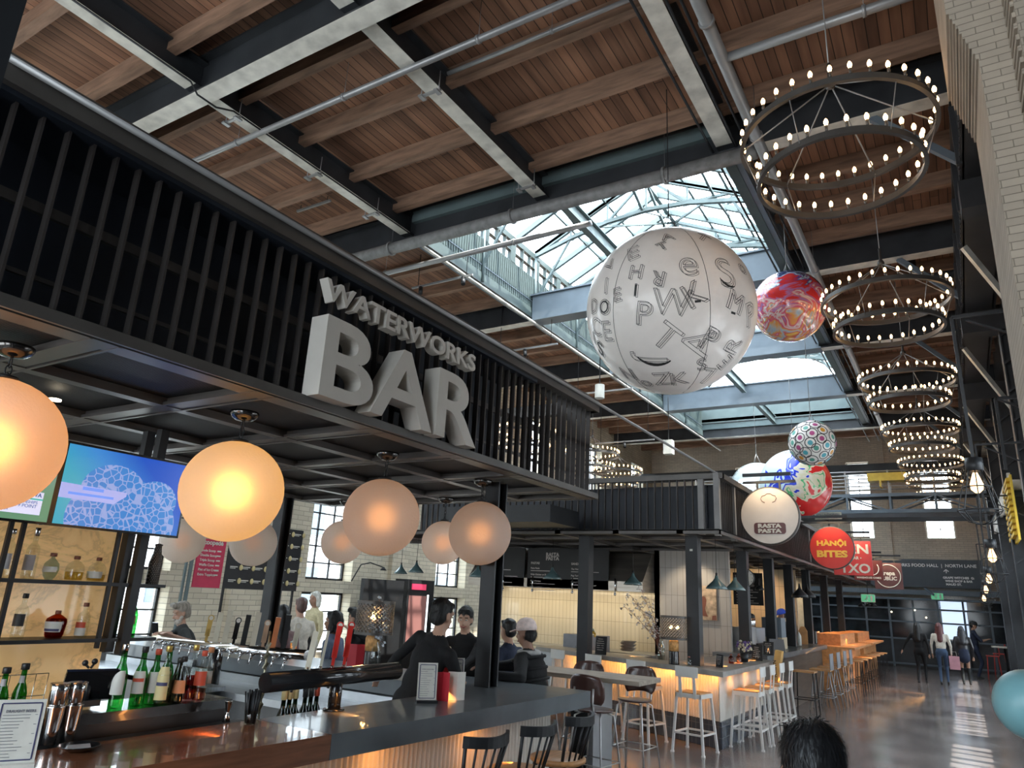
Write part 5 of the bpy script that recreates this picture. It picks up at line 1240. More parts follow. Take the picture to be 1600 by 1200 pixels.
T('bowl_stack', m, pm('stone_bowls', (.22,.19,.16), .5), 'stack of dark bowls on the kitchen counter', 'bowls')
m = MB(); m.box(-8.8, -4.9, 12.3, 13.0, .0, .92); m.box(-8.8, -4.9, 13.2, 14.0, 0, .92); T('kitchen_counter', m, ST, 'stainless kitchen counter in front of the cream tiles', 'counter')
# espresso machine etc.
EM = thing('espresso_machine', 'chrome espresso machine with steel pitchers on top', 'coffee machine', (-3.5, 14.4, CT))
m = MB(); m.prism([(-.42,0),(.42,0),(.42,.1),(.34,.14),(.34,.42),(-.34,.42),(-.34,.14),(-.42,.1)], -.22, .22, 'x'); m.build('body', ST, EM, w=False)
for i in range(7): m = MB(); m.tube((0, -.36+i*.12, .42), (0, -.36+i*.12, .58), .045, n=14); m.build('pitcher', M['chrome'], EM, w=False)
m = MB(); m.box(.22, .26, -.42, .42, .0, .16); m.build('drip_tray', M['black'], EM, w=False)
GR = thing('counter_box', 'grey appliance with a clear front on a timber crate, past the barista', 'appliance', (-3.4, 16.1, CT))
m = MB(); m.box(-.2, .2, -.25, .25, 0, .22); m.build('crate', pm('pale_crate', (.45,.36,.24), .6), GR, w=False); m = MB(); m.box(-.19, .19, -.22, .22, .22, .60); m.build('body', M['steel_mid'], GR, w=False)
GL2 = thing('espresso_guard', 'black curved guard panel at the end of the coffee counter', 'panel', (-3.0, 14.4, CT))
m = MB(); m.prism([(13.6,1.07),(14.9,1.07),(14.9,1.12),(14.8,1.30),(13.6,1.34)], -2.98, -2.96, 'x'); m.build('panel', M['black'], GL2)
for i, (y, lab) in enumerate(((18.2, 'white tall bottle beyond the dark post'), (20.0, 'silver appliance beside the timber counter'))):
    m = MB(); 
    if i == 0: m.lathe([(0,0),(.05,0),(.05,.2),(.02,.27),(0,.3)], (-3.3, y, CT), 16)
    else: m.box(-3.5, -3.2, y, y+.4, 1.03, 1.35)
    T('counter_item', m, LAB['white'] if i == 0 else M['chrome'], lab, 'counter item')
m = MB(); m.prism([(-.10,0),(.10,0),(.10,.30),(.04,.40),(-.04,.40),(-.10,.30)], 0, .02, 'y'); o = T('cutting_board', m, SEATW, 'wooden paddle board standing on the far stall counter', 'board'); o.location = (-3.35, 19.0, CT)
# left-hand side: menus on the wall, fridge, tray table, heads
WP = XL+.16
MR = thing('ice_cream_menu', 'tall crimson ice cream price banner on the side wall', 'banner', (-9.6, 7.4, 2))
q0, q1 = at(300, 915, x=-9.6), at(352, 850, x=-9.6)
m = MB(); m.box(-9.62, -9.6, q0.y, q1.y+.02, q0.z-.02, q1.z+.05); m.build('banner', pm('crimson_banner', (.52,.03,.08), .5), MR)
k = MB(); zc = q1.z; hh = q1.z-q0.z; yc = (q0.y+q1.y)/2
text(k, 'Scoopedé', .13, (-9.595, yc, zc), (0,1,0), (0,0,1), .001, .004, fitw=(q1.y-q0.y)*.85)
for i, s_ in enumerate(('Single Scoop', 'Double Scoop', 'Triple Scoop', 'Waffle Cone', 'Pint of Ice Cream', 'Extra Toppings')): text(k, s_, .05, (-9.595, q0.y+.05, zc-.12-i*hh*.11), (0,1,0), (0,0,1), .001, .001, align='LEFT'); k.box(-9.597, -9.595, q1.y-.12, q1.y-.05, zc-.13-i*hh*.11, zc-.11-i*hh*.11)
k.build('menu_text', LAB['white'], MR)
m = MB(); m.beam((-9.62, q0.y-.06, 0), (-9.62, q0.y-.06, P2Z), .04, .04); m.beam((-9.62, q0.y-.14, 0), (-9.62, q0.y-.14, P2Z), .03, .03); m.build('post', M['steel_pale'], MR)
MF = thing('flavour_board', 'black ice cream flavour board with pale scoops beside the crimson banner', 'menu board', (-9.6, 8.6, 2))
q2 = at(465, 850, x=-9.6)
m = MB(); m.box(-9.62, -9.6, q1.y+.08, q2.y+.1, q0.z-.02, q1.z+.35); m.build('panel', M['black'], MF)
for yy in (q1.y+.12, q2.y+.06): m = MB(); m.beam((-9.64, yy, 0), (-9.64, yy, q1.z+.3), .03, .03); m.build('post', M['black'], MF)
k = MB(); k2 = MB()
for r in range(5):
    for c in range(6):
        y = q1.y+.15+c*(q2.y-q1.y)/6; z = q0.z+.08+r*.2; k.box(-9.597, -9.595, y, y+.14, z+.02, z+.035); k.box(-9.597, -9.595, y, y+.10, z, z+.01); k2.ball((-9.59, y+.20, z+.02), .035, 10, sc=(.3,1,1.3))
k.build('flavour_text', LAB['white'], MF); k2.build('scoop_pictures', LAB['cream'], MF)
FR = thing('drinks_fridge', 'tall dark drinks fridge with a lit glass door against the side wall', 'fridge', (-10.6, 13.0, 0))
m = MB(); m.box(-11.9, -11.5, 14.05, 15.1, 0, 2.1); m.build('body', M['black'], FR)
m = MB(); m.box(-11.5, -11.49, 14.12, 14.8, .6, 1.72); m.build('glass_door', em('fridge_light', (.22,.10,.09), .25), FR)
m = MB(); m.box(-11.5, -11.48, 14.84, 14.88, .5, 1.75); m.build('light_strip', em('fridge_strip', (.9,.95,1), 2), FR)
m = MB(); m.box(-11.5, -11.48, 14.2, 14.75, 1.86, 2.0); m.build('header', em('fridge_header', (.6,.05,.12), .7, (.3,.02,.05)), FR)
PX = MB(); PX.box(-11.6, -11.5, 12.5, 13.9, 0, 2.05); T('dark_panel', PX, M['black'], 'dark slate partition panel left of the drinks fridge', 'panel')
# wall lamps by the side wall
for px, py, lab in ((599, 890, 'swan neck wall lamp on the pale brick, left of the inner post'), (676, 938, 'small black swan neck lamp above the shelf')):
    q = at(px, py, x=-11.6); m = MB(); m.path([(-12.1, q.y-.5, q.z-.3), (-11.9, q.y-.45, q.z+.08), (-11.8, q.y-.25, q.z+.14), (-11.6, q.y, q.z+.05)], .015, 8); m.lathe([(.02,.06),(.08,-.02),(.075,-.02)], (-11.6, q.y, q.z), 16); T('wall_lamp', m, M['black'], lab, 'lamp')
q = at(850*1.0, 0, y=6) if False else None
# neighbouring building outside the left windows
NB = thing('neighbour_building', 'pale building seen outside through the side windows', 'building', (-24, 12, 0))
m = MB(); m.box(-26, -24, -6, 40, -.5, 9); m.build('wall', bricklike('neighbour_brick', (.55,.58,.62), (.42,.45,.5), (.75,.78,.8), 'YZ', .5, .2, .02, .8, nvar=.4), NB)
m = MB()
for y in np.arange(-4, 38, 3.2):
    for z in (1, 4, 7): m.box(-23.98, -23.9, y, y+1.4, z, z+1.6)
m.build('window', M['steel_mid'], NB)
S('outside_ground', MB().box(-40, XL-.4, -15, 50, -.3, -.02), pm('outdoor_paving', (.4,.4,.38), .8), 'paving outside the windows')
# ------------------------------------------------------------------ chandeliers
BULB = em('warm_filament', (1, .60, .27), 9)
BULBOFF = em('dim_filament', (1, .9, .75), 3)
GLS = glass('bulb_glass', (1,.97,.9), .02, .95)
def chandelier():
    t = thing('ring_chandelier', '', 'chandelier', (0,0,0))
    DB = M['bronze']
    for nm, z, r, n in (('upper_ring', .22, .88, 34), ('lower_ring', -.22, .74, 28)):
        m = MB(); m.ring((0,0,z), r, .012, .065, 72); m.ring((0,0,z-.035), r, .04, .008, 72); m.build(nm, DB, t, w=False)
        b0 = None
        for i in range(n):
            a = 2*PI*i/n
            if b0 is None:
                m = MB(); m.lathe([(0,0),(.013,.01),(.02,.035),(.018,.055),(.008,.075),(0,.08)], (0,0,0), 8); m.tube((0,0,-.055), (0,0,.004), .013, n=8, m=1); b0 = m.build('bulb', [BULB, DB], t, w=False); b0.location = (r*math.cos(a), r*math.sin(a), z+.085)
            else:
                c = b0.copy(); COL.objects.link(c); c.location = (r*math.cos(a), r*math.sin(a), z+.085)
    m = MB(); hub = (0,0,.85)
    for i in range(6):
        a = 2*PI*i/6+.2; m.tube((.88*math.cos(a), .88*math.sin(a), .22), hub, .008, n=5); m.tube((.88*math.cos(a), .88*math.sin(a), .22), (.74*math.cos(a), .74*math.sin(a), -.22), .005, n=5)
    m.tube(hub, (0,0,2.83), .007, n=6); m.build('hanging_rods', M['pipe'], t, w=False)
    m = MB(); m.lathe([(.0,.80),(.05,.82),(.05,.87),(.02,.92),(.02,1.1),(0,1.1)], (0,0,0), 12); m.build('hub', DB, t, w=False)
    return t
ch = chandelier()
names = ['nearest and largest ring chandelier, below the brick pier', 'second ring chandelier down the aisle', 'third ring chandelier down the aisle', 'fourth ring chandelier down the aisle', 'fifth ring chandelier, before the catwalk', 'sixth and smallest ring chandelier, its bulbs unlit beyond the catwalk']
for i, (px, py, w_) in enumerate(((1308, 245, 0), (1385, 492, 0), (1418, 613, 0), (1439, 687, 0), (1455, 737, 0), (1462, 768, 0))):
    y = 6.72+4.62*i; q = at(px, py, y=y)
    if i == 0: place(ch, q); ch['label'] = names[0]; ch['group'] = 'double ring chandeliers over the aisle'
    else: dup(ch, q, 0, names[i])
for i, (px, py, y, lab) in enumerate(((925, 722, 17.5, 'ring chandelier over the side aisle, half hidden by the bar slats'), (965, 748, 22.2, 'ring chandelier over the side aisle, showing above the stall roof'), (820, 690, 12.8, 'ring chandelier glimpsed through the bar slats'))):
    q = at(px, py, z=6.15); dup(ch, q, 0, lab, 'double ring chandeliers over the side aisle')
# ------------------------------------------------------------------ hanging balls
def sphere_frame(c):
    tw = (Vector((0,0,CAM_H))-c).normalized(); rt = Vector((0,0,1)).cross(tw).normalized(); return rt, tw.cross(rt), tw
def hang(c, r, top, m):
    for a in (0, 1, 2): m.tube(c+Vector((.15*r*math.cos(a*2.1), .15*r*math.sin(a*2.1), r*.98)), c+Vector((0,0,r+.35*min(1, r))), .006, n=5)
    m.tube(c+Vector((0,0,r+.3*min(1, r))), (c.x, c.y, top), .007, n=6)
def outline_mb(mb, ch, size, c, r, rt, up, tw, dx, dy, ang, fill=False, wire=.006, flip=False):
    cu = bpy.data.curves.new('t', 'FONT'); cu.body = ch; cu.size = size; cu.align_x = 'CENTER'; cu.align_y = 'CENTER'; cu.resolution_u = 5
    if not fill: cu.fill_mode = 'NONE'; cu.bevel_depth = wire/2; cu.bevel_resolution = 0
    o = bpy.data.objects.new('t', cu); COL.objects.link(o)
    dg = bpy.context.evaluated_depsgraph_get(); me = bpy.data.meshes.new_from_object(o.evaluated_get(dg))
    vs = [Vector(v.co) for v in me.vertices]; fs = [tuple(p.vertices) for p in me.polygons]
    bpy.data.objects.remove(o); bpy.data.curves.remove(cu); bpy.data.meshes.remove(me)
    if not vs: return
    bm_ = bmesh.new(); bv = [bm_.verts.new(v) for v in vs]
    for f in fs:
        try: bm_.faces.new([bv[i] for i in f])
        except ValueError: pass
    for _ in range(4):
        el = [e for e in bm_.edges if e.calc_length() > .035]
        if not el: break
        bmesh.ops.subdivide_edges(bm_, edges=el, cuts=1, use_grid_fill=True)
    bmesh.ops.triangulate(bm_, faces=[f for f in bm_.faces if len(f.verts) > 4]); bm_.verts.index_update()
    vs = [v.co.copy() for v in bm_.verts]; fs = [tuple(v.index for v in f.verts) for f in bm_.faces]; bm_.free()
    dz = math.sqrt(max(0, 1-dx*dx-dy*dy)); P = (rt*dx+up*dy+tw*dz).normalized()
    e1 = (rt-P*rt.dot(P)).normalized(); e2 = P.cross(e1)
    ca, sa = math.cos(ang), math.sin(ang); out = []
    for v in vs:
        x, y = (-v.x if flip else v.x), v.y; X = x*ca-y*sa; Y = x*sa+y*ca
        out.append(c+(P*r+e1*X+e2*Y).normalized()*(r*1.001+v.z*.3+ (0.001 if fill else 0.0)))
    mb.add(out, fs)
INK = pm('black_ink', (.03,.03,.03), .5)
c = at(1047, 487, y=8.35); r = 1.085
BL = thing('letter_balloon', 'huge off white balloon covered in outlined letters', 'balloon', c)
m = MB(); m.ball((0,0,0), r, 72); m.build('skin', pm('matt_white_vinyl', (.86,.80,.75), .35, var=.03, coat=.3), BL, w=False)
rt, up, tw = sphere_frame(c)
LT = [('E',.34,-.42,.72,.1),('H',.26,-.38,.48,-.2),('I',.22,-.38,.26,-.1),('R',.26,-.12,.40,2.9),('e',.50,.20,.55,.1),('S',.55,.62,.42,.3),('o',.28,.82,.50,.2),('T',.20,-.08,.78,.4),('A',.22,-.02,.90,.2),
      ('P',.40,-.30,-.02,-.1),('W',.44,.02,.10,-.1),('K',.40,.26,.18,.5),('M',.36,.72,.08,-.4),('P',.42,.90,-.08,.1),('E',.24,-.60,.22,.1),('I',.30,-.74,.34,-.1),('O',.26,-.76,.08,0),('E',.36,-.74,-.22,.25),('S',.34,-.84,-.44,.1),('D',.26,-.90,.10,0),('C',.34,-.88,-.16,0),
      ('T',.46,-.06,-.30,-.7),('J',.50,-.22,-.56,-1.5),('A',.52,.30,-.38,1.2),('P',.40,.42,-.34,-.6),('R',.36,.70,-.44,.8),('Z',.36,-.10,-.82,.2),('S',.26,.34,-.64,.1),('K',.34,.08,-.82,.1),('N',.30,-.50,-.76,.5),('o',.28,-.30,-.86,.3),('L',.42,.40,-.78,2.5),('E',.30,.62,-.62,2.0),('V',.24,-.70,.60,.3),('T',.26,.38,.88,-.3),('I',.24,-.92,-.30,.2)]
k = MB(); kf = MB()
for ch_, s_, dx, dy, a in LT:
    dx *= .96; dy *= .93
    if dx*dx+dy*dy > .93: continue
    outline_mb(k, ch_, s_, c, r, rt, up, tw, dx, dy, a, False, .007)
    outline_mb(k, ch_, s_, c, r, rt, up, tw, dx+.018, dy-.014, a, False, .005)
for ch_, s_, dx, dy, a in (('I',.20,-.38,.26,-.1), ('S',.30,-.84,-.44,.1), ('(',.44,-.22,-.60,1.55), ('-',.30,.70,-.02,-.3), ('(',.25,.62,.30,1.3), ('O',.22,-.76,.08,0), ('-',.30,.30,.13,.1)): outline_mb(kf, ch_, s_, c, r, rt, up, tw, dx*.96, dy*.93, a, True)
for a0 in (-.62, .42):
    pts = []
    for t_ in np.linspace(-.95, .95, 30): pts.append(c+((rt*a0*math.sqrt(1-t_*t_)+up*t_+tw*math.sqrt(max(0, 1-t_*t_))*math.sqrt(1-a0*a0)).normalized())*(r*1.001))
    k.path(pts, .003, 4)
k.build('printed_letters', INK, BL); kf.build('printed_shading', INK, BL)
m = MB(); hang(c, r, ZD, m); m.build('cable', M['black'], BL)
def marble_ball():
    m, nt, b = base_mat('swirled_paint_vinyl')
    tc = N(nt, 'ShaderNodeTexCoord'); no = N(nt, 'ShaderNodeTexNoise', i_Scale=1.3, i_Detail=3.0, i_Distortion=2.6); mp = N(nt, 'ShaderNodeMapping'); mp.inputs['Scale'].default_value = (1,1,1.9); mp.inputs['Rotation'].default_value = (.2,.45,.0)
    nt.links.new(tc.outputs['Object'], mp.inputs[0]); nt.links.new(mp.outputs[0], no.inputs['Vector'])
    sx = N(nt, 'ShaderNodeSeparateXYZ'); nt.links.new(tc.outputs['Object'], sx.inputs[0])
    ad = N(nt, 'ShaderNodeMath', operation='MULTIPLY_ADD'); ad.inputs[1].default_value = -.50; nt.links.new(sx.outputs[2], ad.inputs[0]); nt.links.new(no.outputs[0], ad.inputs[2])
    cr = N(nt, 'ShaderNodeValToRGB'); el = cr.color_ramp.elements; el[0].position = .10; el[0].color = (.04,.06,.12,1); el[1].position = .95; el[1].color = (.75,.45,.10,1)
    for p, c_ in ((.24,(.03,.05,.16)),(.30,(.55,.60,.66)),(.335,(.04,.06,.28)),(.38,(.55,.03,.03)),(.47,(.62,.04,.04)),(.52,(.30,.20,.45)),(.56,(.60,.06,.10)),(.62,(.68,.62,.60)),(.66,(.60,.08,.18)),(.72,(.72,.34,.08)),(.78,(.35,.50,.60)),(.84,(.60,.10,.08))): k_ = el.new(p); k_.color = rgb(c_)
    nt.links.new(ad.outputs[0], cr.inputs[0]); nt.links.new(cr.outputs[0], b.inputs['Base Color']); b.inputs['Roughness'].default_value = .15; b.inputs['Coat Weight'].default_value = .6; return m
def simple_ball(px, py, y, rpx, label, mat, top=None):
    c = at(px, py, y=y); fw = Vector((-.509,.812,.285)); d_ = (c-Vector((0,0,CAM_H))).dot(fw); r = rpx*d_/F_PX
    t = thing('hanging_balloon', label, 'balloon', c)
    m = MB(); m.ball((0,0,0), r, 56); m.build('skin', mat, t, w=False); m = MB(); hang(c, r, top or ZD, m); m.build('cable', M['pipe'], t); return t, c, r
simple_ball(1233, 479, 12.0, 56, 'glossy balloon swirled in red, blue and white paint', marble_ball())
t, c, r = simple_ball(1269, 692, BY[2], 35, 'white balloon patterned with coloured dots in black outlined cells', pm('white_glossy_vinyl', (.84,.82,.78), .25, var=.02), ZB)
rs = random.Random(3); k = MB(); dm = MB(); DC = [pm('dot_'+n_, c_, .4) for n_, c_ in (('orange', (.70,.33,.04)), ('teal', (.10,.42,.50)), ('plum', (.42,.08,.22)), ('pink', (.65,.30,.45)), ('green', (.10,.35,.28)))]
for i in range(62):
    z_ = 1-2*(i+.5)/62; ph = i*2.39996+rs.uniform(-.12,.12); s_ = math.sqrt(1-z_*z_); n_ = Vector((s_*math.cos(ph), s_*math.sin(ph), z_+rs.uniform(-.02,.02))).normalized()
    a_ = n_.cross(Vector((.21,.3,.93))).normalized(); b_ = n_.cross(a_); R_ = rs.uniform(.19,.25)
    k.path([(n_*math.cos(R_)+(a_*math.cos(t_)+b_*math.sin(t_))*math.sin(R_))*(r*1.002) for t_ in np.linspace(0, 2*PI, 19)[:-1]], .008, 4, closed=True)
    q_ = .11; dm.add([n_*(r*1.004)]+[(n_*math.cos(q_)+(a_*math.cos(t_)+b_*math.sin(t_))*math.sin(q_))*(r*1.004) for t_ in np.linspace(0, 2*PI, 15)[:-1]], [(0, 1+j, 1+(j+1) % 14) for j in range(14)], rs.randrange(5))
k.build('cell_outlines', INK, t, w=False); dm.build('coloured_dots', DC, t, w=False)
def fish_ball():
    m, nt, b = base_mat('blue_red_painted_vinyl')
    tc = N(nt, 'ShaderNodeTexCoord'); no = N(nt, 'ShaderNodeTexNoise', i_Scale=2.0, i_Detail=2.0, i_Distortion=1.2); nt.links.new(tc.outputs['Object'], no.inputs['Vector'])
    sx = N(nt, 'ShaderNodeSeparateXYZ'); nt.links.new(tc.outputs['Object'], sx.inputs[0])
    a1 = N(nt, 'ShaderNodeMath', operation='MULTIPLY_ADD'); a1.inputs[1].default_value = .42; nt.links.new(sx.outputs[0], a1.inputs[0])
    a0 = N(nt, 'ShaderNodeMath', operation='MULTIPLY_ADD'); a0.inputs[1].default_value = -.36; nt.links.new(sx.outputs[2], a0.inputs[0]); nt.links.new(no.outputs[0], a0.inputs[2]); nt.links.new(a0.outputs[0], a1.inputs[2])
    cr = N(nt, 'ShaderNodeValToRGB'); cr.color_ramp.interpolation = 'CONSTANT'; el = cr.color_ramp.elements; el[0].color = (.60,.78,.85,1); el[1].position = .28; el[1].color = (.02,.05,.62,1)
    for p, c_ in ((.38,(.62,.80,.88)),(.42,(.02,.05,.60)),(.54,(.74,.70,.60)),(.60,(.70,.66,.48)),(.68,(.10,.45,.18)),(.71,(.74,.66,.50)),(.78,(.68,.03,.03))): k_ = el.new(p); k_.color = rgb(c_)
    nt.links.new(a1.outputs[0], cr.inputs[0]); nt.links.new(cr.outputs[0], b.inputs['Base Color']); b.inputs['Roughness'].default_value = .25; return m
simple_ball(1243, 756, BY[3], 53, 'balloon painted with bold blue and red shapes', fish_ball(), ZB)
simple_ball(1184, 765, BY[4], 42, 'clear inflated balloon behind the round pasta sign', pm('clear_vinyl', (.75,.88,.92), .1, alpha=.35, var=.05, coat=.5))
# ------------------------------------------------------------------ hanging signs
def round_sign(px, py, y, rpx, label, col, arm=True):
    c = at(px, py, y=y); fw = Vector((-.509,.812,.285)); r = rpx*(c-Vector((0,0,CAM_H))).dot(fw)/F_PX
    t = thing('round_sign', label, 'sign', c)
    m = MB(); m.tube((0,.05,0), (0,-.05,0), r, n=56, sm=False); m.build('disc', col, t, w=False)
    m = MB(); m.lathe([(r,-.055),(r+.018,-.055),(r+.018,.055),(r,.055)], (0,0,0), 56, R=Matrix.Rotation(PI/2, 3, 'X'), cap=False); m.build('rim', M['bronze'], t, w=False)
    m = MB(); zt_ = r+.10; xl = P2X-c.x
    m.beam((xl, 0, zt_), (r*.95, 0, zt_), .04, .04); m.beam((xl, 0, zt_+.12), (r*.8, 0, zt_+.12), .05, .05); m.beam((-r*.4, 0, r-.02), (-r*.4, 0, zt_), .03, .03); m.beam((r*.4, 0, r-.02), (r*.4, 0, zt_), .03, .03); m.build('hanging_arm', M['black'], t, w=False)
    area('sign_light', c+Vector((0, -.28, r+.12)), r*1.2, .04, (0, .35, -1), 3.2, (1, .72, .42))
    return t, c, r
t, c, r = round_sign(1203, 806, 11.6, 43, 'round cream pasta stall sign with a brown name plaque', pm('cream_sign_face', (.66,.60,.54), .4, var=.04))
m = MB()
def rrect(w, h, rr, n=6):
    out = []
    for sx, sy, a0 in ((1,1,0),(-1,1,90),(-1,-1,180),(1,-1,270)):
        for i in range(n+1): a = math.radians(a0+90*i/n); out.append((sx*(w/2-rr)+rr*math.cos(a), sy*(h/2-rr)+rr*math.sin(a)))
    return out
m.prism([(x, z-r*.46) for x, z in rrect(r*1.1, r*.40, r*.1)], -.056, -.05, 'y'); m.build('name_plaque', pm('plaque_brown', (.12,.045,.045), .4), t, w=False)
k = MB(); text(k, 'RASTA', .2, (0, -.058, -r*.37), (1,0,0), (0,0,1), .002, .012, fitw=r*.82, fith=r*.15); text(k, 'PASTA', .2, (0, -.058, -r*.55), (1,0,0), (0,0,1), .002, .012, fitw=r*.82, fith=r*.15); k.build('lettering', LAB['white'], t, w=False)
k = MB(); pts = [(-.13,.42),(-.22,.46),(-.27,.56),(-.22,.66),(-.12,.68),(-.05,.74),(.08,.74),(.15,.68),(.24,.66),(.28,.56),(.22,.46),(.13,.42)]
k.path([(x*r, -.054, z*r+.02) for x, z in pts], .004, 5); k.build('hat_outline', LAB['brown'], t, w=False)
t, c, r = round_sign(1300, 856, 16.2, 31.5, 'round red stall sign with yellow block letters', pm('red_sign_face', (.55,.035,.025), .35, var=.05))
k = MB(); text(k, 'HÀNỘI', .2, (0, -.054, r*.22), (1,0,0), (0,0,1), .002, .010, fitw=r*1.35, fith=r*.40); text(k, 'BITES', .2, (0, -.054, -r*.30), (1,0,0), (0,0,1), .002, .010, fitw=r*1.4, fith=r*.34); k.build('lettering', pm('yellow_letters', (.75,.42,.06), .4), t, w=False)
def flat_sign(px0, py0, px1, py1, y, label, mat, arm=True):
    a = at(px0, py1, y=y); b = at(px1, py0, y=y); c = (a+b)/2; w_, h_ = (b.x-a.x), (b.z-a.z)
    t = thing('hanging_sign', label, 'sign', c); m = MB(); m.box(-w_/2, w_/2, -.04, .04, -h_/2, h_/2); m.build('panel', mat, t, w=False)
    m = MB(); m.beam((P2X-c.x, 0, h_/2+.1), (w_/2, 0, h_/2+.1), .04, .04); m.beam((P2X-c.x, 0, h_/2+.22), (w_/2, 0, h_/2+.22), .05, .05); m.beam((-w_/4, 0, h_/2), (-w_/4, 0, h_/2+.1), .03, .03); m.beam((w_/4, 0, h_/2), (w_/4, 0, h_/2+.1), .03, .03); m.build('hanging_arm', M['black'], t, w=False)
    area('sign_light', c+Vector((0, -.28, h_/2+.12)), w_*.8, .04, (0, .35, -1), 4, (1, .78, .5))
    return t, w_, h_
t, w_, h_ = flat_sign(1304, 846, 1360, 898, 19.6, 'square red wine bar sign with large pale letters', pm('red_panel', (.58,.06,.06), .4, var=.05))
k = MB(); text(k, 'EN', .3, (w_*.18, -.045, h_*.27), (1,0,0), (0,0,1), .002, .008, fitw=w_*.5, fith=h_*.28); text(k, '& BAR •', .1, (w_*.05, -.045, 0), (1,0,0), (0,0,1), .002, .004, fitw=w_*.38); text(k, 'TXO', .3, (w_*.05, -.045, -h_*.30), (1,0,0), (0,0,1), .002, .008, fitw=w_*.78, fith=h_*.28); k.build('lettering', LAB['white'], t, w=False)
t, w_, h_ = flat_sign(1336, 876, 1378, 906, 22.4, 'dark maroon sign with pale curls behind the red wine sign', pm('maroon_panel', (.10,.02,.02), .4))
k = MB(); text(k, 'WAREHOUSE GAMES', .1, (0, -.045, -h_*.38), (1,0,0), (0,0,1), .002, .002, fitw=w_*.85); k.path([(w_*.1+.1*math.cos(a)*a*.3, -.045, .02+.1*math.sin(a)*a*.3) for a in np.linspace(.5, 7, 22)], .012, 5); k.build('lettering', LAB['white'], t, w=False)
t, w_, h_ = flat_sign(1368, 880, 1408, 920, 25.4, 'brown square sign with a white ring and the words arepa public', pm('brown_panel', (.10,.04,.04), .4))
k = MB(); k.lathe([(h_*.42,-.045),(h_*.45,-.045),(h_*.45,-.05),(h_*.42,-.05)], (0,0,0), 40, R=Matrix.Rotation(PI/2, 3, 'X') @ Matrix.Rotation(0, 3, 'Z')); k2 = MB()
k2.path([(h_*.43*math.cos(a), -.045, h_*.43*math.sin(a)) for a in np.linspace(0, 2*PI, 37)[:-1]], .014, 5, closed=True)
text(k2, 'arepa', .2, (0, -.045, h_*.10), (1,0,0), (0,0,1), .002, .006, fitw=w_*.5); text(k2, 'PUBLIC', .2, (0, -.045, -h_*.10), (1,0,0), (0,0,1), .002, .006, fitw=w_*.6); k2.build('lettering', LAB['white'], t, w=False)
# authorised personnel plate and track fixtures on the stall roof
q = at(1294, 806, y=20); t = thing('warning_plate', 'small pale plate reading only authorized personnel above the stall roof', 'sign', q)
m = MB(); m.box(-.32, .32, -.02, 0, -.09, .09); m.build('plate', pm('pale_green_plate', (.42,.46,.38), .5), t, w=False); k = MB(); text(k, 'ONLY AUTHORIZED', .09, (0, -.024, .035), (1,0,0), (0,0,1), .001, .002, fitw=.56); text(k, 'PERSONNEL', .09, (0, -.024, -.04), (1,0,0), (0,0,1), .001, .002, fitw=.42); k.build('lettering', M['steel_mid'], t, w=False)
m = MB(); m.box(-.02, .02, -.0, .04, -.60, 0); m.build('post', M['black'], t, w=False)
# ------------------------------------------------------------------ far end
FS = thing('hall_sign', 'long grey overhead sign reading Waterworks Food Hall North Lane', 'sign', (-2.5, YF-.4, 3.4))
m = MB(); m.box(-7.5, .78, YF-.42, YF-.34, 2.90, 3.94); m.build('panel', pm('grey_sign_panel', (.07,.085,.10), .5, var=.06), FS)
k = MB(); y = YF-.425; X = (1,0,0); Z = (0,0,1)
text(k, 'WATERWORKS FOOD HALL  |  NORTH LANE', .3, (-1.08, y, 3.70), X, Z, .003, .006, fitw=3.3, fith=.155)
k.beam((-.42, y, 3.44), (-.42, y, 3.58), .03, .006, up=(0,1,0)); k.beam((-.50, y, 3.50), (-.42, y, 3.58), .03, .006, up=(0,1,0)); k.beam((-.34, y, 3.50), (-.42, y, 3.58), .03, .006, up=(0,1,0))
for i, s_ in enumerate(("ST. ANDREW'S", 'PLAYGROUND', 'SOUTH LANE')): text(k, s_, .14, (-2.30, y, 3.32-i*.12), X, Z, .003, .006, fitw=.62+(.05 if i == 0 else 0), fith=.085)
for i, s_ in enumerate(('GRAPE WITCHES  G:', 'WINE SHOP & BAR', 'MAUD ST.')): text(k, s_, .14, (-.05 if i < 2 else -.22, y, 3.28-i*.12), X, Z, .003, .006, fitw=(1.0, .88, .5)[i], fith=.085)
k.build('lettering', pm('bright_sign_white', (.9,.9,.9), .5, var=.02), FS)
m = MB(); m.box(-7.5, 1.4, YF-.55, YF-.25, 2.62, 2.80); m.box(-7.5, 1.4, YF-.5, YF-.3, 2.42, 2.5); m.beam((-1.2, YF-.3, 2.9), (-.9, YF-1.0, 2.62), .06, .06); S('storefront_beam', m, M['steel_mid'], 'slate beam over the glazed storefront')
SF = thing('glazed_storefront', 'dark gridded storefront closing the far end of the hall', 'storefront', (-3, YF-.2, 0))
m = MB()
for x in np.arange(-7.4, 1.4, .82): m.box(x-.035, x+.035, YF-.30, YF-.22, 0, 2.5)
for z in (.1, 1.0, 1.62, 2.1, 2.45): m.box(-7.4, 1.4, YF-.31, YF-.22, z-.03, z+.03)
m.build('mullions', M['steel_mid'], SF)
m = MB(); m.box(-7.4, 1.4, YF-.20, YF-.18, 0, 1.0); m.build('lower_panels', M['steel'], SF)
dg_ = pm('dim_glass', (.02,.025,.03), .08, var=.6, scale=2)
m = MB(); m.box(-7.4, -.74, YF-.24, YF-.23, 1.0, 2.45); m.box(.1, 1.4, YF-.24, YF-.23, 1.0, 2.45); m.build('pane', dg_, SF)
m = MB(); m.box(-.74, .08, YF-.24, YF-.23, 1.08, 2.06); m.box(-.84, .1, YF-.24, YF-.23, 2.12, 2.44); m.build('pane', em('daylight_beyond', (.60,.74,.95), .85), SF)
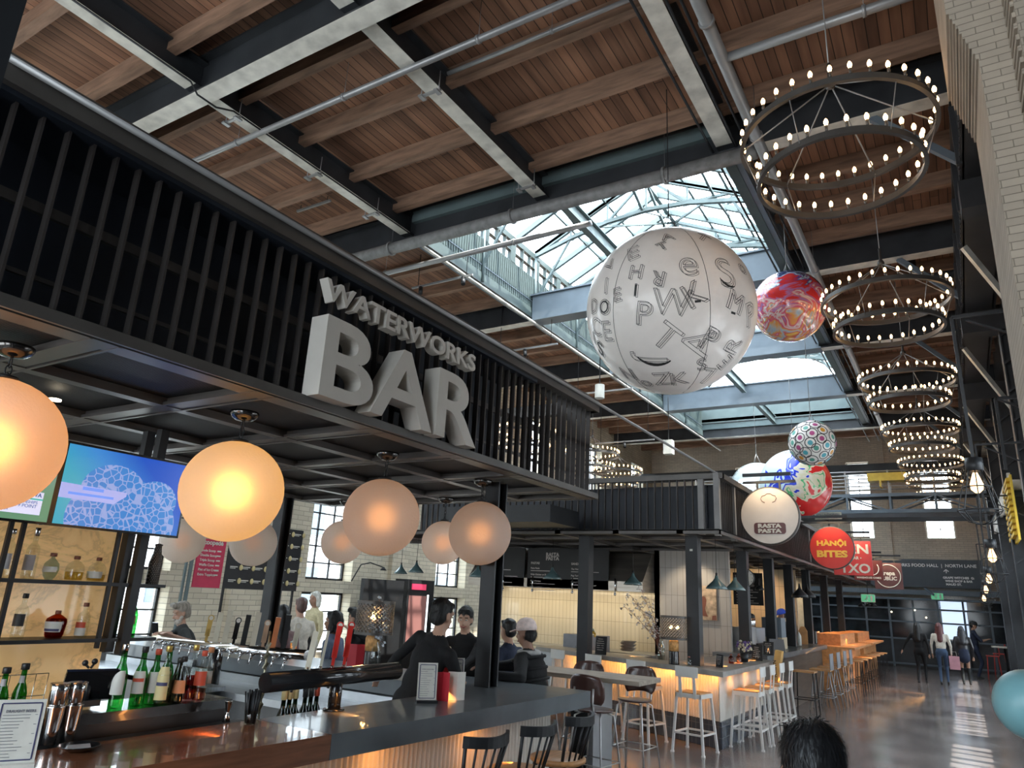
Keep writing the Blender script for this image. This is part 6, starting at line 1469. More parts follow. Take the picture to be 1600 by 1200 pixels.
for x, y_, z, lab in ((-.80, YF-.7, 2.58, 'green exit sign hanging before the far storefront'), (at(1363, 935, y=26).x-.12, 26, at(1363, 935, y=26).z, 'green exit sign above the far stall')):
    t = thing('exit_sign', lab, 'exit sign', (x, y_, z)); m = MB(); m.box(-.2, .2, -.02, .02, -.12, .12); m.build('casing', LAB['white'], t, w=False)
    m = MB(); m.box(-.19, .19, -.025, -.021, -.11, .11); m.build('lit_panel', em('exit_green', (.08,.35,.18), .6), t, w=False)
    m = MB(); m.ball((-.02,-.03,.06), .022, 8, sc=(1,.2,1)); m.beam((-.02,-.03,.04), (-.05,-.03,-.02), .03, .004, up=(0,1,0)); m.beam((-.05,-.03,-.02), (-.01,-.03,-.09), .02, .004, up=(0,1,0)); m.beam((-.05,-.03,-.02), (-.12,-.03,-.06), .02, .004, up=(0,1,0)); m.beam((-.03,-.03,.03), (.03,-.03,.0), .015, .004, up=(0,1,0)); m.box(.07,.13,-.03,-.026,-.09,.08); m.build('running_figure', LAB['white'], t, w=False)
    m = MB(); m.tube((0,0,.12), (0,0,P2Z+.06-z if y_ < 30 else .1), .012, n=6); m.build('stem', M['black'], t, w=False)
m = MB(); 
for dx, z in ((-3.2, 2.2), (-1.6, 2.05), (-2.4, 1.95), (-1.25, 1.8)): m.ball((dx, YF-.36, z), .03, 8)
T('storefront_lights', m, em('small_lamp', (1,.85,.6), 4), 'small warm lights glinting in the far storefront', 'lights')
# catwalk
CW = thing('catwalk', 'steel catwalk with railings crossing the hall before the end wall', 'catwalk', (-4, 27, 5.2))
ya, yb = 26.6, 27.4
for yy in (ya, yb):
    m = MB(); m.box(-8.2, 1.0, yy-.05, yy+.05, 5.05, 5.17); m.box(-8.2, 1.0, yy-.04, yy+.04, 5.60, 5.70)
    x = -8.2; i = 0
    while x < .9:
        m.beam((x, yy, 5.1), (x, yy, 5.65), .06, .06); m.beam((x, yy, 5.1 if i % 2 else 5.62), (x+1.3, yy, 5.62 if i % 2 else 5.1), .045, .045); x += 1.3; i += 1
    m.build('side_truss', M['steel_mid'], CW)
    m = MB()
    for z in (5.95, 6.2, 6.45): m.tube((-8.2, yy, z), (1.0, yy, z), .022, n=6)
    m.beam((1.0, yy, 5.1), (1.45, yy, 5.1), .08, .1)
    for x in np.arange(-8.2, 1.1, 1.3): m.beam((x, yy, 5.65), (x, yy, 6.48), .045, .045)
    m.build('railing', M['pipe'], CW)
m = MB(); m.box(-8.2, 1.0, ya, yb, 5.64, 5.68); m.box(-8.2, 1.0, ya-.25, yb+.25, 4.88, 5.02); m.build('walkway', M['steel'], CW)
m = MB(); m.box(-2.3, -1.15, 26.4, 26.9, 6.10, 6.36); m.box(-1.95, -1.9, 26.4, 26.9, 5.9, 6.1); T('hoist_box', m, pm('yellow_hoist_paint', (.52,.36,.05), .5), 'yellow hoist housing on the catwalk', 'hoist')
S('roof_beam', MB().box(XL, XR, 30.9, 31.1, 7.1, 7.5), M['steel'], 'deep end beam under the roof')
# ------------------------------------------------------------------ pipes under the roof
def pipe(label, pts, r, mat=None, name='pipe', cl=True):
    m = MB(); m.path(pts, r, 12)
    if cl:
        for a, b in zip(pts, pts[1:]):
            a = Vector(a); b = Vector(b); L = (b-a).length; k = max(1, int(L/2.2))
            for i in range(k): p = a.lerp(b, (i+.5)/k); d_ = (b-a).normalized()*.02; m.tube(p-d_, p+d_, r*1.25, n=12); m.tube(p, (p.x, p.y, ZD-.02), .004, n=4)
    return T(name, m, mat or M['pipe'], label, 'pipe')
q1, q2 = at(300, 253, z=8.35), at(800, 38, z=8.35); pipe('slim grey pipe crossing under the nearest roof bays', [(XL, q1.y, 8.35), (q1.x, q1.y, 8.35), (1.3, q1.y, 8.35)], .045)
q2 = at(960, 30, z=8.5); pipe('short grey conduit beside a timber joist near the top of the view', [(at(700,115,z=8.6).x, at(700,115,z=8.6).y, 8.6), (at(700,115,z=8.6).x+3.2, at(700,115,z=8.6).y, 8.6)], .03)
q = at(800, 345, z=8.1); pipe('thick grey duct hugging the front beam of the skylight', [(at(520, 395, z=8.15).x-.2, q.y-.05, 8.15), (at(1180, 232, z=8.15).x, q.y-.05, 8.15)], .11, pm('wrapped_duct', (.22,.22,.22), .6, .2, var=.25, scale=8, bump=.4))
q = at(1115, 97, z=8.1); pipe('long grey pipe running down the hall right of the skylight', [(-1.75, 3.0, 8.1), (-1.75, YF-4, 8.1)], .075, name='pipe')
pipe('grey branch pipe joining the long pipe below the nearest beam', [(-1.75, q.y, 8.1), (1.3, q.y, 8.1)], .055)
q1, q2 = at(600, 428, z=8.0), at(925, 350, z=8.0); pipe('grey pipe ending below the skylight opening', [(q1.x-1.5, q1.y, 8.0), (q2.x, q1.y, 8.0)], .05)
pipe('thin conduit on the underside of the left girder', [(-8.25, .2, 8.36), (-8.25, 4.5, 8.36), (-8.2, 4.6, 8.2), (-8.2, 4.9, 8.2), (-8.25, 5.2, 8.36), (-8.25, 30, 8.36)], .014, M['black'], cl=False)
for x in (-2.15, -2.0, -2.5): pipe('thin conduit beside the right skylight girder, %s' % {-2.15: 'the middle of three', -2.0: 'closest to the long pipe', -2.5: 'left of the girder'}[x], [(x, .2, 8.42), (x, 31, 8.42)], .018, M['black'], cl=False)
pipe('pale pipe along the left side of the skylight', [(-8.15, 9.5, 8.2), (-8.15, 30, 8.2)], .03, M['white_paint'], cl=False)
TRK = []
def track(px, py, y, length, label, n=2, xdir=True):
    c = at(px, py, y=y); t = thing('track_light', label, 'track light', c)
    m = MB(); m.box(-length/2, length/2, -.02, .02, -.02, .02); m.build('track', M['pipe'], t, w=False)
    for sx in (-.8, .8): m = MB(); m.tube((sx*length/2, 0, 0), (sx*length/2, 0, max(.2, ZD-.02-c.z)), .008, n=5); m.build('hanger', M['black'], t, w=False)
    for i in range(n):
        x = -length/2*.7+length*.7*i/max(1, n-1) if n > 1 else 0; m = MB(); m.tube((x, 0, -.03), (x+.05, -.05, -.20), .045, n=14); m.build('spot_head', M['black'], t, w=False)
    return t
for a in ((170, 62, 4.0, 1.2, 'track light rail bracketed to the left girder, nearest', 1), (490, 322, 8.2, .9, 'short track rail beyond the near beam', 0), (690, 440, 10.9, 1.6, 'track light rail left of the skylight', 2), (820, 545, 14.0, 1.8, 'track light rail beside the skylight curb', 1), (940, 612, 17.0, 1.8, 'track light rail under the far left bays', 1), (975, 690, 20.5, 2.0, 'track light rail near the left brick wall', 1)): track(*a)
# cage lamps on brackets along the right wall
def cage():
    t = thing('cage_lamp', '', 'lamp', (0,0,0))
    m = MB(); m.lathe([(0,.30),(.075,.30),(.075,.18),(.06,.17),(.0,.17)], (0,0,0), 18); m.build('cap', M['black'], t, w=False)
    m = MB(); m.lathe([(.02,.16),(.03,.13),(.055,.05),(.05,.0),(.02,-.03),(0,-.035)], (0,0,0), 18); m.build('bulb', em('cage_filament', (1,.60,.28), 3.0), t, w=False)
    m = MB()
    for i in range(8):
        a = 2*PI*i/8; m.path([(.07*math.cos(a), .07*math.sin(a), .18), (.12*math.cos(a), .12*math.sin(a), .02), (.18*math.cos(a), .18*math.sin(a), -.20), (.10*math.cos(a), .10*math.sin(a), -.30), (0, 0, -.33)], .005, 5)
    for z, r in ((.02, .12), (-.20, .18)): m.path([(r*math.cos(a), r*math.sin(a), z) for a in np.linspace(0, 2*PI, 25)[:-1]], .006, 5, closed=True)
    m.build('wire_cage', M['black'], t, w=False)
    m = MB(); m.beam((0,0,.30), (-.02,0,1.75), .03, .03); m.beam((-.02,0,1.75), (1.0,0,1.75), .03, .03); m.beam((1.0,0,1.75), (1.0,0,.8), .03, .03); m.beam((.1,0,1.7), (1.0,0,1.2), .02, .02); m.build('bracket', M['black'], t, w=False)
    return t
cg = cage()
for i, (px, py, y) in enumerate(((1527, 765, 8.0), (1551, 875, 13.0), (1546, 909, 18.0), (1541, 925, 23.0), (1538, 938, 28.0))):
    q = at(px, py, y=y); lab = ['largest wire cage lamp with a glowing filament on a tall bracket', 'second wire cage lamp, above the passage sign', 'third wire cage lamp along the right wall', 'fourth wire cage lamp along the right wall', 'furthest small wire cage lamp'][i]
    if i == 0: place(cg, q); cg['label'] = lab; cg['group'] = 'wire cage lamps along the right wall'
    else: dup(cg, q, 0, lab)
m = MB()
for z in np.arange(3.5, 4.6, .12): m.box(1.02, 1.08, 17.6, 19.4, z, z+.07)
m.box(1.08, 1.12, 17.5, 19.5, 3.4, 4.7); T('yellow_panel', m, pm('yellow_louvre', (.62,.42,.04), .5), 'ribbed yellow metal panel on the right wall', 'panel')
m = MB(); m.box(1.15, 1.43, 18.5, 30.5, 4.55, 4.75); m.box(1.1, 1.16, 18.5, 30.5, 4.5, 4.9); T('wall_awning', m, M['white_paint'], 'pale sloping fascia low on the right wall', 'fascia')

for px, py, y, lab in ((937, 612, 14.4, 'small white cylinder fixture under the deck left of the letter balloon'), (1045, 699, 21.0, 'small white box speaker hanging before the left brick wall')):
    q = at(px, py, y=y); t = thing('ceiling_speaker', lab, 'speaker', q)
    m = MB(); m.tube((0,0,-.16), (0,0,.16), .11, n=18, sm=False) if px < 1000 else m.box(-.14, .14, -.12, .12, -.22, .22); m.build('housing', LAB['white'], t, w=False)
    m = MB(); m.tube((0,0,.15), (0,0,ZD-q.z), .012, n=6); m.build('stem', M['black'], t, w=False)
q = at(1435, 430, z=8.35); pipe('dark elbowed drain pipe under the deck between the first two chandeliers', [(q.x-.1, q.y-.05, ZD), (q.x-.1, q.y-.05, 8.45), (q.x, q.y, 8.33), (q.x+.25, q.y+.05, 8.28), (XR, q.y+.05, 8.28)], .085, M['steel'], cl=False)
m = MB()
for i, (px, py) in enumerate(((1485, 520), (1590, 512))): pass
for y, z in ((7.0, 4.2), (10.4, 4.5)):
    t = thing('wall_bracket', 'black steel bracket frame on the right wall, %s one' % ('near' if y < 8 else 'far'), 'bracket', (XR, y, z))
    m = MB(); m.beam((.62, y, z), (XR, y, z), .035, .035); m.beam((.62, y, z), (XR, y, z-.45), .025, .025); m.beam((.62, y, z), (.62, y, z-.9), .035, .035); m.build('arm', M['black'], t)
# ------------------------------------------------------------------ people
def skin_mesh(prims, voxel, smooth=5, noise=0):
    mb = MB()
    for p in prims:
        if p[0] == 'c':
            _, a, b, ra, rb, mt = p; a = Vector(a); b = Vector(b)
            mb.tube(a, b, ra, rb, n=14); mb.ball(a, ra, 14); mb.ball(b, rb, 14)
        else:
            _, c, r3, R, mt = p; mb.ball(c, 1, 20, sc=r3, R=R)
    me = bpy.data.meshes.new('t'); me.from_pydata([tuple(v) for v in mb.v], [], mb.f); me.update()
    o = bpy.data.objects.new('t', me); COL.objects.link(o)
    r = o.modifiers.new('r', 'REMESH'); r.mode = 'VOXEL'; r.voxel_size = voxel; r.use_smooth_shade = True
    s = o.modifiers.new('s', 'SMOOTH'); s.factor = .5; s.iterations = smooth
    if noise:
        tx = bpy.data.textures.new('n', 'CLOUDS'); tx.noise_scale = .05; tx.noise_depth = 2
        d = o.modifiers.new('d', 'DISPLACE'); d.texture = tx; d.strength = noise; d.mid_level = .5
    dg = bpy.context.evaluated_depsgraph_get(); out = bpy.data.meshes.new_from_object(o.evaluated_get(dg))
    bpy.data.objects.remove(o); bpy.data.meshes.remove(me)
    n = len(out.polygons); C = np.empty(n*3); out.polygons.foreach_get('center', C); C = C.reshape(-1, 3)
    best = np.full(n, 1e9); idx = np.zeros(n, int)
    for p in prims:
        if p[0] == 'c':
            a = np.array(p[1]); b = np.array(p[2]); ab = b-a; L = max(1e-9, ab@ab); t = np.clip(((C-a)@ab)/L, 0, 1); d = np.linalg.norm(C-(a+t[:, None]*ab), axis=1)-(p[3]+(p[4]-p[3])*t)
        else:
            Rm = np.array(p[3]) if p[3] is not None else np.eye(3); q = (C-np.array(p[1]))@Rm; r3 = np.array(p[2]); d = (np.linalg.norm(q/r3, axis=1)-1)*min(r3)
        k = d < best; best[k] = d[k]; idx[k] = p[-1]
    out.polygons.foreach_set('material_index', idx); out.polygons.foreach_set('use_smooth', [True]*n)
    return out
def ik(a, t, l1, l2, pole):
    a = Vector(a); t = Vector(t); d = t-a; L = min(d.length, (l1+l2)*.995); d.normalize(); t = a+d*L
    x = (l1*l1-l2*l2+L*L)/(2*L); h = math.sqrt(max(0, l1*l1-x*x)); p = Vector(pole); p = (p-d*p.dot(d)).normalized()
    return a+d*x+p*h, t
CLOTH = {}
def cloth(name, col, rough=.85): 
    if name not in CLOTH: CLOTH[name] = pm('cloth_'+name, col, rough, var=.15, scale=30, bump=.15)
    return CLOTH[name]
def skinm(c): return pm('skin', c, .5, var=.06, scale=20)
def person(label, loc, rz, H=1.72, shirt=None, pants=None, skin=(.45,.26,.18), hair=(.01,.01,.01), style='short', lean=0, side=0, sit=None, yaw=0, pitch=0, RH=None, LH=None, sleeve='long', cap=None, beard=None, vox=.014, puffy=False, skirt=False, boots=None, glasses=False, smile=False, stride=0, group=None):
    s = H/1.75; t = thing('person', label, 'person', loc, rz)
    SK, SH, PA, BO = 0, 1, 2, 3
    pelz = (sit if sit else .93*s)
    R = Euler((-lean, side, 0)).to_matrix(); pel = Vector((0, 0, pelz+ (.09*s if sit else 0)))
    up = lambda x, y, z: pel+R@Vector((x*s, y*s, z*s))
    k = 1.28 if puffy else 1.0
    P = [('e', pel, (.155*s, .115*s, .13*s), None, PA), ('e', up(0, 0, .16), (.145*s*k, .105*s*k, .16*s), R, SH), ('e', up(0, .0, .34), (.165*s*k, .115*s*k, .18*s), R, SH), ('c', up(-.13, 0, .45), up(.13, 0, .45), .062*s*k, .062*s*k, SH), ('e', up(0, .0, .49), (.12*s, .075*s, .07*s), R, SH)]
    neck = up(0, -.005, .52); 
    hd = neck+R@Vector((0, .02*s, .0))+Vector((0, .015*s, .17*s)); HR = Euler((pitch, 0, yaw)).to_matrix()
    P.append(('c', neck, hd-Vector((0, .01, .06*s)), .056*s, .050*s, SK))
    h = lambda x, y, z: hd+HR@Vector((x*s, y*s, z*s))
    P += [('e', h(0, -.01, .03), (.074*s, .093*s, .090*s), HR, SK), ('e', h(0, .022, -.04), (.058*s, .068*s, .075*s), HR, SK), ('e', h(0, .035, -.095), (.032*s, .032*s, .022*s), HR, SK), ('c', h(0, .085, .005), h(0, .105, -.028), .010*s, .014*s, SK), ('e', h(0, .078, -.062), (.026*s, .014*s, .010*s), HR, SK),
          ('e', h(-.077, -.005, -.01), (.012*s, .022*s, .032*s), HR, SK), ('e', h(.077, -.005, -.01), (.012*s, .022*s, .032*s), HR, SK), ('c', h(-.05, .068, .035), h(.05, .068, .035), .014*s, .014*s, SK)]
    for sg, tgt in ((1, RH), (-1, LH)):
        sh = up(sg*.185, 0, .455)
        if tgt is None: tgt = (sg*.25*s, .05*s, pelz-.10*s)
        el, wr = ik(sh, tgt, .30*s, .27*s, (sg*.6, -.5, -.4)); ar = 1.35 if puffy else 1
        P += [('c', sh, el, .054*s*ar, .042*s*ar, SH), ('c', el, el.lerp(wr, .9), .040*s*ar if sleeve == 'long' else .038*s, .030*s*ar if sleeve == 'long' else .026*s, SH if sleeve == 'long' else SK)]
        if sleeve != 'long': P += [('c', el.lerp(wr, .0), el.lerp(wr, .05), .036*s, .036*s, SK)]
        d = (wr-el).normalized(); P.append(('c', el.lerp(wr, .88), wr, .026*s, .024*s, SK))
        sidev = d.cross(Vector((0, 0, 1))).normalized(); nrm = sidev.cross(d)
        pc = wr+d*.045*s; HRm = Matrix((sidev, d, nrm)).transposed()
        P.append(('e', pc, (.040*s, .050*s, .018*s), HRm, SK))
        for f in range(4):
            b = pc+sidev*((f-1.5)*.020*s)+d*.035*s; m_ = b+d*.034*s-nrm*.008*s; e = m_+d*.020*s-nrm*(.022*s)
            ln = (.9, 1.05, 1.0, .8)[f]; P += [('c', b, b.lerp(m_, ln), .0092*s, .0085*s, SK), ('c', b.lerp(m_, ln), e, .0085*s, .0075*s, SK)]
        tb = pc-sidev*(.032*s*sg)-d*.02*s; P.append(('c', tb, tb-sidev*(.022*s*sg)+d*.035*s-nrm*.012*s, .0105*s, .009*s, SK))
    for sg in (-1, 1):
        hip = pel+Vector((sg*.09*s, 0, -.03*s))
        if sit:
            kn = pel+Vector((sg*.12*s, .40*s, -.0*s)); an = kn+Vector((0, -.04*s, -.42*s))
        else:
            kn, an = ik(hip, (sg*.09*s, sg*stride, .09*s), .44*s, .42*s, (0, 1, 0))
        th = SK if skirt else PA
        P += [('c', hip, kn, .082*s if not skirt else .07*s, .052*s, th), ('c', kn, an, .052*s if not boots else .05*s, .036*s if not boots else .045*s, BO if boots else th)]
        P += [('c', an+Vector((0, -.03*s, -.055*s)), an+Vector((0, .13*s, -.065*s)), .036*s, .030*s, BO)]
    if skirt: P += [('c', pel+Vector((0, 0, .05)), pel+Vector((0, 0, -.13*s)), .14*s, .17*s, PA)]
    me = skin_mesh(P, vox); 
    for m_ in (skinm(skin), shirt, pants, boots or cloth('shoe', (.02,.02,.02))): me.materials.append(m_)
    o = link('body', me, t)
    HM = pm('hair', hair, .5, var=.4, scale=40, stretch=(1,1,.2), bump=.3)
    Q = []
    if style != 'none':
        Q = [('e', h(0, -.025, .055), (.083*s, .098*s, .088*s), HR, 0), ('e', h(0, -.05, .0), (.078*s, .070*s, .085*s), HR, 0), ('c', h(-.045, .044, .094), h(.045, .044, .094), .024*s, .024*s, 0)] if style != 'nape' else [('e', h(0, -.045, -.01), (.080*s, .062*s, .075*s), HR, 0)]
        if style == 'quiff': Q += [('c', h(-.04, .07, .115), h(.05, .06, .12), .035*s, .03*s, 0)]
        if style == 'bob' or style == 'braids': Q += [('c', h(sg*.072, -.01, .03), h(sg*.08, -.02, -.10), .026*s, .03*s, 0) for sg in (-1, 1)]+[('c', h(0, -.08, .02), h(0, -.08, -.10), .06*s, .055*s, 0)]
        if style == 'long': Q += [('c', h(sg*.07, -.02, .03), h(sg*.085, -.03, -.20), .03*s, .045*s, 0) for sg in (-1, 1)]+[('c', h(0, -.08, .02), h(0, -.10, -.36), .075*s, .085*s, 0)]
        if style == 'bun': Q += [('e', h(0, -.12, .09), (.035*s,)*3, HR, 0)]
        hm = skin_mesh(Q, max(.009, vox*.7), 3, .012); hm.materials.append(HM); ho = link('hair', hm, t)
        if vox < .0145 and style != 'long':
            rs = random.Random(5); sm = MB(); pl = hm.polygons; npl = len(pl); ctr = Vector(h(0, 0, .11))
            for _ in range(2600 if vox < .0125 else 1300):
                f = pl[rs.randrange(npl)]; n_ = Vector(f.normal); p = Vector(f.center)
                if n_.z < -.5: continue
                dn = (p-ctr); dn.z -= .05; dn = (dn-n_*dn.dot(n_)); dn = dn.normalized() if dn.length > 1e-4 else Vector((0,0,-1)); dn = (dn+Vector((rs.uniform(-.3,.3), rs.uniform(-.3,.3), rs.uniform(-.3,.3)))).normalized()
                L = rs.uniform(.018, .036)*s; q1 = p+dn*L*.5+n_*L*.16; q2 = p+dn*L+n_*L*rs.uniform(-.05, .15); w_ = dn.cross(n_).normalized()*.0016
                sm.add([p-w_, p+w_, q1+w_, q1-w_, q2], [(0,1,2,3), (3,2,4)], 0, True)
            sm.build('hair_strands', HM, ho, w=False)
    if beard:
        bq = [('e', h(0, .045, -.085), (.058*s, .055*s, .055*s), HR, 0), ('c', h(-.06, .02, -.04), h(0, .06, -.11), .022*s, .03*s, 0), ('c', h(.06, .02, -.04), h(0, .06, -.11), .022*s, .03*s, 0), ('c', h(-.025, .098, -.047), h(.025, .098, -.047), .010*s, .010*s, 0)]
        bm = skin_mesh(bq, .008, 3, .008); bm.materials.append(pm('beard', beard, .7, var=.3, scale=50)); link('beard', bm, t)
    if vox < .016:
        for sg in (-1, 1):
            m = MB(); m.ball(h(sg*.031, .078, .008), .0125*s, 12, sc=(1, .7, .6)); e = m.build('eye', LAB['white'], t, w=False)
            m = MB(); m.ball(h(sg*.031, .087, .008), .0055*s, 8, sc=(1, .5, 1)); m.build('iris', LAB['blackcap'], e, w=False)
            m = MB(); m.tube(h(sg*.015, .088, .034), h(sg*.050, .080, .032), .0045*s, n=6); m.build('eyebrow', HM, t, w=False)
        m = MB(); sw = .034 if smile else .024; m.path([h(-sw, .080, -.052 if smile else -.062), h(0, .095, -.070), h(sw, .080, -.052 if smile else -.062)], [.003, .008 if smile else .006, .003], 6); m.build('lips', pm('lips', (.35,.10,.09), .4), t, w=False)
    if glasses:
        m = MB()
        for sg in (-1, 1): m.path([h(sg*.032+.022*math.cos(a), .098, .006+.018*math.sin(a)) for a in np.linspace(0, 2*PI, 17)[:-1]], .0025, 5, closed=True); m.tube(h(sg*.054, .095, .01), h(sg*.078, 0, .01), .0022, n=5)
        m.build('glasses', M['chrome'], t, w=False)
    if cap:
        m = MB(); n = 12
        prof = [(.092*s, 0), (.095*s, .03*s), (.082*s, .075*s), (.05*s, .105*s), (0, .115*s)]
        m.lathe(prof, h(0, -.008, .030), 24, R=HR @ Matrix.Diagonal((1.0, 1.14, 1.08)).to_3x3()); cb = m.build('cap', cap, t, w=False)
        m = MB(); pts = [h(.078*math.cos(a), .080+.095*math.sin(a), .045-.02*math.sin(a)) for a in np.linspace(0, PI, 12)]; low = [p+Vector((0, 0, -.008)) for p in pts]
        m.add(pts+low, [tuple(range(12)), tuple(range(23, 11, -1))]+[(i, i+1, i+13, i+12) for i in range(11)]+[(11, 0, 12, 23)]); m.build('cap_peak', cap, cb, w=False)
    if puffy:
        m = MB()
        for i in range(5):
            z = .06+.10*i; m.path([up(.20*math.cos(a), .145*math.sin(a), z) for a in np.linspace(0, 2*PI, 25)[:-1]], .018*s, 6, closed=True)
        m.build('jacket_quilting', shirt, t, w=False)
        m = MB(); m.path([up(.10*math.cos(a), .09*math.sin(a)-.01, .51+.02*math.sin(a)) for a in np.linspace(0, 2*PI, 17)[:-1]], .028*s, 8, closed=True); m.build('hood', cloth('grey_hood', (.35,.34,.33)), t, w=False)
    return t, h, up
def put(label, px, py, y, rz, drop, **kw):
    """stand a figure so that its head is where the photo shows it; drop = head centre above the feet"""
    q = at(px, py, y=y); return person(label, (q.x, q.y, 0), rz, **kw)
D = math.radians
def head_local(H, lean, side, sit):
    s = H/1.75; pelz = (sit+.09*s) if sit else .93*s; R = Euler((-lean, side, 0)).to_matrix(); v = Vector((0, 0, pelz))+R@Vector((0, -.005*s, .52*s))+R@Vector((0, .02*s, 0))+Vector((0, .015*s, .17*s)); return v
def seat_person(label, px, py, y, rz, H=1.72, lean=0, side=0, sit=None, **kw):
    """the figure's head lands on the pixel at depth y; seat height is adapted when sitting"""
    q = at(px, py, y=y); v = head_local(H, lean, side, sit)
    if sit: sit = sit+(q.z-v.z); v = head_local(H, lean, side, sit)
    Rz = Matrix.Rotation(rz, 3, 'Z'); o = Rz@Vector((v.x, v.y, 0)); loc = Vector((q.x-o.x, q.y-o.y, 0))
    conv = lambda w: None if w is None else tuple(Rz.transposed()@(Vector(w)-loc))
    for k in ('RH', 'LH'):
        if k in kw: kw[k] = conv(kw[k])
    return person(label, loc, rz, H=H, lean=lean, side=side, sit=sit, **kw)+(loc,)
BLK = cloth('black', (.005,.005,.006)); NAVY = cloth('navy', (.012,.018,.04)); DEN = cloth('denim', (.05,.085,.15)); CRE = cloth('cream', (.60,.56,.48)); MAU = cloth('mauve', (.20,.12,.12)); GRY = cloth('charcoal', (.025,.028,.028)); BDEN = cloth('blue_grey', (.10,.13,.20))
# bearded man leaning on the far bar with a phone
hp = at(262, 993, z=CT+.06); e_ = at(322, 990, y=6.0)
q = at(245, 985, z=CT+.12)
T_, h_, u_, L_ = seat_person('bearded grey haired person in a dark t-shirt leaning on the far bar over a phone', 283, 958, 6.45, D(152), H=1.92, shirt=GRY, pants=NAVY, hair=(.34,.30,.25), style='quiff', beard=(.42,.38,.33), lean=.45, pitch=-.35, yaw=.25, sit=.62, sleeve='short', LH=(at(268, 992, y=6.02).x, 6.02, CT+.07), RH=(at(248, 990, y=6.02).x, 6.0, CT+.07), vox=.012)
m = MB(); c = at(242, 985, y=5.98); m.cbox((c.x, 5.98, CT+.14), (.075, .012, .15), Euler((.4, 0, .5)).to_matrix()); T('phone', m, M['black_gloss'], 'phone in the hands of the bearded person', 'phone')
seat_person('person with long black hair and mauve top seated at the far bar, seen from behind', 440, 962, 6.35, D(70), H=1.70, shirt=MAU, pants=NAVY, style='long', lean=.2, sit=.75, vox=.018)
seat_person('person with short greying hair in a cream fleece at the far bar', 469, 952, 7.3, D(75), H=1.68, shirt=CRE, pants=NAVY, hair=(.12,.07,.06), style='short', lean=.12, vox=.017)
seat_person('person with dark braids and glasses in a denim jacket looking left', 520, 972, 6.35, D(110), H=1.66, shirt=BDEN, pants=NAVY, skin=(.25,.13,.08), style='braids', glasses=True, lean=.12, sit=.75, vox=.014)
seat_person('person with swept dark hair in a black jacket resting chin on hand', 556, 968, 7.2, D(100), H=1.76, shirt=BLK, pants=BLK, style='quiff', lean=.35, sit=.75, RH=(at(552, 978, y=7.05).x, 7.0, 1.34), vox=.014)
seat_person('distant person in a pale yellow coat with pale hair by the side wall', 491, 941, 9.4, D(170), H=1.74, shirt=cloth('pale_yellow', (.62,.55,.34)), pants=BLK, hair=(.75,.72,.65), style='bob', vox=.018)
# bartenders
seat_person('bartender in a black t-shirt seen from behind, leaning to the right', 692, 957, 5.10, D(-8), H=1.83, shirt=BLK, pants=BLK, lean=.22, side=.32, pitch=-.2, sleeve='long', RH=(-3.75, 5.42, 1.10), LH=(-4.6, 5.2, 1.0), vox=.013)
seat_person('smiling person with short dark hair in black, facing the bartender', 727, 968, 6.42, D(196), H=1.66, shirt=BLK, pants=BLK, skin=(.50,.30,.21), style='short', lean=.25, sit=.72, pitch=-.15, yaw=.1, smile=True, LH=(-4.2, 5.98, 1.12), RH=(-4.7, 5.98, 1.12), vox=.011)
seat_person('person in a pale pink cap and black puffer jacket leaning on the bar end', 822, 990, 6.62, D(95), H=1.80, shirt=BLK, pants=BLK, skin=(.28,.15,.10), hair=(.01,.01,.01), style='nape', cap=cloth('pink_cap', (.74,.60,.55)), lean=.22, sit=.72, pitch=-.1, puffy=True, LH=(at(785, 1052, z=1.12).x, 6.1, 1.12), RH=(-4.35, 6.05, 1.10), vox=.013)
seat_person('person in a navy coat almost hidden behind the pavilion column', 793, 985, 7.4, D(80), H=1.7, shirt=NAVY, pants=BLK, style='short', lean=.1, sit=.72, vox=.018)
# stall staff
seat_person('barista with dark hair and patterned shirt behind the steel pitchers', 1172, 972, 16.2, D(140), H=1.72, shirt=pm('patterned_shirt', (.35,.27,.16), .8, var=.8, scale=20), pants=BLK, skin=(.3,.17,.11), style='quiff', vox=.02)
seat_person('person in a bright blue cap and grey hoodie working behind the coffee counter', 1222, 968, 19.4, D(120), H=1.85, shirt=cloth('slate', (.05,.06,.075)), pants=BLK, style='short', cap=cloth('blue_cap', (.02,.06,.45)), lean=.2, pitch=-.3, vox=.02)
# walkers
def walker(label, fpx, fpy, rz, **kw): q = at(fpx, fpy, z=0); return person(label, (q.x, q.y, 0), rz, **kw)
walker('walking person with long black hair and a long black coat, arm swung out', 1442, 1067, D(-8), H=1.66, shirt=BLK, pants=BLK, style='long', stride=.10, LH=(-.48, .05, .82), puffy=False, vox=.02)
walker('walking person in a cream sweater and jeans with long auburn hair', 1477, 1069, D(0), H=1.68, shirt=CRE, pants=DEN, hair=(.10,.03,.03), style='long', stride=.06, vox=.02)
walker('walking person in a black leather jacket, short skirt and knee boots', 1512, 1070, D(5), H=1.62, shirt=pm('black_leather', (.02,.018,.02), .3, var=.2), pants=NAVY, style='long', skirt=True, boots=cloth('boot', (.012,.012,.012)), stride=.03, hair=(.03,.03,.035), vox=.02)
walker('person in a dark cap and loose dark clothes standing and looking at a phone', 1530, 1060, D(-85), H=1.76, shirt=NAVY, pants=NAVY, style='short', cap=cloth('charcoal', (.05,.05,.05)), RH=(.06, .38, 1.22), LH=(-.04, .38, 1.22), sleeve='short', pitch=-.3, vox=.02)
q = at(1490, 1042, z=.25); b = thing('shopping_bag', 'pale pink paper shopping bag carried by the person in the cream sweater', 'bag', (at(1477,1069,z=0).x+.30, at(1477,1069,z=0).y, .42))
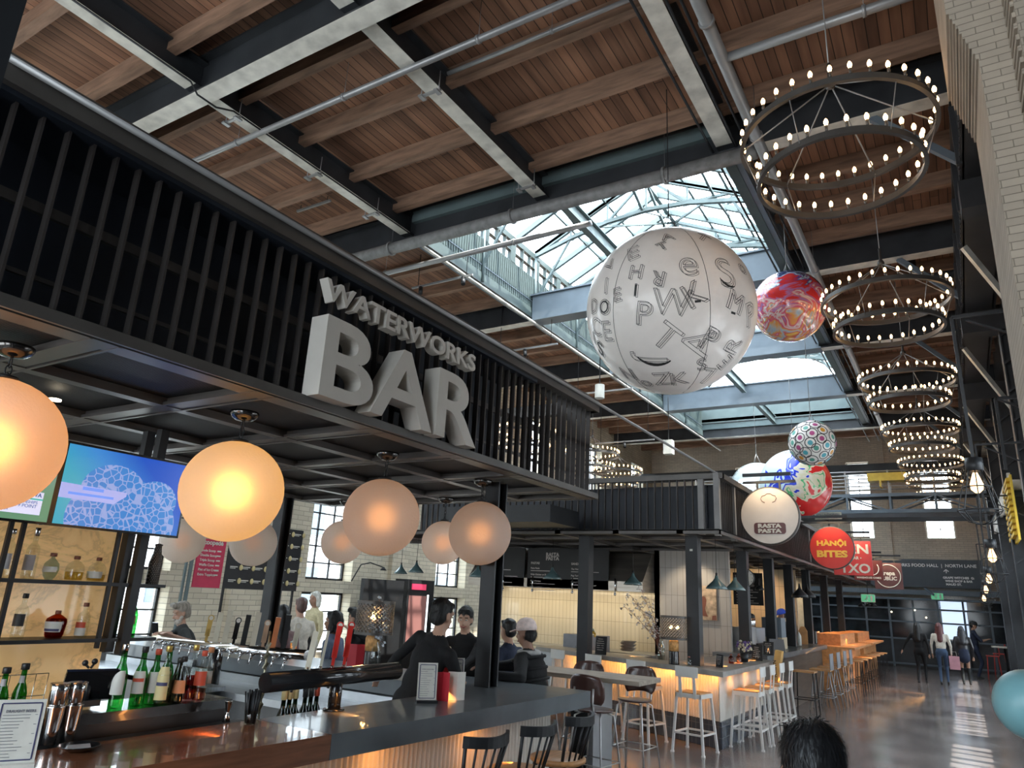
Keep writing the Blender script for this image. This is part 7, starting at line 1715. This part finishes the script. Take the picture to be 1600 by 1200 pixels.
m = MB(); m.cbox((0,0,.18), (.26, .10, .36)); m.build('bag_body', pm('pink_paper', (.55,.28,.33), .7), b, w=False); m = MB(); m.path([(-.07,0,.36),(-.06,0,.48),(.06,0,.48),(.07,0,.36)], .005, 5); m.build('handle', LAB['white'], b, w=False)
# foreground head and the teal balloon at the edge
seat_person('dark haired person just in front of the viewer, only the crown of the head showing', 1272, 1212, 2.05, D(12), H=1.62, shirt=BLK, pants=BLK, style='short', sit=.55, hair=(.006,.006,.007), vox=.012)
q = at(1612, 1102, y=3.2); t = thing('teal_balloon', 'pale teal balloon cut off by the right edge of the view', 'balloon', q); m = MB(); m.ball((0,0,0), .115, 40); m.build('skin', pm('teal_vinyl', (.16,.33,.36), .3), t, w=False)
m = MB(); m.tube((0,0,-.19), (0,0,-q.z), .003, n=5); m.build('string', M['pipe'], t, w=False)
# red stools and white table by the right wall
RS = pm('red_enamel', (.50,.05,.04), .4)
for i, (px, py, lab) in enumerate(((1556, 1062, 'red slatted high chair by the right wall, nearer one'), (1566, 1056, 'red slatted high chair by the right wall, further one'))):
    q = at(px, py, z=0); t = thing('red_chair', lab, 'chair', (q.x, q.y, 0), D(90), 'red high chairs by the right wall')
    m = MB(); m.box(-.19, .19, -.18, .18, .70, .73); m.build('seat', RS, t, w=False)
    m = MB(); 
    for k in range(5): m.box(-.18+k*.08, -.14+k*.08, -.20, -.18, .73, 1.0)
    m.box(-.20, .20, -.21, -.17, .98, 1.04); m.build('backrest', RS, t, w=False)
    for sx in (-1, 1):
        for sy in (-1, 1): m = MB(); m.tube((sx*.15, sy*.15, .70), (sx*.19, sy*.19, 0), .014, n=8); m.build('leg', RS, t, w=False)
q = at(1561, 1062, z=0); t = thing('cafe_table', 'small white high table beside the red chairs', 'table', (q.x+.25, q.y-.55, 0)); m = MB(); m.box(-.35, .35, -.35, .35, 1.0, 1.04); m.build('table_top', LAB['white'], t, w=False); m = MB(); m.tube((0,0,0), (0,0,1.0), .03); m.lathe([(.25,0),(.25,.02),(.04,.04)], (0,0,0), 20); m.build('pedestal', M['black'], t, w=False)
